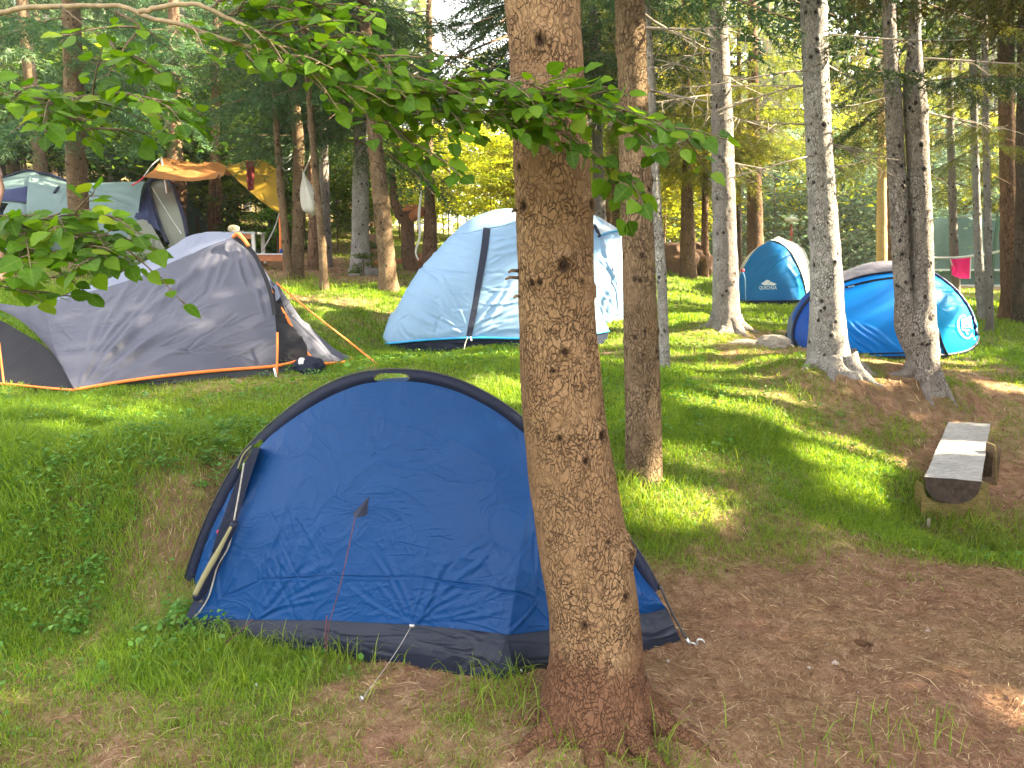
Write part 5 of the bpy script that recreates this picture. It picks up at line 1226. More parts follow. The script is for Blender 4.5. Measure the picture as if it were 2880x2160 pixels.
# table with things on it
M_OBR = m_plain('orange_board', (.42,.15,.06), .7, .2)
tt = thing('camp_table', W(530,572,12), 'grey topped camp table with an orange apron behind the grey tent', 'table')
g = Geo(); c = W(510,504,12.2); g.box(c, (.78,.5,.03)); ob('tabletop', g.mesh('tabletop', m_plain('grey_top_board', (.35,.36,.38), .5, .1), False), tt)
g = Geo(); g.box(c+[0,-.23,-.06], (.74,.02,.07)); ob('apron', g.mesh('apron', M_OBR, False), tt)
for dx in (-.35,.35):
    for dy in (-.22,.22):
        g = Geo(); zf = float(H(c[0]+dx, c[1]+dy)); g.box((c[0]+dx, c[1]+dy, (c[2]+zf)/2), (.05,.05,c[2]-zf)); ob('leg', g.mesh('leg', m_plain('pale_leg', (.6,.58,.55), .6, .1), False), tt)
g = Geo(); g.blob(W(505,494,12.2), (.09,.08,.06), 5, .3); tag(ob('loaf_of_bread', g.mesh('loaf_of_bread', m_plain('straw', (.5,.42,.25), .9, .3, 20))), 'straw coloured round lump lying on the camp table', 'bread')
g = Geo(); cc = W(514,501,12.05); g.tube(np.array([cc, cc+[0,0,.015]]), .09, 20); tag(ob('plate', g.mesh('plate', M_STEEL)), 'dark flat plate at the front edge of the camp table', 'plate')
q = thing('camp_bench', W(575,570,12), 'low orange bench with a white top right of the camp table', 'bench')
g = Geo(); c = W(586,549,11.9); g.box(c, (.62,.26,.02), .15); ob('seat', g.mesh('seat', m_plain('white_board', (.6,.62,.66), .5, .1), False), q)
g = Geo(); g.box(c+[0,-.1,-.06], (.58,.02,.10), .15); ob('apron', g.mesh('apron', M_OBR, False), q)
for dx in (-.24,.24):
    zf = float(H(c[0]+dx, c[1])); g = Geo(); g.box((c[0]+dx, c[1], (c[2]+zf)/2-.02), (.16 if dx<0 else .06,.2,c[2]-zf-.04)); ob('leg', g.mesh('leg', M_OBR, False), q)
g = Geo(); g.blob(c+[.22,0,.05], (.08,.08,.045), 9, .3); tag(ob('folded_cloth', g.mesh('folded_cloth', M_SKYD)), 'small blue folded cloth at the end of the orange bench', 'cloth')
g = Geo(); c = W(540,540,12.8); g.add([c+[-.5,0,-.35],c+[.35,0,-.35],c+[-.2,.2,.25],c+[-.45,.1,.25],c+[-.4,.6,-.35],c+[.3,.6,-.35]], [[0,1,2],[0,2,3],[1,5,2],[0,3,4],[4,5,2],[4,2,3]])
tag(ob('small_shelter', g.mesh('small_shelter', M_SAGE, False)), 'little grey green fabric shelter behind the camp table', 'shelter')
# cloth bag
q = thing('cloth_bag', W(675,465,10.9), 'off white cloth sack hanging between the brown trunks', 'sack')
prof = np.array([(655,372,.01),(658,385,.03),(662,400,.07),(668,420,.115),(673,440,.135),(675,455,.12),(676,463,.05),(676,466,.005)])
pc = cr(prof, 40); cP = W(pc[:,0], pc[:,1], np.full(40, 10.9)); ang = np.linspace(0, 2*math.pi, 60)
Rr_ = pc[:,2:3]*(1+.10*np.sin(ang*9+1)[None]*np.linspace(1,.1,40)[:,None]+.08*np.sin(ang*4)[None])
G = cP[:,None]+np.stack([Rr_*np.cos(ang), Rr_*np.sin(ang), 0*Rr_], -1)
g = Geo(); g.grid(G); ob('sack', g.mesh('sack', m_fabric('calico', (.60,.57,.52), .8, .25, .3)), q)
cord('cord', [(648,340,10.95),(651,355,10.93),(656,375,10.9)], .01, M_CORDG, q); cord('cord', [(672,330,10.95),(665,352,10.93),(656,375,10.9)], .01, M_CORDG, q)
# ropes round the leaning trunk
for k, a in enumerate(([(600,332,10.7),(615,352,10.8),(632,338,10.9)], [(600,334,10.7),(618,342,10.8),(632,330,10.9)], [(604,350,10.7),(616,368,10.8),(630,362,10.9)])):
    if k == 0: rp = thing('rope', W(600,334,10.7), 'white rope tied round the slim leaning trunk', 'rope')
    cord('strand', a, .009, M_STEEL, rp)
# fence rail, orange board, white strip
q = thing('rail_fence', W(700,600,13.2), 'low orange brown rail fence behind the left trees', 'fence')
g = Geo(); A_, B_ = W(700,580,13.3), W(912,560,13.1)
L_ = B_-A_; g.tube(np.array([A_, A_+L_*.5+[0,0,.01], B_]), .055, 6); ob('rail', g.mesh('rail', M_OBR), q)
for f in (.03,.35,.7,.98):
    p = A_+L_*f; g = Geo(); z0 = float(H(p[0], p[1]+.05)); g.tube(np.array([[p[0],p[1]+.07,z0-.05],[p[0],p[1]+.07,p[2]+.1]]), .045, 8); ob('post', g.mesh('post', M_OBR), q)
g = Geo(); c = W(800,540,13.6); g.box(c, (.30,.06,.55)); tag(ob('wooden_board', g.mesh('wooden_board', m_plain('brown_board', (.24,.13,.08), .8, .2), False)), 'upright brown board behind the rail fence', 'board')
cord_ = cord('white_strap', [(907,375,12.4),(909,420,12.38),(905,470,12.35),(907,510,12.3),(898,545,12.25),(904,562,12.2)], np.interp(np.linspace(0,1,40),[0,.5,1],[.012,.026,.012]), m_plain('white_strap', (.8,.8,.78), .5, .05), None, 6, 40)
tag(cord_, 'thin white strap hanging down beside the broken reddish trunk', 'strap')
# rack on the forked tree
g = Geo(); 
for k in range(6):
    x = 876+k*5; g.tube(W(np.array([x,x+1]), np.array([452,440]), np.array([12.7,12.7])), .015, 5)
g.tube(W(np.array([868,908]), np.array([454,449]), np.array([12.7,12.7])), .03, 6); g.tube(W(np.array([892,912]), np.array([468,455]), np.array([12.8,12.6])), .09, 8)
ob('rack', g.mesh('rack', M_OBR), t17[0])
# boulders
M_RUST = m_plain('rusty_rock', (.20,.11,.07), .95, .45, 3, bumps=.8)
for k, (x, y, Y, r, lb) in enumerate(((1462,562,15.6,(.42,.4,.36),'left and largest of the rusty brown boulders behind the trees'),(1500,556,15.9,(.34,.4,.34),'middle boulder of the rusty brown pile'),(1524,572,16.0,(.2,.3,.25),'small boulder at the right end of the rusty brown pile'))):
    g = Geo(); c = W(x,y,Y); g.blob(c, r, 20+k, .35, 60, 40); tag(ob('boulder', g.mesh('boulder', M_RUST)), lb, 'rock', 'rusty boulders behind the trees')
g = Geo(); g.blob(W(1477,538,15.7), (.09,.08,.06), 31, .3); tag(ob('straw_hat', g.mesh('straw_hat', m_plain('ochre', (.5,.32,.1), .8, .2))), 'ochre yellow thing lying on the big rusty boulder', 'hat')
g = Geo(); c = hit(1665,745); g.blob(c, (.22,.3,.10), 33, .4, 60, 40); g.blob(c+[-.3,.1,-.01], (.25,.2,.06), 34, .4, 40, 30)
tag(ob('rock', g.mesh('rock', m_plain('grey_rock', (.26,.22,.18), .95, .35, 8, bumps=.7))), 'low grey stone on the bare mound beside the bright blue tent', 'rock')
# lamp post
q = thing('lamp_post', W(1711,640,24), 'red pole lamp with a clear globe behind the small teal tent', 'lamp')
g = Geo(); b = W(1711,545,24); zf = float(H(b[0], 24.)); tp = W(1710,484,24); g.tube(np.array([[b[0],24,zf],tp]), .05, 10); ob('pole', g.mesh('pole', m_plain('red_paint', (.45,.05,.03), .5, .1)), q)
g = Geo(); g.blob(W(1711,473,24), (.24,.24,.13), 2, .02, 24, 16); ob('globe', g.mesh('globe', m_plain('opal_globe', (.8,.82,.82), .25, .03)), q)
g = Geo(); g.tube(np.array([tp, tp+[0,0,.05]]), .12, 12); ob('collar', g.mesh('collar', M_STEEL), q)
# court fence, clothes line and towel
M_NET = None
m, nt, out = newmat('green_screen'); v = coords(nt); p = nd(nt, 'BsdfPrincipled', Roughness=.9); n_ = noise(nt, v, 1.5, 4)
nt.links.new(ramp(nt, n_, [(.3,(.09,.17,.16)),(.7,(.15,.25,.23))]), p.inputs['Base Color']); nt.links.new(p.outputs[0], out.inputs[0]); M_NET = m
q = thing('court_fence', W(2050,640,22), 'teal green screen fence with pale rails behind the pink towel', 'fence')
YF = 22.0
xa, xb = W(1975,600,YF)[0], W(2330,600,YF)[0]
zg = float(H(W(2090,600,YF)[0], YF)); zt2 = float(W(2100,470,YF)[2])
def Mbox(g, x0, x1, z0, z1, y, th): g.box(((x0+x1)/2, y, (z0+z1)/2), (x1-x0, th, z1-z0))
g = Geo(); Mbox(g, xa, xb, zg, zt2, YF, .02); ob('screen', g.mesh('screen', M_NET, False), q)
wht = m_plain('white_rail', (.75,.77,.75), .6, .05); grn = m_plain('green_rail', (.05,.13,.07), .6, .1)
for py in (583,617,634): 
    z = float(W(2100,py,YF-.05)[2]); g = Geo(); Mbox(g, xa, xb, z-.03, z+.03, YF-.06, .03); ob('rail', g.mesh('rail', wht, False), q)
for py in (589,624):
    z = float(W(2100,py,YF-.05)[2]); g = Geo(); Mbox(g, xa, xb, z-.05, z+.05, YF-.09, .03); ob('rail', g.mesh('rail', grn, False), q)
z = float(W(2100,645,YF-.1)[2]); g = Geo(); Mbox(g, xa, xb, zg-.3, z+.06, YF-.3, .2); ob('kerb', g.mesh('kerb', m_plain('pale_kerb', (.6,.58,.54), .8, .1), False), q)
for x in np.arange(xa, xb, 2.2): g = Geo(); Mbox(g, x-.04, x+.04, zg-.2, zt2+.05, YF-.12, .04); ob('post', g.mesh('post', grn, False), q)
q = thing('clothes_line', W(1990,556,13.4), 'white rope strung between the right trunks', 'rope')
cord('rope', [(1985,556,13.2),(2060,557,13.6),(2120,550,13),(2160,543,11.8),(2180,535,11.6)], .022, m_plain('white_rope', (.8,.8,.8), .6, .05), q, 8, 40)
q = thing('towel', W(2075,600,13.55), 'pink towel with a white side border on the rope', 'towel')
G = sheet([(2052,557,13.9),(2075,558,13.8),(2096,555,13.7)], [(2057,594,13.9),(2074,601,13.8),(2094,602,13.7)], 24, 24)
part('cloth', wrinkle(G, [(2060,560,2062,595,.03,4),(2075,575,2090,580,.03,4),(2082,560,2086,600,.03,3)]), m_fabric('pink_towel', (.85,.03,.22), .8, .45, .15, tc=(1.,.05,.3)), q)
part('border', sheet([(2096,555,13.68),(2099,555,13.67)], [(2094,602,13.68),(2097,602,13.67)], 4, 8), m_plain('white_border', (.8,.8,.8), .8, .05), q)
part('border', sheet([(2050,557,13.86),(2053,557,13.85)], [(2056,575,13.86),(2059,575,13.85)], 4, 8), m_plain('white_border', (.8,.8,.8), .8, .05), q)
# cones and pebbles on the needle floor
cone0 = None
g = Geo(); n_ = 260; k = np.arange(n_); f = k/n_; a_ = k*2.39996; rr_ = .011*np.sin(np.clip(f*1.05+.06,0,1)*math.pi)**.6
C_ = np.stack([f*.075, rr_*np.cos(a_), rr_*np.sin(a_)], -1); out_ = np.stack([np.full(n_,.35), np.cos(a_), np.sin(a_)], -1)
tg_ = np.stack([np.zeros(n_), -np.sin(a_), np.cos(a_)], -1)
g.add(np.concatenate([C_-tg_*.004, C_+tg_*.004, C_+out_*.007], 0), np.stack([k, k+n_, k+2*n_], -1)); g.tube(np.array([[0,0,0],[.035,0,0],[.075,0,0]]), [.006,.009,.003], 8)
cme = g.mesh('spruce_cone', m_plain('cone_brown', (.16,.085,.045), .9, .4, 80), False)
for k, (px, py, az, lb) in enumerate(((2325/1.302,1718/1.302,.4,'cone beside a pebble in the middle of the needle floor'),(2460/1.302,1722/1.302,1.2,'dark cone on the needle floor, right of centre'),(2400/1.302,1812/1.302,-.2,'cone lying in the open needle floor below the others'),(1620,1272,.8,'small cone near the step of bare earth'),(1850,1470,2.2,'cone on the lower needle floor'),(2195,1352,.3,'pale cone near the right edge of the needle floor'))):
    c = hit(px, py); o = ob('spruce_cone', cme, None, Vector(c+[0,0,.008])); o.rotation_euler = (0, .05, az); tag(o, lb, 'cone', 'cones on the needle floor')
# person half outside the frame at the left edge
M_SKIN = m_plain('skin', (.55,.30,.21), .55, .08); M_PINK = m_fabric('pink_shirt', (.62,.38,.42), .8, 0, .2); M_SHORT = m_fabric('dark_shorts', (.05,.06,.10), .8, 0, .2)
pb = hit(1, 612); pb = np.array([pb[0]-.085, pb[1], pb[2]])
q = thing('person', pb, 'person in a pink shirt and dark shorts standing cut off by the left edge', 'person')
def skin_mesh(name, verts, edges, radii, root, mat, par):
    me = bpy.data.meshes.new(name); me.from_pydata([tuple(v) for v in verts], edges, [])
    o = bpy.data.objects.new(name, me); col.objects.link(o)
    sk = o.modifiers.new('s', 'SKIN'); 
    for i, r in enumerate(radii): me.skin_vertices[0].data[i].radius = (r, r*.9) if np.isscalar(r) else r
    me.skin_vertices[0].data[root].use_root = True
    sb = o.modifiers.new('d', 'SUBSURF'); sb.levels = 2; sb.render_levels = 2
    dg = bpy.context.evaluated_depsgraph_get(); m2 = bpy.data.meshes.new_from_object(o.evaluated_get(dg)); bpy.data.objects.remove(o)
    m2.materials.clear(); m2.materials.append(mat)
    for p in m2.polygons: p.use_smooth = True
    return ob(name, m2, par)
S = 1.70
vb = [(0,0,.93),(0,0,1.12),(0,.0,1.32),(0,0,1.44),(0,-.01,1.50),(0,-.02,1.60),(0,-.01,1.68),
      (.10,0,.90),(.11,-.01,.50),(.12,.02,.09),(.12,-.10,.03),(.12,-.17,.02),(-.10,0,.90),(-.11,-.01,.50),(-.12,.02,.09),(-.12,-.10,.03),(-.12,-.17,.02),
      (.17,0,1.40),(.22,.02,1.14),(.20,-.08,.90),(.19,-.12,.82),(-.17,0,1.40),(-.22,.02,1.14),(-.20,-.08,.90),(-.19,-.12,.82)]
rb = [.13,.115,.13,.075,.048,.085,.06,.085,.058,.036,.035,.022,.085,.058,.036,.035,.022,.055,.038,.028,.03,.055,.038,.028,.03]
eb = [(0,1),(1,2),(2,3),(3,4),(4,5),(5,6),(0,7),(7,8),(8,9),(9,10),(10,11),(0,12),(12,13),(13,14),(14,15),(15,16),(3,17),(17,18),(18,19),(19,20),(3,21),(21,22),(22,23),(23,24)]
skin_mesh('body', [np.array(v)+pb for v in vb], eb, rb, 0, M_SKIN, q)
skin_mesh('shirt', [np.array(v)+pb for v in [(0,0,.95),(0,0,1.12),(0,0,1.32),(0,0,1.44),(.17,0,1.41),(.205,.01,1.25),(-.17,0,1.41),(-.205,.01,1.25)]], [(0,1),(1,2),(2,3),(3,4),(4,5),(3,6),(6,7)], [.15,.135,.15,.09,.075,.06,.075,.06], 0, M_PINK, q)
skin_mesh('shorts', [np.array(v)+pb for v in [(0,0,.97),(.10,0,.88),(.11,0,.6),(-.10,0,.88),(-.11,0,.6)]], [(0,1),(1,2),(0,3),(3,4)], [.15,.105,.09,.105,.09], 0, M_SHORT, q)
g = Geo(); g.blob(pb+[0,.01,1.66], (.095,.105,.10), 41, .1); ob('hair', g.mesh('hair', m_plain('brown_hair', (.08,.05,.03), .7, .3, 40)), q)
# ------------------------------------------------------------------ sun flecks: places the sun reaches through gaps in the canopy
SUNP = []
for px, py, r in ((700,628,.55),(760,633,.6),(820,632,.35),(635,620,.3),(850,640,.4),(1460,632,.5),(1500,645,.55),(1470,655,.4),(1440,690,.3),(1500,690,.3),(1650,685,.45),(1700,690,.45),(1500,775,.3),(1560,785,.25),
        (1610,865,.24),(1560,872,.18),(1650,858,.16),(1862,975,.20),(1835,995,.16),(1830,1068,.15),(1775,990,.12),(1450,1050,.17),(1490,1095,.13),(1425,1085,.14),(1430,1000,.14),(1500,1010,.10),(1100,830,.16),(1085,860,.12),
        (1325,745,.25),(2235,1530,.07),(2190,1250,.12),(2060,790,.25),(1470,730,.25),(1740,900,.10),(2150,660,.6),(1900,700,.3),(1440,600,.5),(2190,830,.2),(1660,905,.10),(1720,950,.10),(900,770,.18)):
    SUNP.append((hit(px, py), r*1.15))
SUNP.append(((c1+c2+c0+c3)/4, .17)); SUNP.append((c2*.7+c3*.3, .12))
for t_, P, rr in ALLTREES:
    Y = P[0,1]
    if P[0,0] > 1.8 and Y < 9.3:
        for z in np.arange(P[1,2]+.5, 5.2, .35):
            SUNP.append((np.array([np.interp(z, P[:,2], P[:,0])+.1, Y, z]), .21))
for px, py, Y, r in ((1335,600,9.5,.35),(1305,690,8.0,.15),(1735,570,13.6,.5),(1745,620,13.6,.3),(2080,690,8.7,.25),(2080,650,8.8,.25),(2050,740,8.4,.2),(560,420,12.6,.4),(530,385,13,.3),(590,445,12.2,.3),(384,553,11.4,.12),(430,350,13.5,.3),
        (856,600,10,.15),(850,560,10,.15),(604,300,11,.2),(600,330,11,.2),(668,250,11,.2),(683,330,11,.15),(1085,480,8.4,.25),(1900,450,18.6,.6),(1905,530,18.5,.5)):
    SUNP.append((W(px, py, Y), r))
_r = np.random.default_rng(91)
for px0, px1, py0, py1, y0, y1, n_, r_ in ((850,1110,300,500,16.5,27,22,1.2),(1440,1600,200,480,18,26,5,.9),(1600,2200,200,500,19,27,13,.9),(180,840,300,520,14.5,20,22,.75)):
    for _ in range(n_): SUNP.append((W(_r.uniform(px0,px1), _r.uniform(py0,py1), _r.uniform(y0,y1)), r_))
SP = np.array([p for p, r in SUNP]); SR = np.array([r for p, r in SUNP])
def cull(N):
    """leave gaps in foliage N (n,3,3) where the sun comes through"""
    keep = np.ones(len(N), bool); bl_ = .2*float(np.linalg.norm(N[:400,2]-N[:400,0], axis=1).mean())
    for i in range(0, len(N), 60000):
        c = N[i:i+60000].mean(1); k = np.ones(len(c), bool)
        wob = .75+.5*vnoise(c[:,0]*1.3, c[:,1]*1.3, c[:,2]*1.3, seed=77)
        for p, r in zip(SP, SR):
            d = c-p; t = d@SUNV; q2 = (d*d).sum(1)-t*t
            k &= ~((t > .3) & (q2 < (r*wob+bl_)**2))
        keep[i:i+60000] = k
    return N[keep]
for t, N, g3, mt in crown_list:
    N = cull(N)
    ob('crown', crown_mesh(N, mt), t)
    ob('branchwork', g3.mesh('branchwork', M_TWIGB), t)
print('crown tris', sum(len(c[1]) for c in crown_list))

# ------------------------------------------------------------------ the rest of the spruce wood
def tree_proto(bset, z0, z1, L0, L1, dz, seed, bark, mat, rad=.16, H_=14):
    N, g3 = crown_parts(bset, z0, z1, L0, L1, dz, seed)
    cm = crown_mesh(N, mat)
    ax_ = np.array([[0,0,-.4],[0,0,1],[.05,0,4],[0,.05,8],[0,0,H_]]); rr = np.array([rad*1.25,rad,rad*.85,rad*.6,.03])
    g, kn = trunk_geo(ax_, rr, 12, .35, seed, .03, .2)
    return g.mesh('trunk', bark, attrs={'knot': kn}), cm
FAR = [tree_proto(BL, 2.0, 10.5, 2.2, .8, .34, 200+s, (B_TAN, B_GREY, B_DARK, B_RED)[s], (M_NEEDLE, M_NEEDLE, M_NEEDLEY, M_NEEDLEY)[s], .13+.03*(s%2)) for s in range(4)]
def put_tree(protos, k, x, y, s, az, label, group, name='spruce_tree', cat='tree', pn=('trunk','crown')):
    z = float(H(x, y))
    t = thing(name, (x, y, z), label, cat, group); t.rotation_euler = (0, 0, az); t.scale = (s, s, s)
    for n_, me in zip(pn, protos[k]):
        if n_ == 'crown':
            V = np.empty(len(me.vertices)*3, np.float32); me.vertices.foreach_get('co', V); V = V.reshape(-1,3).astype(float)
            N = ((V*s) @ rotz(az).T+[x, y, z]).reshape(-1,3,3); N2 = cull(N)
            if len(N2) < .97*len(N):
                me = crown_mesh(((N2.reshape(-1,3)-[x, y, z]) @ rotz(az)/s).reshape(-1,3,3), me.materials[0])
        o = bpy.data.objects.new(n_, me); col.objects.link(o); o.parent = t
    return t
rng = np.random.default_rng(11)
HX, HY = math.sin(R(SUN_AZ)), math.cos(R(SUN_AZ))
GLADE = [(-2.5,22),(-2.5,28),(-3,36),(4,20),(10,27),(14,26),(9,33)]   # sunlit clearings in the wood
cnt = 0; used_ = [(float(p[0,0]), float(p[0,1])) for _, p, _r in ALLTREES]
def clear_for(x, y, d):
    return all((x-a)**2+(y-b)**2 > d*d for a, b in used_)
for ring, (y0, y1, n, d) in enumerate(((14.5, 22, 17, 1.7), (22, 32, 26, 1.9), (32, 48, 52, 2.0))):
    k = 0; tries = 0
    while k < n and tries < 4000:
        tries += 1
        y = rng.uniform(y0, y1); x = rng.uniform(-.85*y-1, .85*y+2)
        px = 1106+1600*x/y
        if 830 < px < 1120: continue              # gap that lets the bright clearing through
        if y < 34 and any(1 < (x-a)*HX+(y-b)*HY < 24 and abs((x-a)*-HY+(y-b)*HX) < 3.0 for a, b in GLADE): continue
        if px > 1580 and y < 24: continue                      # open court at the right
        if px > 1380 and y < 18.5: continue
        if -8 < x < -3 and y < 16: continue
        if not clear_for(x, y, d): continue
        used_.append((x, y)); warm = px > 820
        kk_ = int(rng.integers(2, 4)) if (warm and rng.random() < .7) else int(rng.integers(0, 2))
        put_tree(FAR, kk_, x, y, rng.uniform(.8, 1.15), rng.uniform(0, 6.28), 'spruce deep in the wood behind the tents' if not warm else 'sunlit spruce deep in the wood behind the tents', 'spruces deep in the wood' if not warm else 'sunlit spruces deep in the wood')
        k += 1; cnt += 1

# broadleaf saplings and undergrowth
def leaf_cloud(n, h, rad, size, seed, nb=26, low=.25):
    rng = np.random.default_rng(seed); g = Geo(); C = []
    g.tube(np.array([[0,0,-.2],[.03,0,h*.3],[.0,.04,h*.7],[0,0,h]]), [.03,.024,.014,.005], 6, False)
    for b in range(nb):
        z = h*rng.uniform(low, .98); a = rng.uniform(0, 6.28); L = rad*rng.uniform(.5, 1.1)*(1.15-(z/h-low)**2*.7)
        d = np.array([math.cos(a), math.sin(a), rng.uniform(-.05, .45)])
        P = np.array([0,0,z])+d*L*np.linspace(0,1,6)[:,None]+np.array([0,0,-.25*L])*np.linspace(0,1,6)[:,None]**2
        g.tube(P, np.linspace(.009,.002,6), 4, False)
        m_ = n//nb; f = rng.uniform(.15, 1.05, m_); sp = (.06+.20*f)*L
        c = np.stack([np.interp(f, np.linspace(0,1,6), P[:,k]) for k in range(3)], -1)
        e = rng.normal(size=(m_,3))*sp[:,None]*np.array([1,1,.35]); C.append(c+e)
    C = np.concatenate(C); n = len(C)
    a = rng.uniform(0, 6.28, n); d = np.stack([np.cos(a), np.sin(a), rng.normal(size=n)*.35-.25], -1); d /= np.linalg.norm(d, axis=1)[:,None]
    up = np.stack([rng.normal(size=n)*.5, rng.normal(size=n)*.5, np.ones(n)], -1); w = np.cross(d, up); w /= np.linalg.norm(w, axis=1)[:,None]
    s = size*rng.uniform(.6, 1.3, n)[:,None]
    V = np.stack([C, C+d*s*.5+w*s*.34, C+d*s, C+d*s*.5-w*s*.34], 1).reshape(-1,3)
    return V, np.arange(len(V)).reshape(-1,4), g
def leaf_proto(n, h, rad, size, seed, mat, nb=26, low=.25):
    V, Fq, g = leaf_cloud(n, h, rad, size, seed, nb, low)
    return g.mesh('stem', M_TWIGB), me_from('foliage', V, Fq, mat, smooth=False)
M_BRY = m_leaf('sun_tinted_leaves', (.16,.21,.02), (.31,.34,.03), (.46,.43,.06), transl=.6, tint=(1.5,1.3,.4), spec=.3)  # backlit yellow glow of the clearing put into the leaf colour
M_HAZY = m_leaf('haze_tinted_leaves', (.09,.15,.10), (.14,.22,.15), (.2,.28,.18), transl=.4, tint=(1.1,1.1,.8), spec=.3)  # distance haze mixed into the leaf colour
SAP = [leaf_proto(3400, 3.4, 1.3, .11, 300+s, M_BROAD) for s in range(3)] + [leaf_proto(3400, 4.2, 1.5, .12, 310+s, M_BRY) for s in range(2)] + [leaf_proto(4000, 3.8, 1.9, .12, 320+s, M_HAZY, 34, .05) for s in range(2)] + [leaf_proto(1500, 1.0, .7, .08, 330, M_BROAD, 18, .05)]
def scatter(n, y0, y1, fx0, fx1, kinds, s0, s1, d, lab, grp, name='sapling', cat='sapling', ok=None):
    k = 0; tries = 0
    while k < n and tries < 3000:
        tries += 1
        y = rng.uniform(y0, y1); px = rng.uniform(fx0, fx1); x = (px-1106)/1600*y
        if ok and not ok(x, y, px): continue
        if not clear_for(x, y, d): continue
        used_.append((x, y))
        put_tree(SAP, int(rng.choice(kinds)), x, y, rng.uniform(s0, s1), rng.uniform(0, 6.28), lab, grp, name, cat, ('stem','foliage')); k += 1
scatter(44, 15.2, 24, -60, 860, [0,1,2], .8, 1.25, .7, 'leafy green sapling in the undergrowth behind the left tents', 'green saplings behind the left tents')
scatter(12, 14.8, 18, 380, 860, [0,1,2], .55, .8, .5, 'leafy green sapling in the undergrowth behind the left tents', 'green saplings behind the left tents')
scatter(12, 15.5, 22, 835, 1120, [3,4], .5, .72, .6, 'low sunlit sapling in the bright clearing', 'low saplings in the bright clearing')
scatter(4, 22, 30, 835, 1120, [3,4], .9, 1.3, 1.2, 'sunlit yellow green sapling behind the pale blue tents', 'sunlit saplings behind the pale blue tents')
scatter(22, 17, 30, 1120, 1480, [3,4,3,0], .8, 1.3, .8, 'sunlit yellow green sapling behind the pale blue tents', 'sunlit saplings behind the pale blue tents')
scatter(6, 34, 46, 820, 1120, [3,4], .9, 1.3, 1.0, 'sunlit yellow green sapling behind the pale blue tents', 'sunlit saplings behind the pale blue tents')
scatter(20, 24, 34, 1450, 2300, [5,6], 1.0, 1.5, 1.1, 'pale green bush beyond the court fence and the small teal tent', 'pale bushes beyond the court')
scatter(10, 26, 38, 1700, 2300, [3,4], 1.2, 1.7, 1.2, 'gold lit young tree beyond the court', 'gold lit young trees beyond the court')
scatter(14, 13.0, 15.5, -40, 620, [7], .5, .9, .4, 'low leafy shrub on the bank behind the tunnel tent', 'low shrubs on the bank', 'shrub', 'shrub', ok=lambda x, y, px: not (60 < px < 420 and y < 15))
for px, py, s in ((803,586,.5),(785,596,.35),(120,560,.7),(60,570,.8),(200,590,.6),(270,600,.5),(330,604,.35)):
    q = hit(px, py); put_tree(SAP, 7, q[0], q[1], s, px, 'small shrub at the foot of the tall bluish grey trunk' if px > 700 else 'low leafy shrub on the grassy bank in front of the tunnel tent', 'shrubs at the grey trunk' if px > 700 else 'shrubs before the tunnel tent', 'shrub', 'shrub', ('stem','foliage'))
# far wood that reads as one mass
rng = np.random.default_rng(12)
n = 70000; th = rng.uniform(-1.0, 1.0, n); rr_ = rng.uniform(50, 72, n); x = rr_*np.sin(th); y = rr_*np.cos(th)
hz = rng.uniform(0, 1, n)**.8*(16+4*vnoise(x*.2, y*.2, seed=4)); dens = vnoise(x*.22, y*.22, hz*.22, seed=8)-.5*np.exp(-((th+.07)/.07)**2)
k = dens > .36; x, y, hz = x[k], y[k], hz[k]; n = len(x)
C = np.stack([x, y, H0(x, y)+hz], -1); s = rng.uniform(.25, .7, n)[:,None]
a = rng.normal(size=(n,3)); a /= np.linalg.norm(a, axis=1)[:,None]; b = np.cross(a, rng.normal(size=(n,3))); b /= np.linalg.norm(b, axis=1)[:,None]
V = np.stack([C-a*s, C-b*s*.5, C+a*s, C+b*s*.5], 1).reshape(-1,3)
tag(ob('far_woods', me_from('far_woods', V, np.arange(len(V)).reshape(-1,4), m_leaf('far_leaves', (.05,.09,.03), (.12,.17,.05), (.24,.27,.07), transl=.5, objvar=False), smooth=False)), 'hazy far wood closing the view behind the tree trunks', 'wood', kind='stuff')

# trees standing outside the frame towards the sun; their crowns shade the camp
rng = np.random.default_rng(13)
k = 0; tries = 0; shade = []
while k < 66 and tries < 5000:
    tries += 1
    y = rng.uniform(-3, 24); x = rng.uniform(2.5, 26)
    if x < .80*y+3.2 or (x < 4.0 and y < 2) or (x < 3.5): continue
    if any((x-a)**2+(y-b)**2 < 1.7**2 for a, b in shade): continue
    _t = (x-SP[:,0])*HX+(y-SP[:,1])*HY; _l = np.abs(-(x-SP[:,0])*HY+(y-SP[:,1])*HX)
    if np.any((_l < .3) & (_t > 0) & (_t*math.tan(R(SUN_EL))+SP[:,2] < 9.5) & (SR == .21)): continue
    shade.append((x, y)); k += 1
for i, (x, y) in enumerate(shade):
    z = float(H(x, y)); t = thing('spruce_tree', (x, y, z), 'spruce outside the right edge of the view that shades the camp', 'tree', 'spruces right of the view')
    ax_ = np.array([[x,y,z-.3],[x,y,z+1],[x+.05,y,z+5],[x,y,z+13]]); g, kn = trunk_geo(ax_, np.array([.2,.16,.12,.03]), 12, .4, i, .03, .2)
    ob('trunk', g.mesh('trunk', B_GREY, attrs={'knot': kn}), t)
    N, g3 = crown_parts(BX, 2.4, 12.5, 2.4, .5, .30, 500+i, axisf=lambda zz_: np.array([x, y, z+zz_]))
    ob('crown', crown_mesh(cull(N), M_NEEDLE), t)
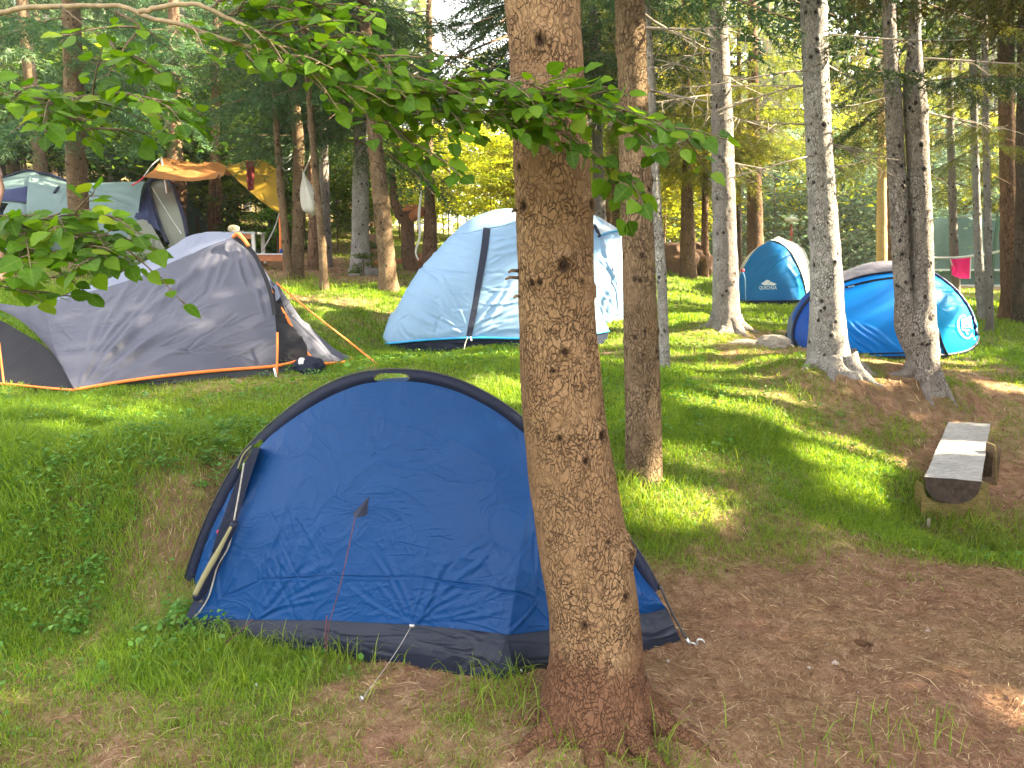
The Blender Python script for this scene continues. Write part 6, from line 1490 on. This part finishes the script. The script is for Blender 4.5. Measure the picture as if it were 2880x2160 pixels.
# ------------------------------------------------------------------ grass, weeds, needle litter
def m_grass(name, a, b, c, transl=.5):
    m, nt, out = newmat(name)
    g = nd(nt, 'NewGeometry'); at = nd(nt, 'Attribute', attribute_name='dry'); n = noise(nt, coords(nt), .9, 3)
    base = ramp(nt, g.outputs['Random Per Island'], [(0, a), (.55, b), (1, c)])
    base = mix(nt, ramp(nt, n, [(.4,(0,0,0)),(.65,(.6,.6,.6))]), base, (.17,.30,.022))
    base = mix(nt, at.outputs['Fac'], base, (.25,.20,.08))
    p = nd(nt, 'BsdfPrincipled', Roughness=.5); p.inputs['Specular IOR Level'].default_value = .35; nt.links.new(base, p.inputs['Base Color'])
    t = nd(nt, 'BsdfTranslucent'); nt.links.new(mix(nt, 1., base, (1.4,1.25,.4), 'MULTIPLY'), t.inputs[0])
    ms = nd(nt, 'MixShader'); ms.inputs[0].default_value = transl
    nt.links.new(p.outputs[0], ms.inputs[1]); nt.links.new(t.outputs[0], ms.inputs[2]); nt.links.new(ms.outputs[0], out.inputs[0]); return m
M_GRASS = m_grass('grass_blades', (.09,.19,.014), (.19,.32,.022), (.31,.42,.045))
M_STRAW = m_leaf('needle_litter', (.12,.06,.035), (.28,.16,.09), (.50,.37,.22), transl=.0, objvar=False, rough=.8, spec=.1)
M_WEED = m_leaf('weed_leaves', (.06,.17,.02), (.11,.25,.035), (.18,.32,.07), transl=.4, objvar=False)
rng = np.random.default_rng(21)
KEEP = []   # tent footprints where nothing grows
def foot(pts): KEEP.append(np.array(pts, float))
def inside(x, y, poly):
    r = np.zeros(len(x), bool); n = len(poly); j = n-1
    for i in range(n):
        xi, yi = poly[i]; xj, yj = poly[j]
        c = ((yi > y) != (yj > y)) & (x < (xj-xi)*(y-yi)/(yj-yi+1e-12)+xi); r ^= c; j = i
    return r
foot([W(400,1400,3.02)[:2], W(560,1413,2.92)[:2], W(900,1432,2.79)[:2], W(1094,1450,2.67)[:2], W(1392,1391,2.89)[:2], W(1470,1387,2.95)[:2], (.6,3.9), (-1.2,3.9)])
foot([W(165,843,5.58)[:2], W(596,810,6.22)[:2], W(690,800,6.6)[:2], (-2.6,7.6), (-4.2,7.0), (-4.2,5.6)])
foot([W(830,757,8.25)[:2], W(1010,759,7.82)[:2], W(1245,750,8.0)[:2], W(1312,732,8.35)[:2], (1.0,9.0), (-1.4,9.0)])
foot([W(1705,745,8.5)[:2], W(1800,771,8.15)[:2], W(1960,771,8.15)[:2], W(2100,755,8.5)[:2], (5.5,9.6), (3.4,9.6)])
foot([W(1596,661,13.5)[:2], W(1743,658,13.4)[:2], (5.6,15), (4.1,15)])
TR = [(P[1,0], P[1,1], rr[1]) for _, P, rr in ALLTREES]
def sample(n, dmin, dmax, power=1.0, fov=.80):
    u = rng.random(n); d = (dmin**power+(dmax**power-dmin**power)*u)**(1/power)
    a = rng.uniform(-fov, fov, n)
    x = d*np.sin(a); y = d*np.cos(a); return x, y
def filt(x, y):
    k = np.ones(len(x), bool)
    for p in KEEP: k &= ~inside(x, y, p)
    for a, b, r in TR: k &= (x-a)**2+(y-b)**2 > (r*.9)**2
    return k
def blades(x, y, h, w, lean, seg2=True, name='grass', mat=None, dry=None):
    n = len(x); z = H(x, y)-.004; a = rng.uniform(0, 6.28, n); la = rng.uniform(0, 6.28, n)
    s = np.stack([np.cos(a), np.sin(a), np.zeros(n)], -1)*w[:,None]/2
    l = np.stack([np.cos(la), np.sin(la), np.zeros(n)], -1)*(h*lean)[:,None]
    b = np.stack([x, y, z], -1); up = np.zeros((n,3)); up[:,2] = h
    m1 = b+l*.35+up*.55; m2 = b+l*.75+up*(.9-.25*lean[:,None]); tp = b+l*1.15+up*(1.0-.55*lean[:,None])
    V = np.stack([b-s, b+s, m1-s*.85, m1+s*.85, m2-s*.55, m2+s*.55, tp], 1)
    i = np.arange(n)[:,None]*7
    F4 = np.concatenate([i+np.array([[0,1,3,2]]), i+np.array([[2,3,5,4]])]); F3 = i+np.array([[4,5,6]])
    at = {'dry': np.repeat(dry, 7)} if dry is not None else None
    me = me_from(name, V.reshape(-1,3), [F4, F3], mat or M_GRASS, smooth=True, attrs=at)
    return ob(name, me)
bench_s = (c0+c1)/2
def grassset(n, d0, d1, power, hscale, name, label):
    x, y = sample(n, d0, d1, power)
    g = green_n(x, y); clump = vnoise(x*3.3, y*3.3, seed=61)*.6+vnoise(x*11, y*11, seed=62)*.4
    k = (rng.random(n) < np.clip(g*1.25-.08, 0, 1)**1.2*(.35+1.0*clump)) & filt(x, y)
    x, y, g, clump = x[k], y[k], g[k], clump[k]; d = np.hypot(x, y)
    bank = 1+1.5*np.exp(-((x+2.6)**2/2.2+(y-3.9)**2/.8))
    short = bank*1-.55*np.exp(-((x+1.2)**2+(y-5.2)**2)/2.5)
    h = hscale*(.45+.9*clump)*(.45+.65*g)*rng.uniform(.5, 1.35, len(x))*short
    w = np.maximum(.0032, .00085*d)*rng.uniform(.7, 1.3, len(x))
    dry = np.clip((.55-g)*1.1+.35*rng.random(len(x))-.1, 0, .8)*(rng.random(len(x)) < .75)
    return tag(blades(x, y, h, w, rng.uniform(.15, 1.15, len(x)), name=name, dry=dry), label, 'grass', kind='stuff')
grassset(380000, 2.0, 5.6, 1.35, .060, 'grass', 'green grass blades on the near bank and lawn')
grassset(330000, 5.6, 10.5, 1.3, .062, 'grass', 'green grass blades on the upper lawn round the tents')
grassset(170000, 10.5, 24, 1.2, .08, 'grass', 'green grass blades on the far lawn and forest edge')
# longer tufts
tx, ty = [], []
_r4 = np.random.default_rng(44)
for _ in range(70):      # clumps that break up the lawn
    q = hit(_r4.uniform(0, 2212), _r4.uniform(800, 1240)); n = int(_r4.integers(20, 70))
    if green(q[0:1], q[1:2])[0] > .45: a = _r4.normal(size=(n,2))*_r4.uniform(.03, .09); tx.append(q[0]+a[:,0]); ty.append(q[1]+a[:,1])
for px, py, n, r in ((1380,1110,260,.14),(1350,1060,160,.10),(1440,1130,150,.10),(1360,1160,100,.08),(1340,960,120,.12),(2080,1170,420,.20),(2110,1150,160,.1),(1055,1490,110,.09),(1090,1530,90,.08),(1250,1600,80,.07),(2200,1190,150,.1),
        (0,1250,120,.1),(560,1430,250,.2),(650,1435,150,.15),(450,1430,200,.16),(750,1440,60,.1),(1330,870,90,.1),(1830,1090,140,.12),(1940,960,80,.08),(1700,1190,90,.12),(1810,1640,40,.1),(2000,1590,40,.08),(150,1100,150,.15),(80,1240,180,.15),
        (2010,1135,120,.08),(590,870,150,.3),(1060,860,150,.15),(250,1010,150,.15),(1420,1640,60,.1),(640,610,120,.3),(720,625,160,.4)):
    q = hit(px, py); a = rng.normal(size=(n,2))*r; tx.append(q[0]+a[:,0]); ty.append(q[1]+a[:,1])
tx = np.concatenate(tx); ty = np.concatenate(ty); k = filt(tx, ty); tx, ty = tx[k], ty[k]; n = len(tx)
tag(blades(tx, ty, rng.uniform(.07, .17, n), np.maximum(.0036, .0008*np.hypot(tx, ty))*rng.uniform(.7,1.3,n), rng.uniform(.2, 1.2, n), name='grass', dry=rng.random(n)*.3), 'longer grass tufts along the edges of the lawn', 'grass', kind='stuff')
# weeds with round leaves
n = 52000; x, y = sample(n, 2.2, 9, 1.4); g = green_n(x, y); cl = vnoise(x*2.1, y*2.1, seed=66)
k = (rng.random(n) < np.clip(g-.35, 0, 1)*(cl > .45)*1.3) & filt(x, y); x, y = x[k], y[k]; n = len(x)
z = H(x, y)+rng.uniform(.012, .06, n); C = np.stack([x, y, z], -1); a = rng.uniform(0, 6.28, n); d = np.stack([np.cos(a), np.sin(a), rng.normal(size=n)*.4], -1)
w = np.cross(d, np.stack([rng.normal(size=n)*.4, rng.normal(size=n)*.4, np.ones(n)], -1)); s = (rng.uniform(.005, .013, n)*(1+.03*np.hypot(x, y)))[:,None]
big = rng.random(n) < .03; s[big] *= 2.2
V = np.stack([C-d*s, C-d*s*.3+w*s*.7, C+d*s*.5+w*s*.6, C+d*s, C+d*s*.5-w*s*.6, C-d*s*.3-w*s*.7], 1).reshape(-1,3)
tag(ob('ground_weeds', me_from('ground_weeds', V, np.arange(len(V)).reshape(-1,6), M_WEED, smooth=False)), 'small round leaved weeds and clover among the grass', 'weeds', kind='stuff')
# broad weeds on the bank
def weed(n, x0, x1, y0, y1, name, label, s0=.02, s1=.045):
    V_ = []; x = rng.uniform(x0, x1, n*3); y = rng.uniform(y0, y1, n*3); k = filt(x, y) & (vnoise(x*2.4, y*2.4, seed=71) > .42); x, y = x[k][:n], y[k][:n]
    for a, b, z in zip(x, y, H(x, y)):
        m_ = rng.integers(5, 11); hh_ = rng.uniform(.03, .13)
        for q_ in range(m_):
            an = q_*2.4+rng.random(); d = np.array([math.cos(an), math.sin(an), rng.uniform(-.2, .55)]); s = rng.uniform(s0, s1); w = np.array([-d[1], d[0], rng.normal()*.2])
            c_ = np.array([a, b, z+hh_*(.35+.65*q_/m_)])+d*s*.35
            V_.append([c_, c_+d*s*.35+w*s*.38+[0,0,.004], c_+d*s*.8+w*s*.24, c_+d*s*1.05+[0,0,-.006], c_+d*s*.8-w*s*.24, c_+d*s*.35-w*s*.38+[0,0,.004]])
    V_ = np.array(V_).reshape(-1,3)
    return tag(ob(name, me_from(name, V_, np.arange(len(V_)).reshape(-1,6), M_WEED, smooth=False)), label, 'weeds', kind='stuff')
weed(900, -3.6, -1.2, 2.9, 4.7, 'bank_weeds', 'broad leaved weeds growing on the step of the left bank', .016, .036)
weed(160, -2.4, 2.8, 4.8, 7.4, 'lawn_weeds', 'scattered broad leaved weeds in the upper lawn', .02, .035)
# needle litter on bare soil
def litter(n, d0, d1, power, L0, L1, wd_, name, label, cond=None):
    x, y = sample(n, d0, d1, power); g = green_n(x, y)
    k = (rng.random(n) < np.clip(1.05-g*1.1, .0, 1)) & filt(x, y); x, y = x[k], y[k]; n = len(x)
    a = rng.uniform(0, 6.28, n); L = rng.uniform(L0, L1, n); d = np.stack([np.cos(a), np.sin(a)], -1)*L[:,None]/2
    x1, y1, x2, y2 = x-d[:,0], y-d[:,1], x+d[:,0], y+d[:,1]
    hh = rng.uniform(.001, .008, n); A = np.stack([x1, y1, H(x1, y1)+hh], -1); B = np.stack([x2, y2, H(x2, y2)+hh*rng.uniform(.4, 2, n)], -1)
    M_ = (A+B)/2; M_[:,2] += L*rng.uniform(0, .12, n)+.001; M_[:,0] += rng.normal(size=n)*L*.08
    w = np.stack([-np.sin(a), np.cos(a), rng.normal(size=n)*.3], -1)*(wd_*(.6+.25*np.hypot(x, y))*rng.uniform(.6,1.3,n))[:,None]
    V = np.stack([A-w*.6, A+w*.6, M_-w, M_+w, B-w*.4, B+w*.4], 1).reshape(-1,3); i = np.arange(n)[:,None]*6
    return tag(ob(name, me_from(name, V, np.concatenate([i+np.array([[0,1,3,2]]), i+np.array([[2,3,5,4]])]), M_STRAW, smooth=False)), label, 'litter', kind='stuff')
litter(150000, 1.9, 6, 1.3, .015, .055, .0009, 'needle_litter', 'dry spruce needles and straw on the bare red soil')
litter(5000, 1.9, 7, 1.3, .06, .14, .0012, 'needle_litter', 'longer dry straws and twigs on the bare red soil')
litter(40000, 6, 16, 1.2, .04, .10, .0016, 'needle_litter', 'dry needles on the bare mounds under the far trees')
# crumbs and little stones
n = 16000; x, y = sample(n, 1.9, 8, 1.3); g = green_n(x, y); k = (rng.random(n) < 1.1-g*1.3) & filt(x, y); x, y = x[k], y[k]; n = len(x)
r = rng.uniform(.0015, .0055, n)*(1+(rng.random(n) < .02)*2.2); C = np.stack([x, y, H(x, y)+r*.4], -1)
oc = np.array([[1,0,0],[-1,0,0],[0,1,0],[0,-1,0],[0,0,.7],[0,0,-.7]]); V = C[:,None]+oc[None]*r[:,None,None]*rng.uniform(.6, 1.3, (n,6,1))
fo = np.array([[0,2,4],[2,1,4],[1,3,4],[3,0,4],[2,0,5],[1,2,5],[3,1,5],[0,3,5]])
tag(ob('soil_crumbs', me_from('soil_crumbs', V.reshape(-1,3), (np.arange(n)[:,None,None]*6+fo[None]).reshape(-1,3), m_leaf('crumbs', (.09,.045,.03), (.2,.12,.08), (.42,.36,.32), transl=0, objvar=False, rough=.9, spec=.1), smooth=False)), 'soil crumbs and small stones on the bare ground', 'gravel', kind='stuff')

# ------------------------------------------------------------------ the leafy branches hanging in from the left
def m_bleaf():
    m, nt, out = newmat('hazel_leaf')
    at = nd(nt, 'Attribute', attribute_name='vein'); g = nd(nt, 'NewGeometry')
    base = ramp(nt, g.outputs['Random Per Island'], [(0,(.03,.08,.003)),(.45,(.065,.155,.005)),(.9,(.14,.25,.011)),(1,(.19,.24,.015))])
    base = mix(nt, math_(nt, 'MULTIPLY', at.outputs['Fac'], .45), base, (.14,.24,.04))
    p = nd(nt, 'BsdfPrincipled', Roughness=.5); p.inputs['Specular IOR Level'].default_value = .25; nt.links.new(base, p.inputs['Base Color'])
    nt.links.new(bump(nt, at.outputs['Fac'], -.5, .004), p.inputs['Normal'])
    t = nd(nt, 'BsdfTranslucent'); nt.links.new(mix(nt, 1., base, (1.5,1.5,.4), 'MULTIPLY'), t.inputs[0])
    ms = nd(nt, 'MixShader'); ms.inputs[0].default_value = .5
    nt.links.new(p.outputs[0], ms.inputs[1]); nt.links.new(t.outputs[0], ms.inputs[2]); nt.links.new(ms.outputs[0], out.inputs[0]); return m
M_HAZEL = m_bleaf()
M_HBARK = m_plain('smooth_branch_bark', (.26,.19,.11), .8, .3, 30, bumps=.3)
M_HBARKD = m_plain('dark_branch_bark', (.11,.075,.045), .8, .3, 30, bumps=.3)
# leaf template: grid 9 long x 9 wide
lu, lv = np.meshgrid(np.linspace(0, 1, 15), np.linspace(-1, 1, 11), indexing='ij')
prof_ = np.array([.0,.27,.42,.50,.535,.545,.53,.50,.455,.40,.33,.25,.16,.08,.0])*.80
tooth = 1+.05*np.tile([1,-1], 8)[:15]
lw = (prof_*tooth)[:,None]*lv
vein = np.exp(-(lv/.07)**2)+.7*np.exp(-(((lu*9-np.abs(lv)*2.4)%1-.5)/.16)**2)*(np.abs(lv) > .05)
LT = np.stack([lu, lw, -.10*lu**2+.16*np.abs(lv)**1.3*prof_[:,None]*2*.5+.012*np.sin(lu*20)*np.abs(lv)], -1)
hz_t = thing('hazel_tree', (-3.3, 2.2, 0), 'leafy tree just outside the left edge whose long branches reach across the view', 'tree')
gl = Geo(); gl.tube(cr(np.array([[-3.3,2.2,-.2],[-3.25,2.2,1.0],[-3.1,2.1,2.0],[-2.9,2.05,2.6],[-2.9,2.0,4.2]]), 30), np.linspace(.08,.03,30), 12)
ob('trunk', gl.mesh('trunk', M_HBARK), hz_t)
rng = np.random.default_rng(31)
LV, LVe = [], []
def add_leaf(p, d, up, s):
    d = d/np.linalg.norm(d); w = np.cross(up, d); w /= np.linalg.norm(w)+1e-9; u_ = np.cross(d, w)
    curl = rng.uniform(-.5, 1.6); T = LT.copy(); T[...,2] = LT[...,2]*curl*1.3 + .0
    T[...,1] *= rng.uniform(.85, 1.1)
    LV.append(p+s*(T[...,0:1]*d+T[...,1:2]*w+T[...,2:3]*u_)); LVe.append(vein)
def branch(pts, r0, r1, Ys, leaves, size=.047, mat=None, twigs=0, name='branch', droop=.35, start=0.):
    """pts picture-plane points; Ys forward distance at both ends"""
    P2_ = np.array(pts, float); L = np.concatenate([[0], np.cumsum(np.hypot(*np.diff(P2_, axis=0).T))]); YY = np.interp(L/L[-1], [0,1], Ys)
    P = cr(W(P2_[:,0], P2_[:,1], YY), 60); P += rng.normal(size=P.shape)*.0012
    g = Geo(); g.tube(P, np.linspace(r0, r1, 60), 8); 
    T = np.gradient(P, axis=0); T /= np.linalg.norm(T, axis=1)[:,None]
    Ltot = np.linalg.norm(np.diff(P, axis=0), axis=1).sum()
    def leafat(q, tdir, sd, s):
        side = np.cross(tdir, [0,0,1.]); side /= np.linalg.norm(side)+1e-9
        d = tdir*rng.uniform(.1,.8)+side*sd*rng.uniform(.35,1.0)+np.array([0,0,-1.])*rng.uniform(-.1, droop*1.5)
        pet = q+d/np.linalg.norm(d)*.018; g.tube(np.array([q, pet+[0,0,.002]]), .0012, 4, False)
        up = np.array([rng.normal()*.5, -.55+rng.normal()*.45, 1.0]); add_leaf(pet, d, up, s)
    leaves = int(leaves*.6)
    for i in range(leaves):
        f = start+(1-start)*(i+rng.random())/leaves; k = min(59, int(f*59)); leafat(P[k], T[k], 1 if i%2 else -1, size*rng.uniform(.6, 1.2))
    for i in range(twigs):
        f = start+(1-start)*(i+rng.random())/twigs; k = min(58, int(f*59)); sd = 1 if i%2 else -1
        side = np.cross(T[k], [0,0,1.]); side /= np.linalg.norm(side); tl = rng.uniform(.06, .20)
        d = T[k]*rng.uniform(.5,1)+side*sd*rng.uniform(.3,.9)+np.array([0,0,rng.uniform(-.35,.45)]); d /= np.linalg.norm(d)
        tt = np.linspace(0,1,7)[:,None]; Q = P[k]+d*tl*tt+np.array([0,0,-.2*tl])*tt**2; g.tube(Q, np.linspace(.0028,.0012,7), 5, False)
        nl_ = int(3+tl*26)
        for j in range(nl_): leafat(Q[min(6, int((j+.6)/nl_*7))], d, 1 if j%2 else -1, size*rng.uniform(.55, 1.2))
        leafat(Q[-1], d, 0, size*rng.uniform(.8, 1.1))
    leafat(P[-1], T[-1], 0, size)
    ob(name, g.mesh(name, mat or M_HBARKD), hz_t)
branch([(-700,-250),(-350,-40),(-60,30),(0,26),(60,16),(130,13),(200,13),(270,15),(303,30),(345,44),(400,55),(470,80),(560,107),(620,135),(650,145),(740,190),(790,207),(822,214)], .0095, .0045, (2.3,2.05), 10, mat=M_HBARK, twigs=11, start=.72, name='branch')
branch([(822,214),(860,210),(916,199),(970,201),(1029,202),(1100,208),(1150,205),(1190,214),(1260,232),(1329,251),(1380,264),(1404,270),(1450,280),(1479,289)], .0055, .0018, (2.05,1.95), 34, twigs=27)
branch([(303,26),(350,15),(412,9),(450,18),(487,36),(520,52),(544,64),(600,98),(640,130),(690,165),(760,185),(820,190)], .007, .0018, (2.05,2.0), 12, twigs=16, mat=M_HBARK, start=.3)
branch([(544,64),(600,74),(637,79),(690,84),(740,74),(790,70)], .003, .0012, (2.03,2.0), 12, twigs=9)
branch([(640,130),(700,120),(760,112),(820,120),(870,150),(905,170)], .003, .0012, (2.02,1.95), 14, twigs=12)
branch([(487,36),(540,20),(600,8),(660,5),(720,20)], .003, .0012, (2.05,2.1), 12, twigs=11)
branch([(450,20),(500,-10),(560,-30),(640,-20)], .003, .0012, (2.05,2.1), 10, twigs=7)
branch([(1080,206),(1115,240),(1160,262),(1217,285),(1255,315),(1292,337),(1330,365),(1372,392)], .003, .0012, (2.0,1.97), 22, twigs=8, size=.054)
branch([(760,200),(786,225),(820,250),(860,285),(898,319),(918,340)], .003, .0012, (2.04,2.0), 13, twigs=7)
branch([(860,210),(920,235),(980,235),(1040,240),(1090,236)], .003, .0012, (2.03,1.98), 16, twigs=11)
branch([(916,199),(970,180),(1030,168),(1090,172),(1150,182),(1210,195)], .003, .0012, (2.03,1.98), 20, twigs=11)
branch([(1150,205),(1220,215),(1280,222),(1340,240)], .0025, .0012, (1.99,1.96), 14, twigs=7)
branch([(250,24),(300,60),(260,110),(300,125),(335,150)], .003, .0012, (2.08,2.05), 8, twigs=5)
branch([(130,13),(190,60),(240,95),(270,140)], .003, .0012, (2.1,2.05), 5, twigs=3, start=.5)
branch([(-500,60),(-200,190),(-40,200),(60,212),(150,212),(230,203),(310,210),(372,232)], .006, .0013, (2.1,1.95), 20, twigs=18, start=.5, size=.050)
branch([(60,212),(120,240),(160,262),(200,285)], .003, .0012, (2.0,1.95), 12, twigs=5, size=.050)
branch([(-500,350),(-200,470),(-40,492),(60,478),(120,470),(190,462),(240,470)], .006, .0013, (1.9,1.8), 18, twigs=14, start=.5, size=.050)
branch([(-200,470),(-20,480),(90,500),(180,503),(250,520),(275,560)], .004, .0013, (1.85,1.78), 20, twigs=12, start=.35, size=.050)
branch([(-100,560),(-20,520),(60,540),(120,555),(180,530)], .003, .0012, (1.85,1.8), 14, twigs=8, start=.2, size=.050)
branch([(-200,570),(-60,612),(20,622),(60,632),(82,645)], .003, .0012, (1.85,1.8), 9, twigs=3, start=.5, size=.05)
V = np.array(LV); ns, a_, b_ = V.shape[:3]; i = np.arange(a_-1)[:,None]*b_; j = np.arange(b_-1)[None]
fq = np.stack([i+j, i+j+1, i+b_+j+1, i+b_+j], -1).reshape(-1,4)
ob('foliage', me_from('foliage', V.reshape(-1,3), (np.arange(ns)[:,None,None]*a_*b_+fq[None]).reshape(-1,4), M_HAZEL, attrs={'vein': np.tile(vein.ravel(), ns)}), hz_t)
print('hazel leaves', ns)

# near spruce boughs hanging in at the top right
st = thing('spruce_tree', (4.6, 3.6, float(H(4.6,3.6))), 'spruce outside the right edge whose drab boughs hang in at the top right corner', 'tree')
g, kn = trunk_geo(np.array([[4.6,3.6,-.2],[4.6,3.6,2],[4.6,3.6,5],[4.6,3.6,10]]), np.array([.2,.17,.14,.04]), 24, .1, 77); ob('trunk', g.mesh('trunk', B_TAN, attrs={'knot': kn}), st)
Ns = []; g = Geo()
rng = np.random.default_rng(41)
for k, (z, az, L) in enumerate([(3.75,172,2.4),(3.6,185,2.0),(3.85,200,2.3),(3.7,158,2.2),(3.95,180,2.7),(3.55,165,1.6),(4.1,190,2.6),(3.5,195,1.5),(4.0,150,2.2),(4.2,170,2.9),(4.3,200,2.9),(4.25,160,2.8)]):
    b = BH[k%4]; s = L/1.5; M = rotz(R(az)) @ roty(R(rng.uniform(-4, 8)))
    Ns.append((b[0]*s) @ M.T+np.array([4.6,3.6,z])); pts, r = b[1][0]; g.tube(pts*s @ M.T+np.array([4.6,3.6,z]), np.maximum(np.asarray(r)*s, .005), 6)
ob('crown', crown_mesh(cull(np.concatenate(Ns)), M_NEEDLED), st); ob('branchwork', g.mesh('branchwork', M_TWIGB), st)
# ------------------------------------------------------------------ morning air
m, nt, out = newmat('haze')
pv = nt.nodes.new('ShaderNodeVolumePrincipled'); pv.inputs['Color'].default_value = (.93,.95,.9,1); pv.inputs['Density'].default_value = .0013; pv.inputs['Anisotropy'].default_value = .3
nt.links.new(pv.outputs[0], out.inputs['Volume'])
g = Geo(); g.box((0,55,10), (210,190,60)); tag(ob('haze', g.mesh('haze', m, False)), kind='stuff')
cy.volume_bounces = 0
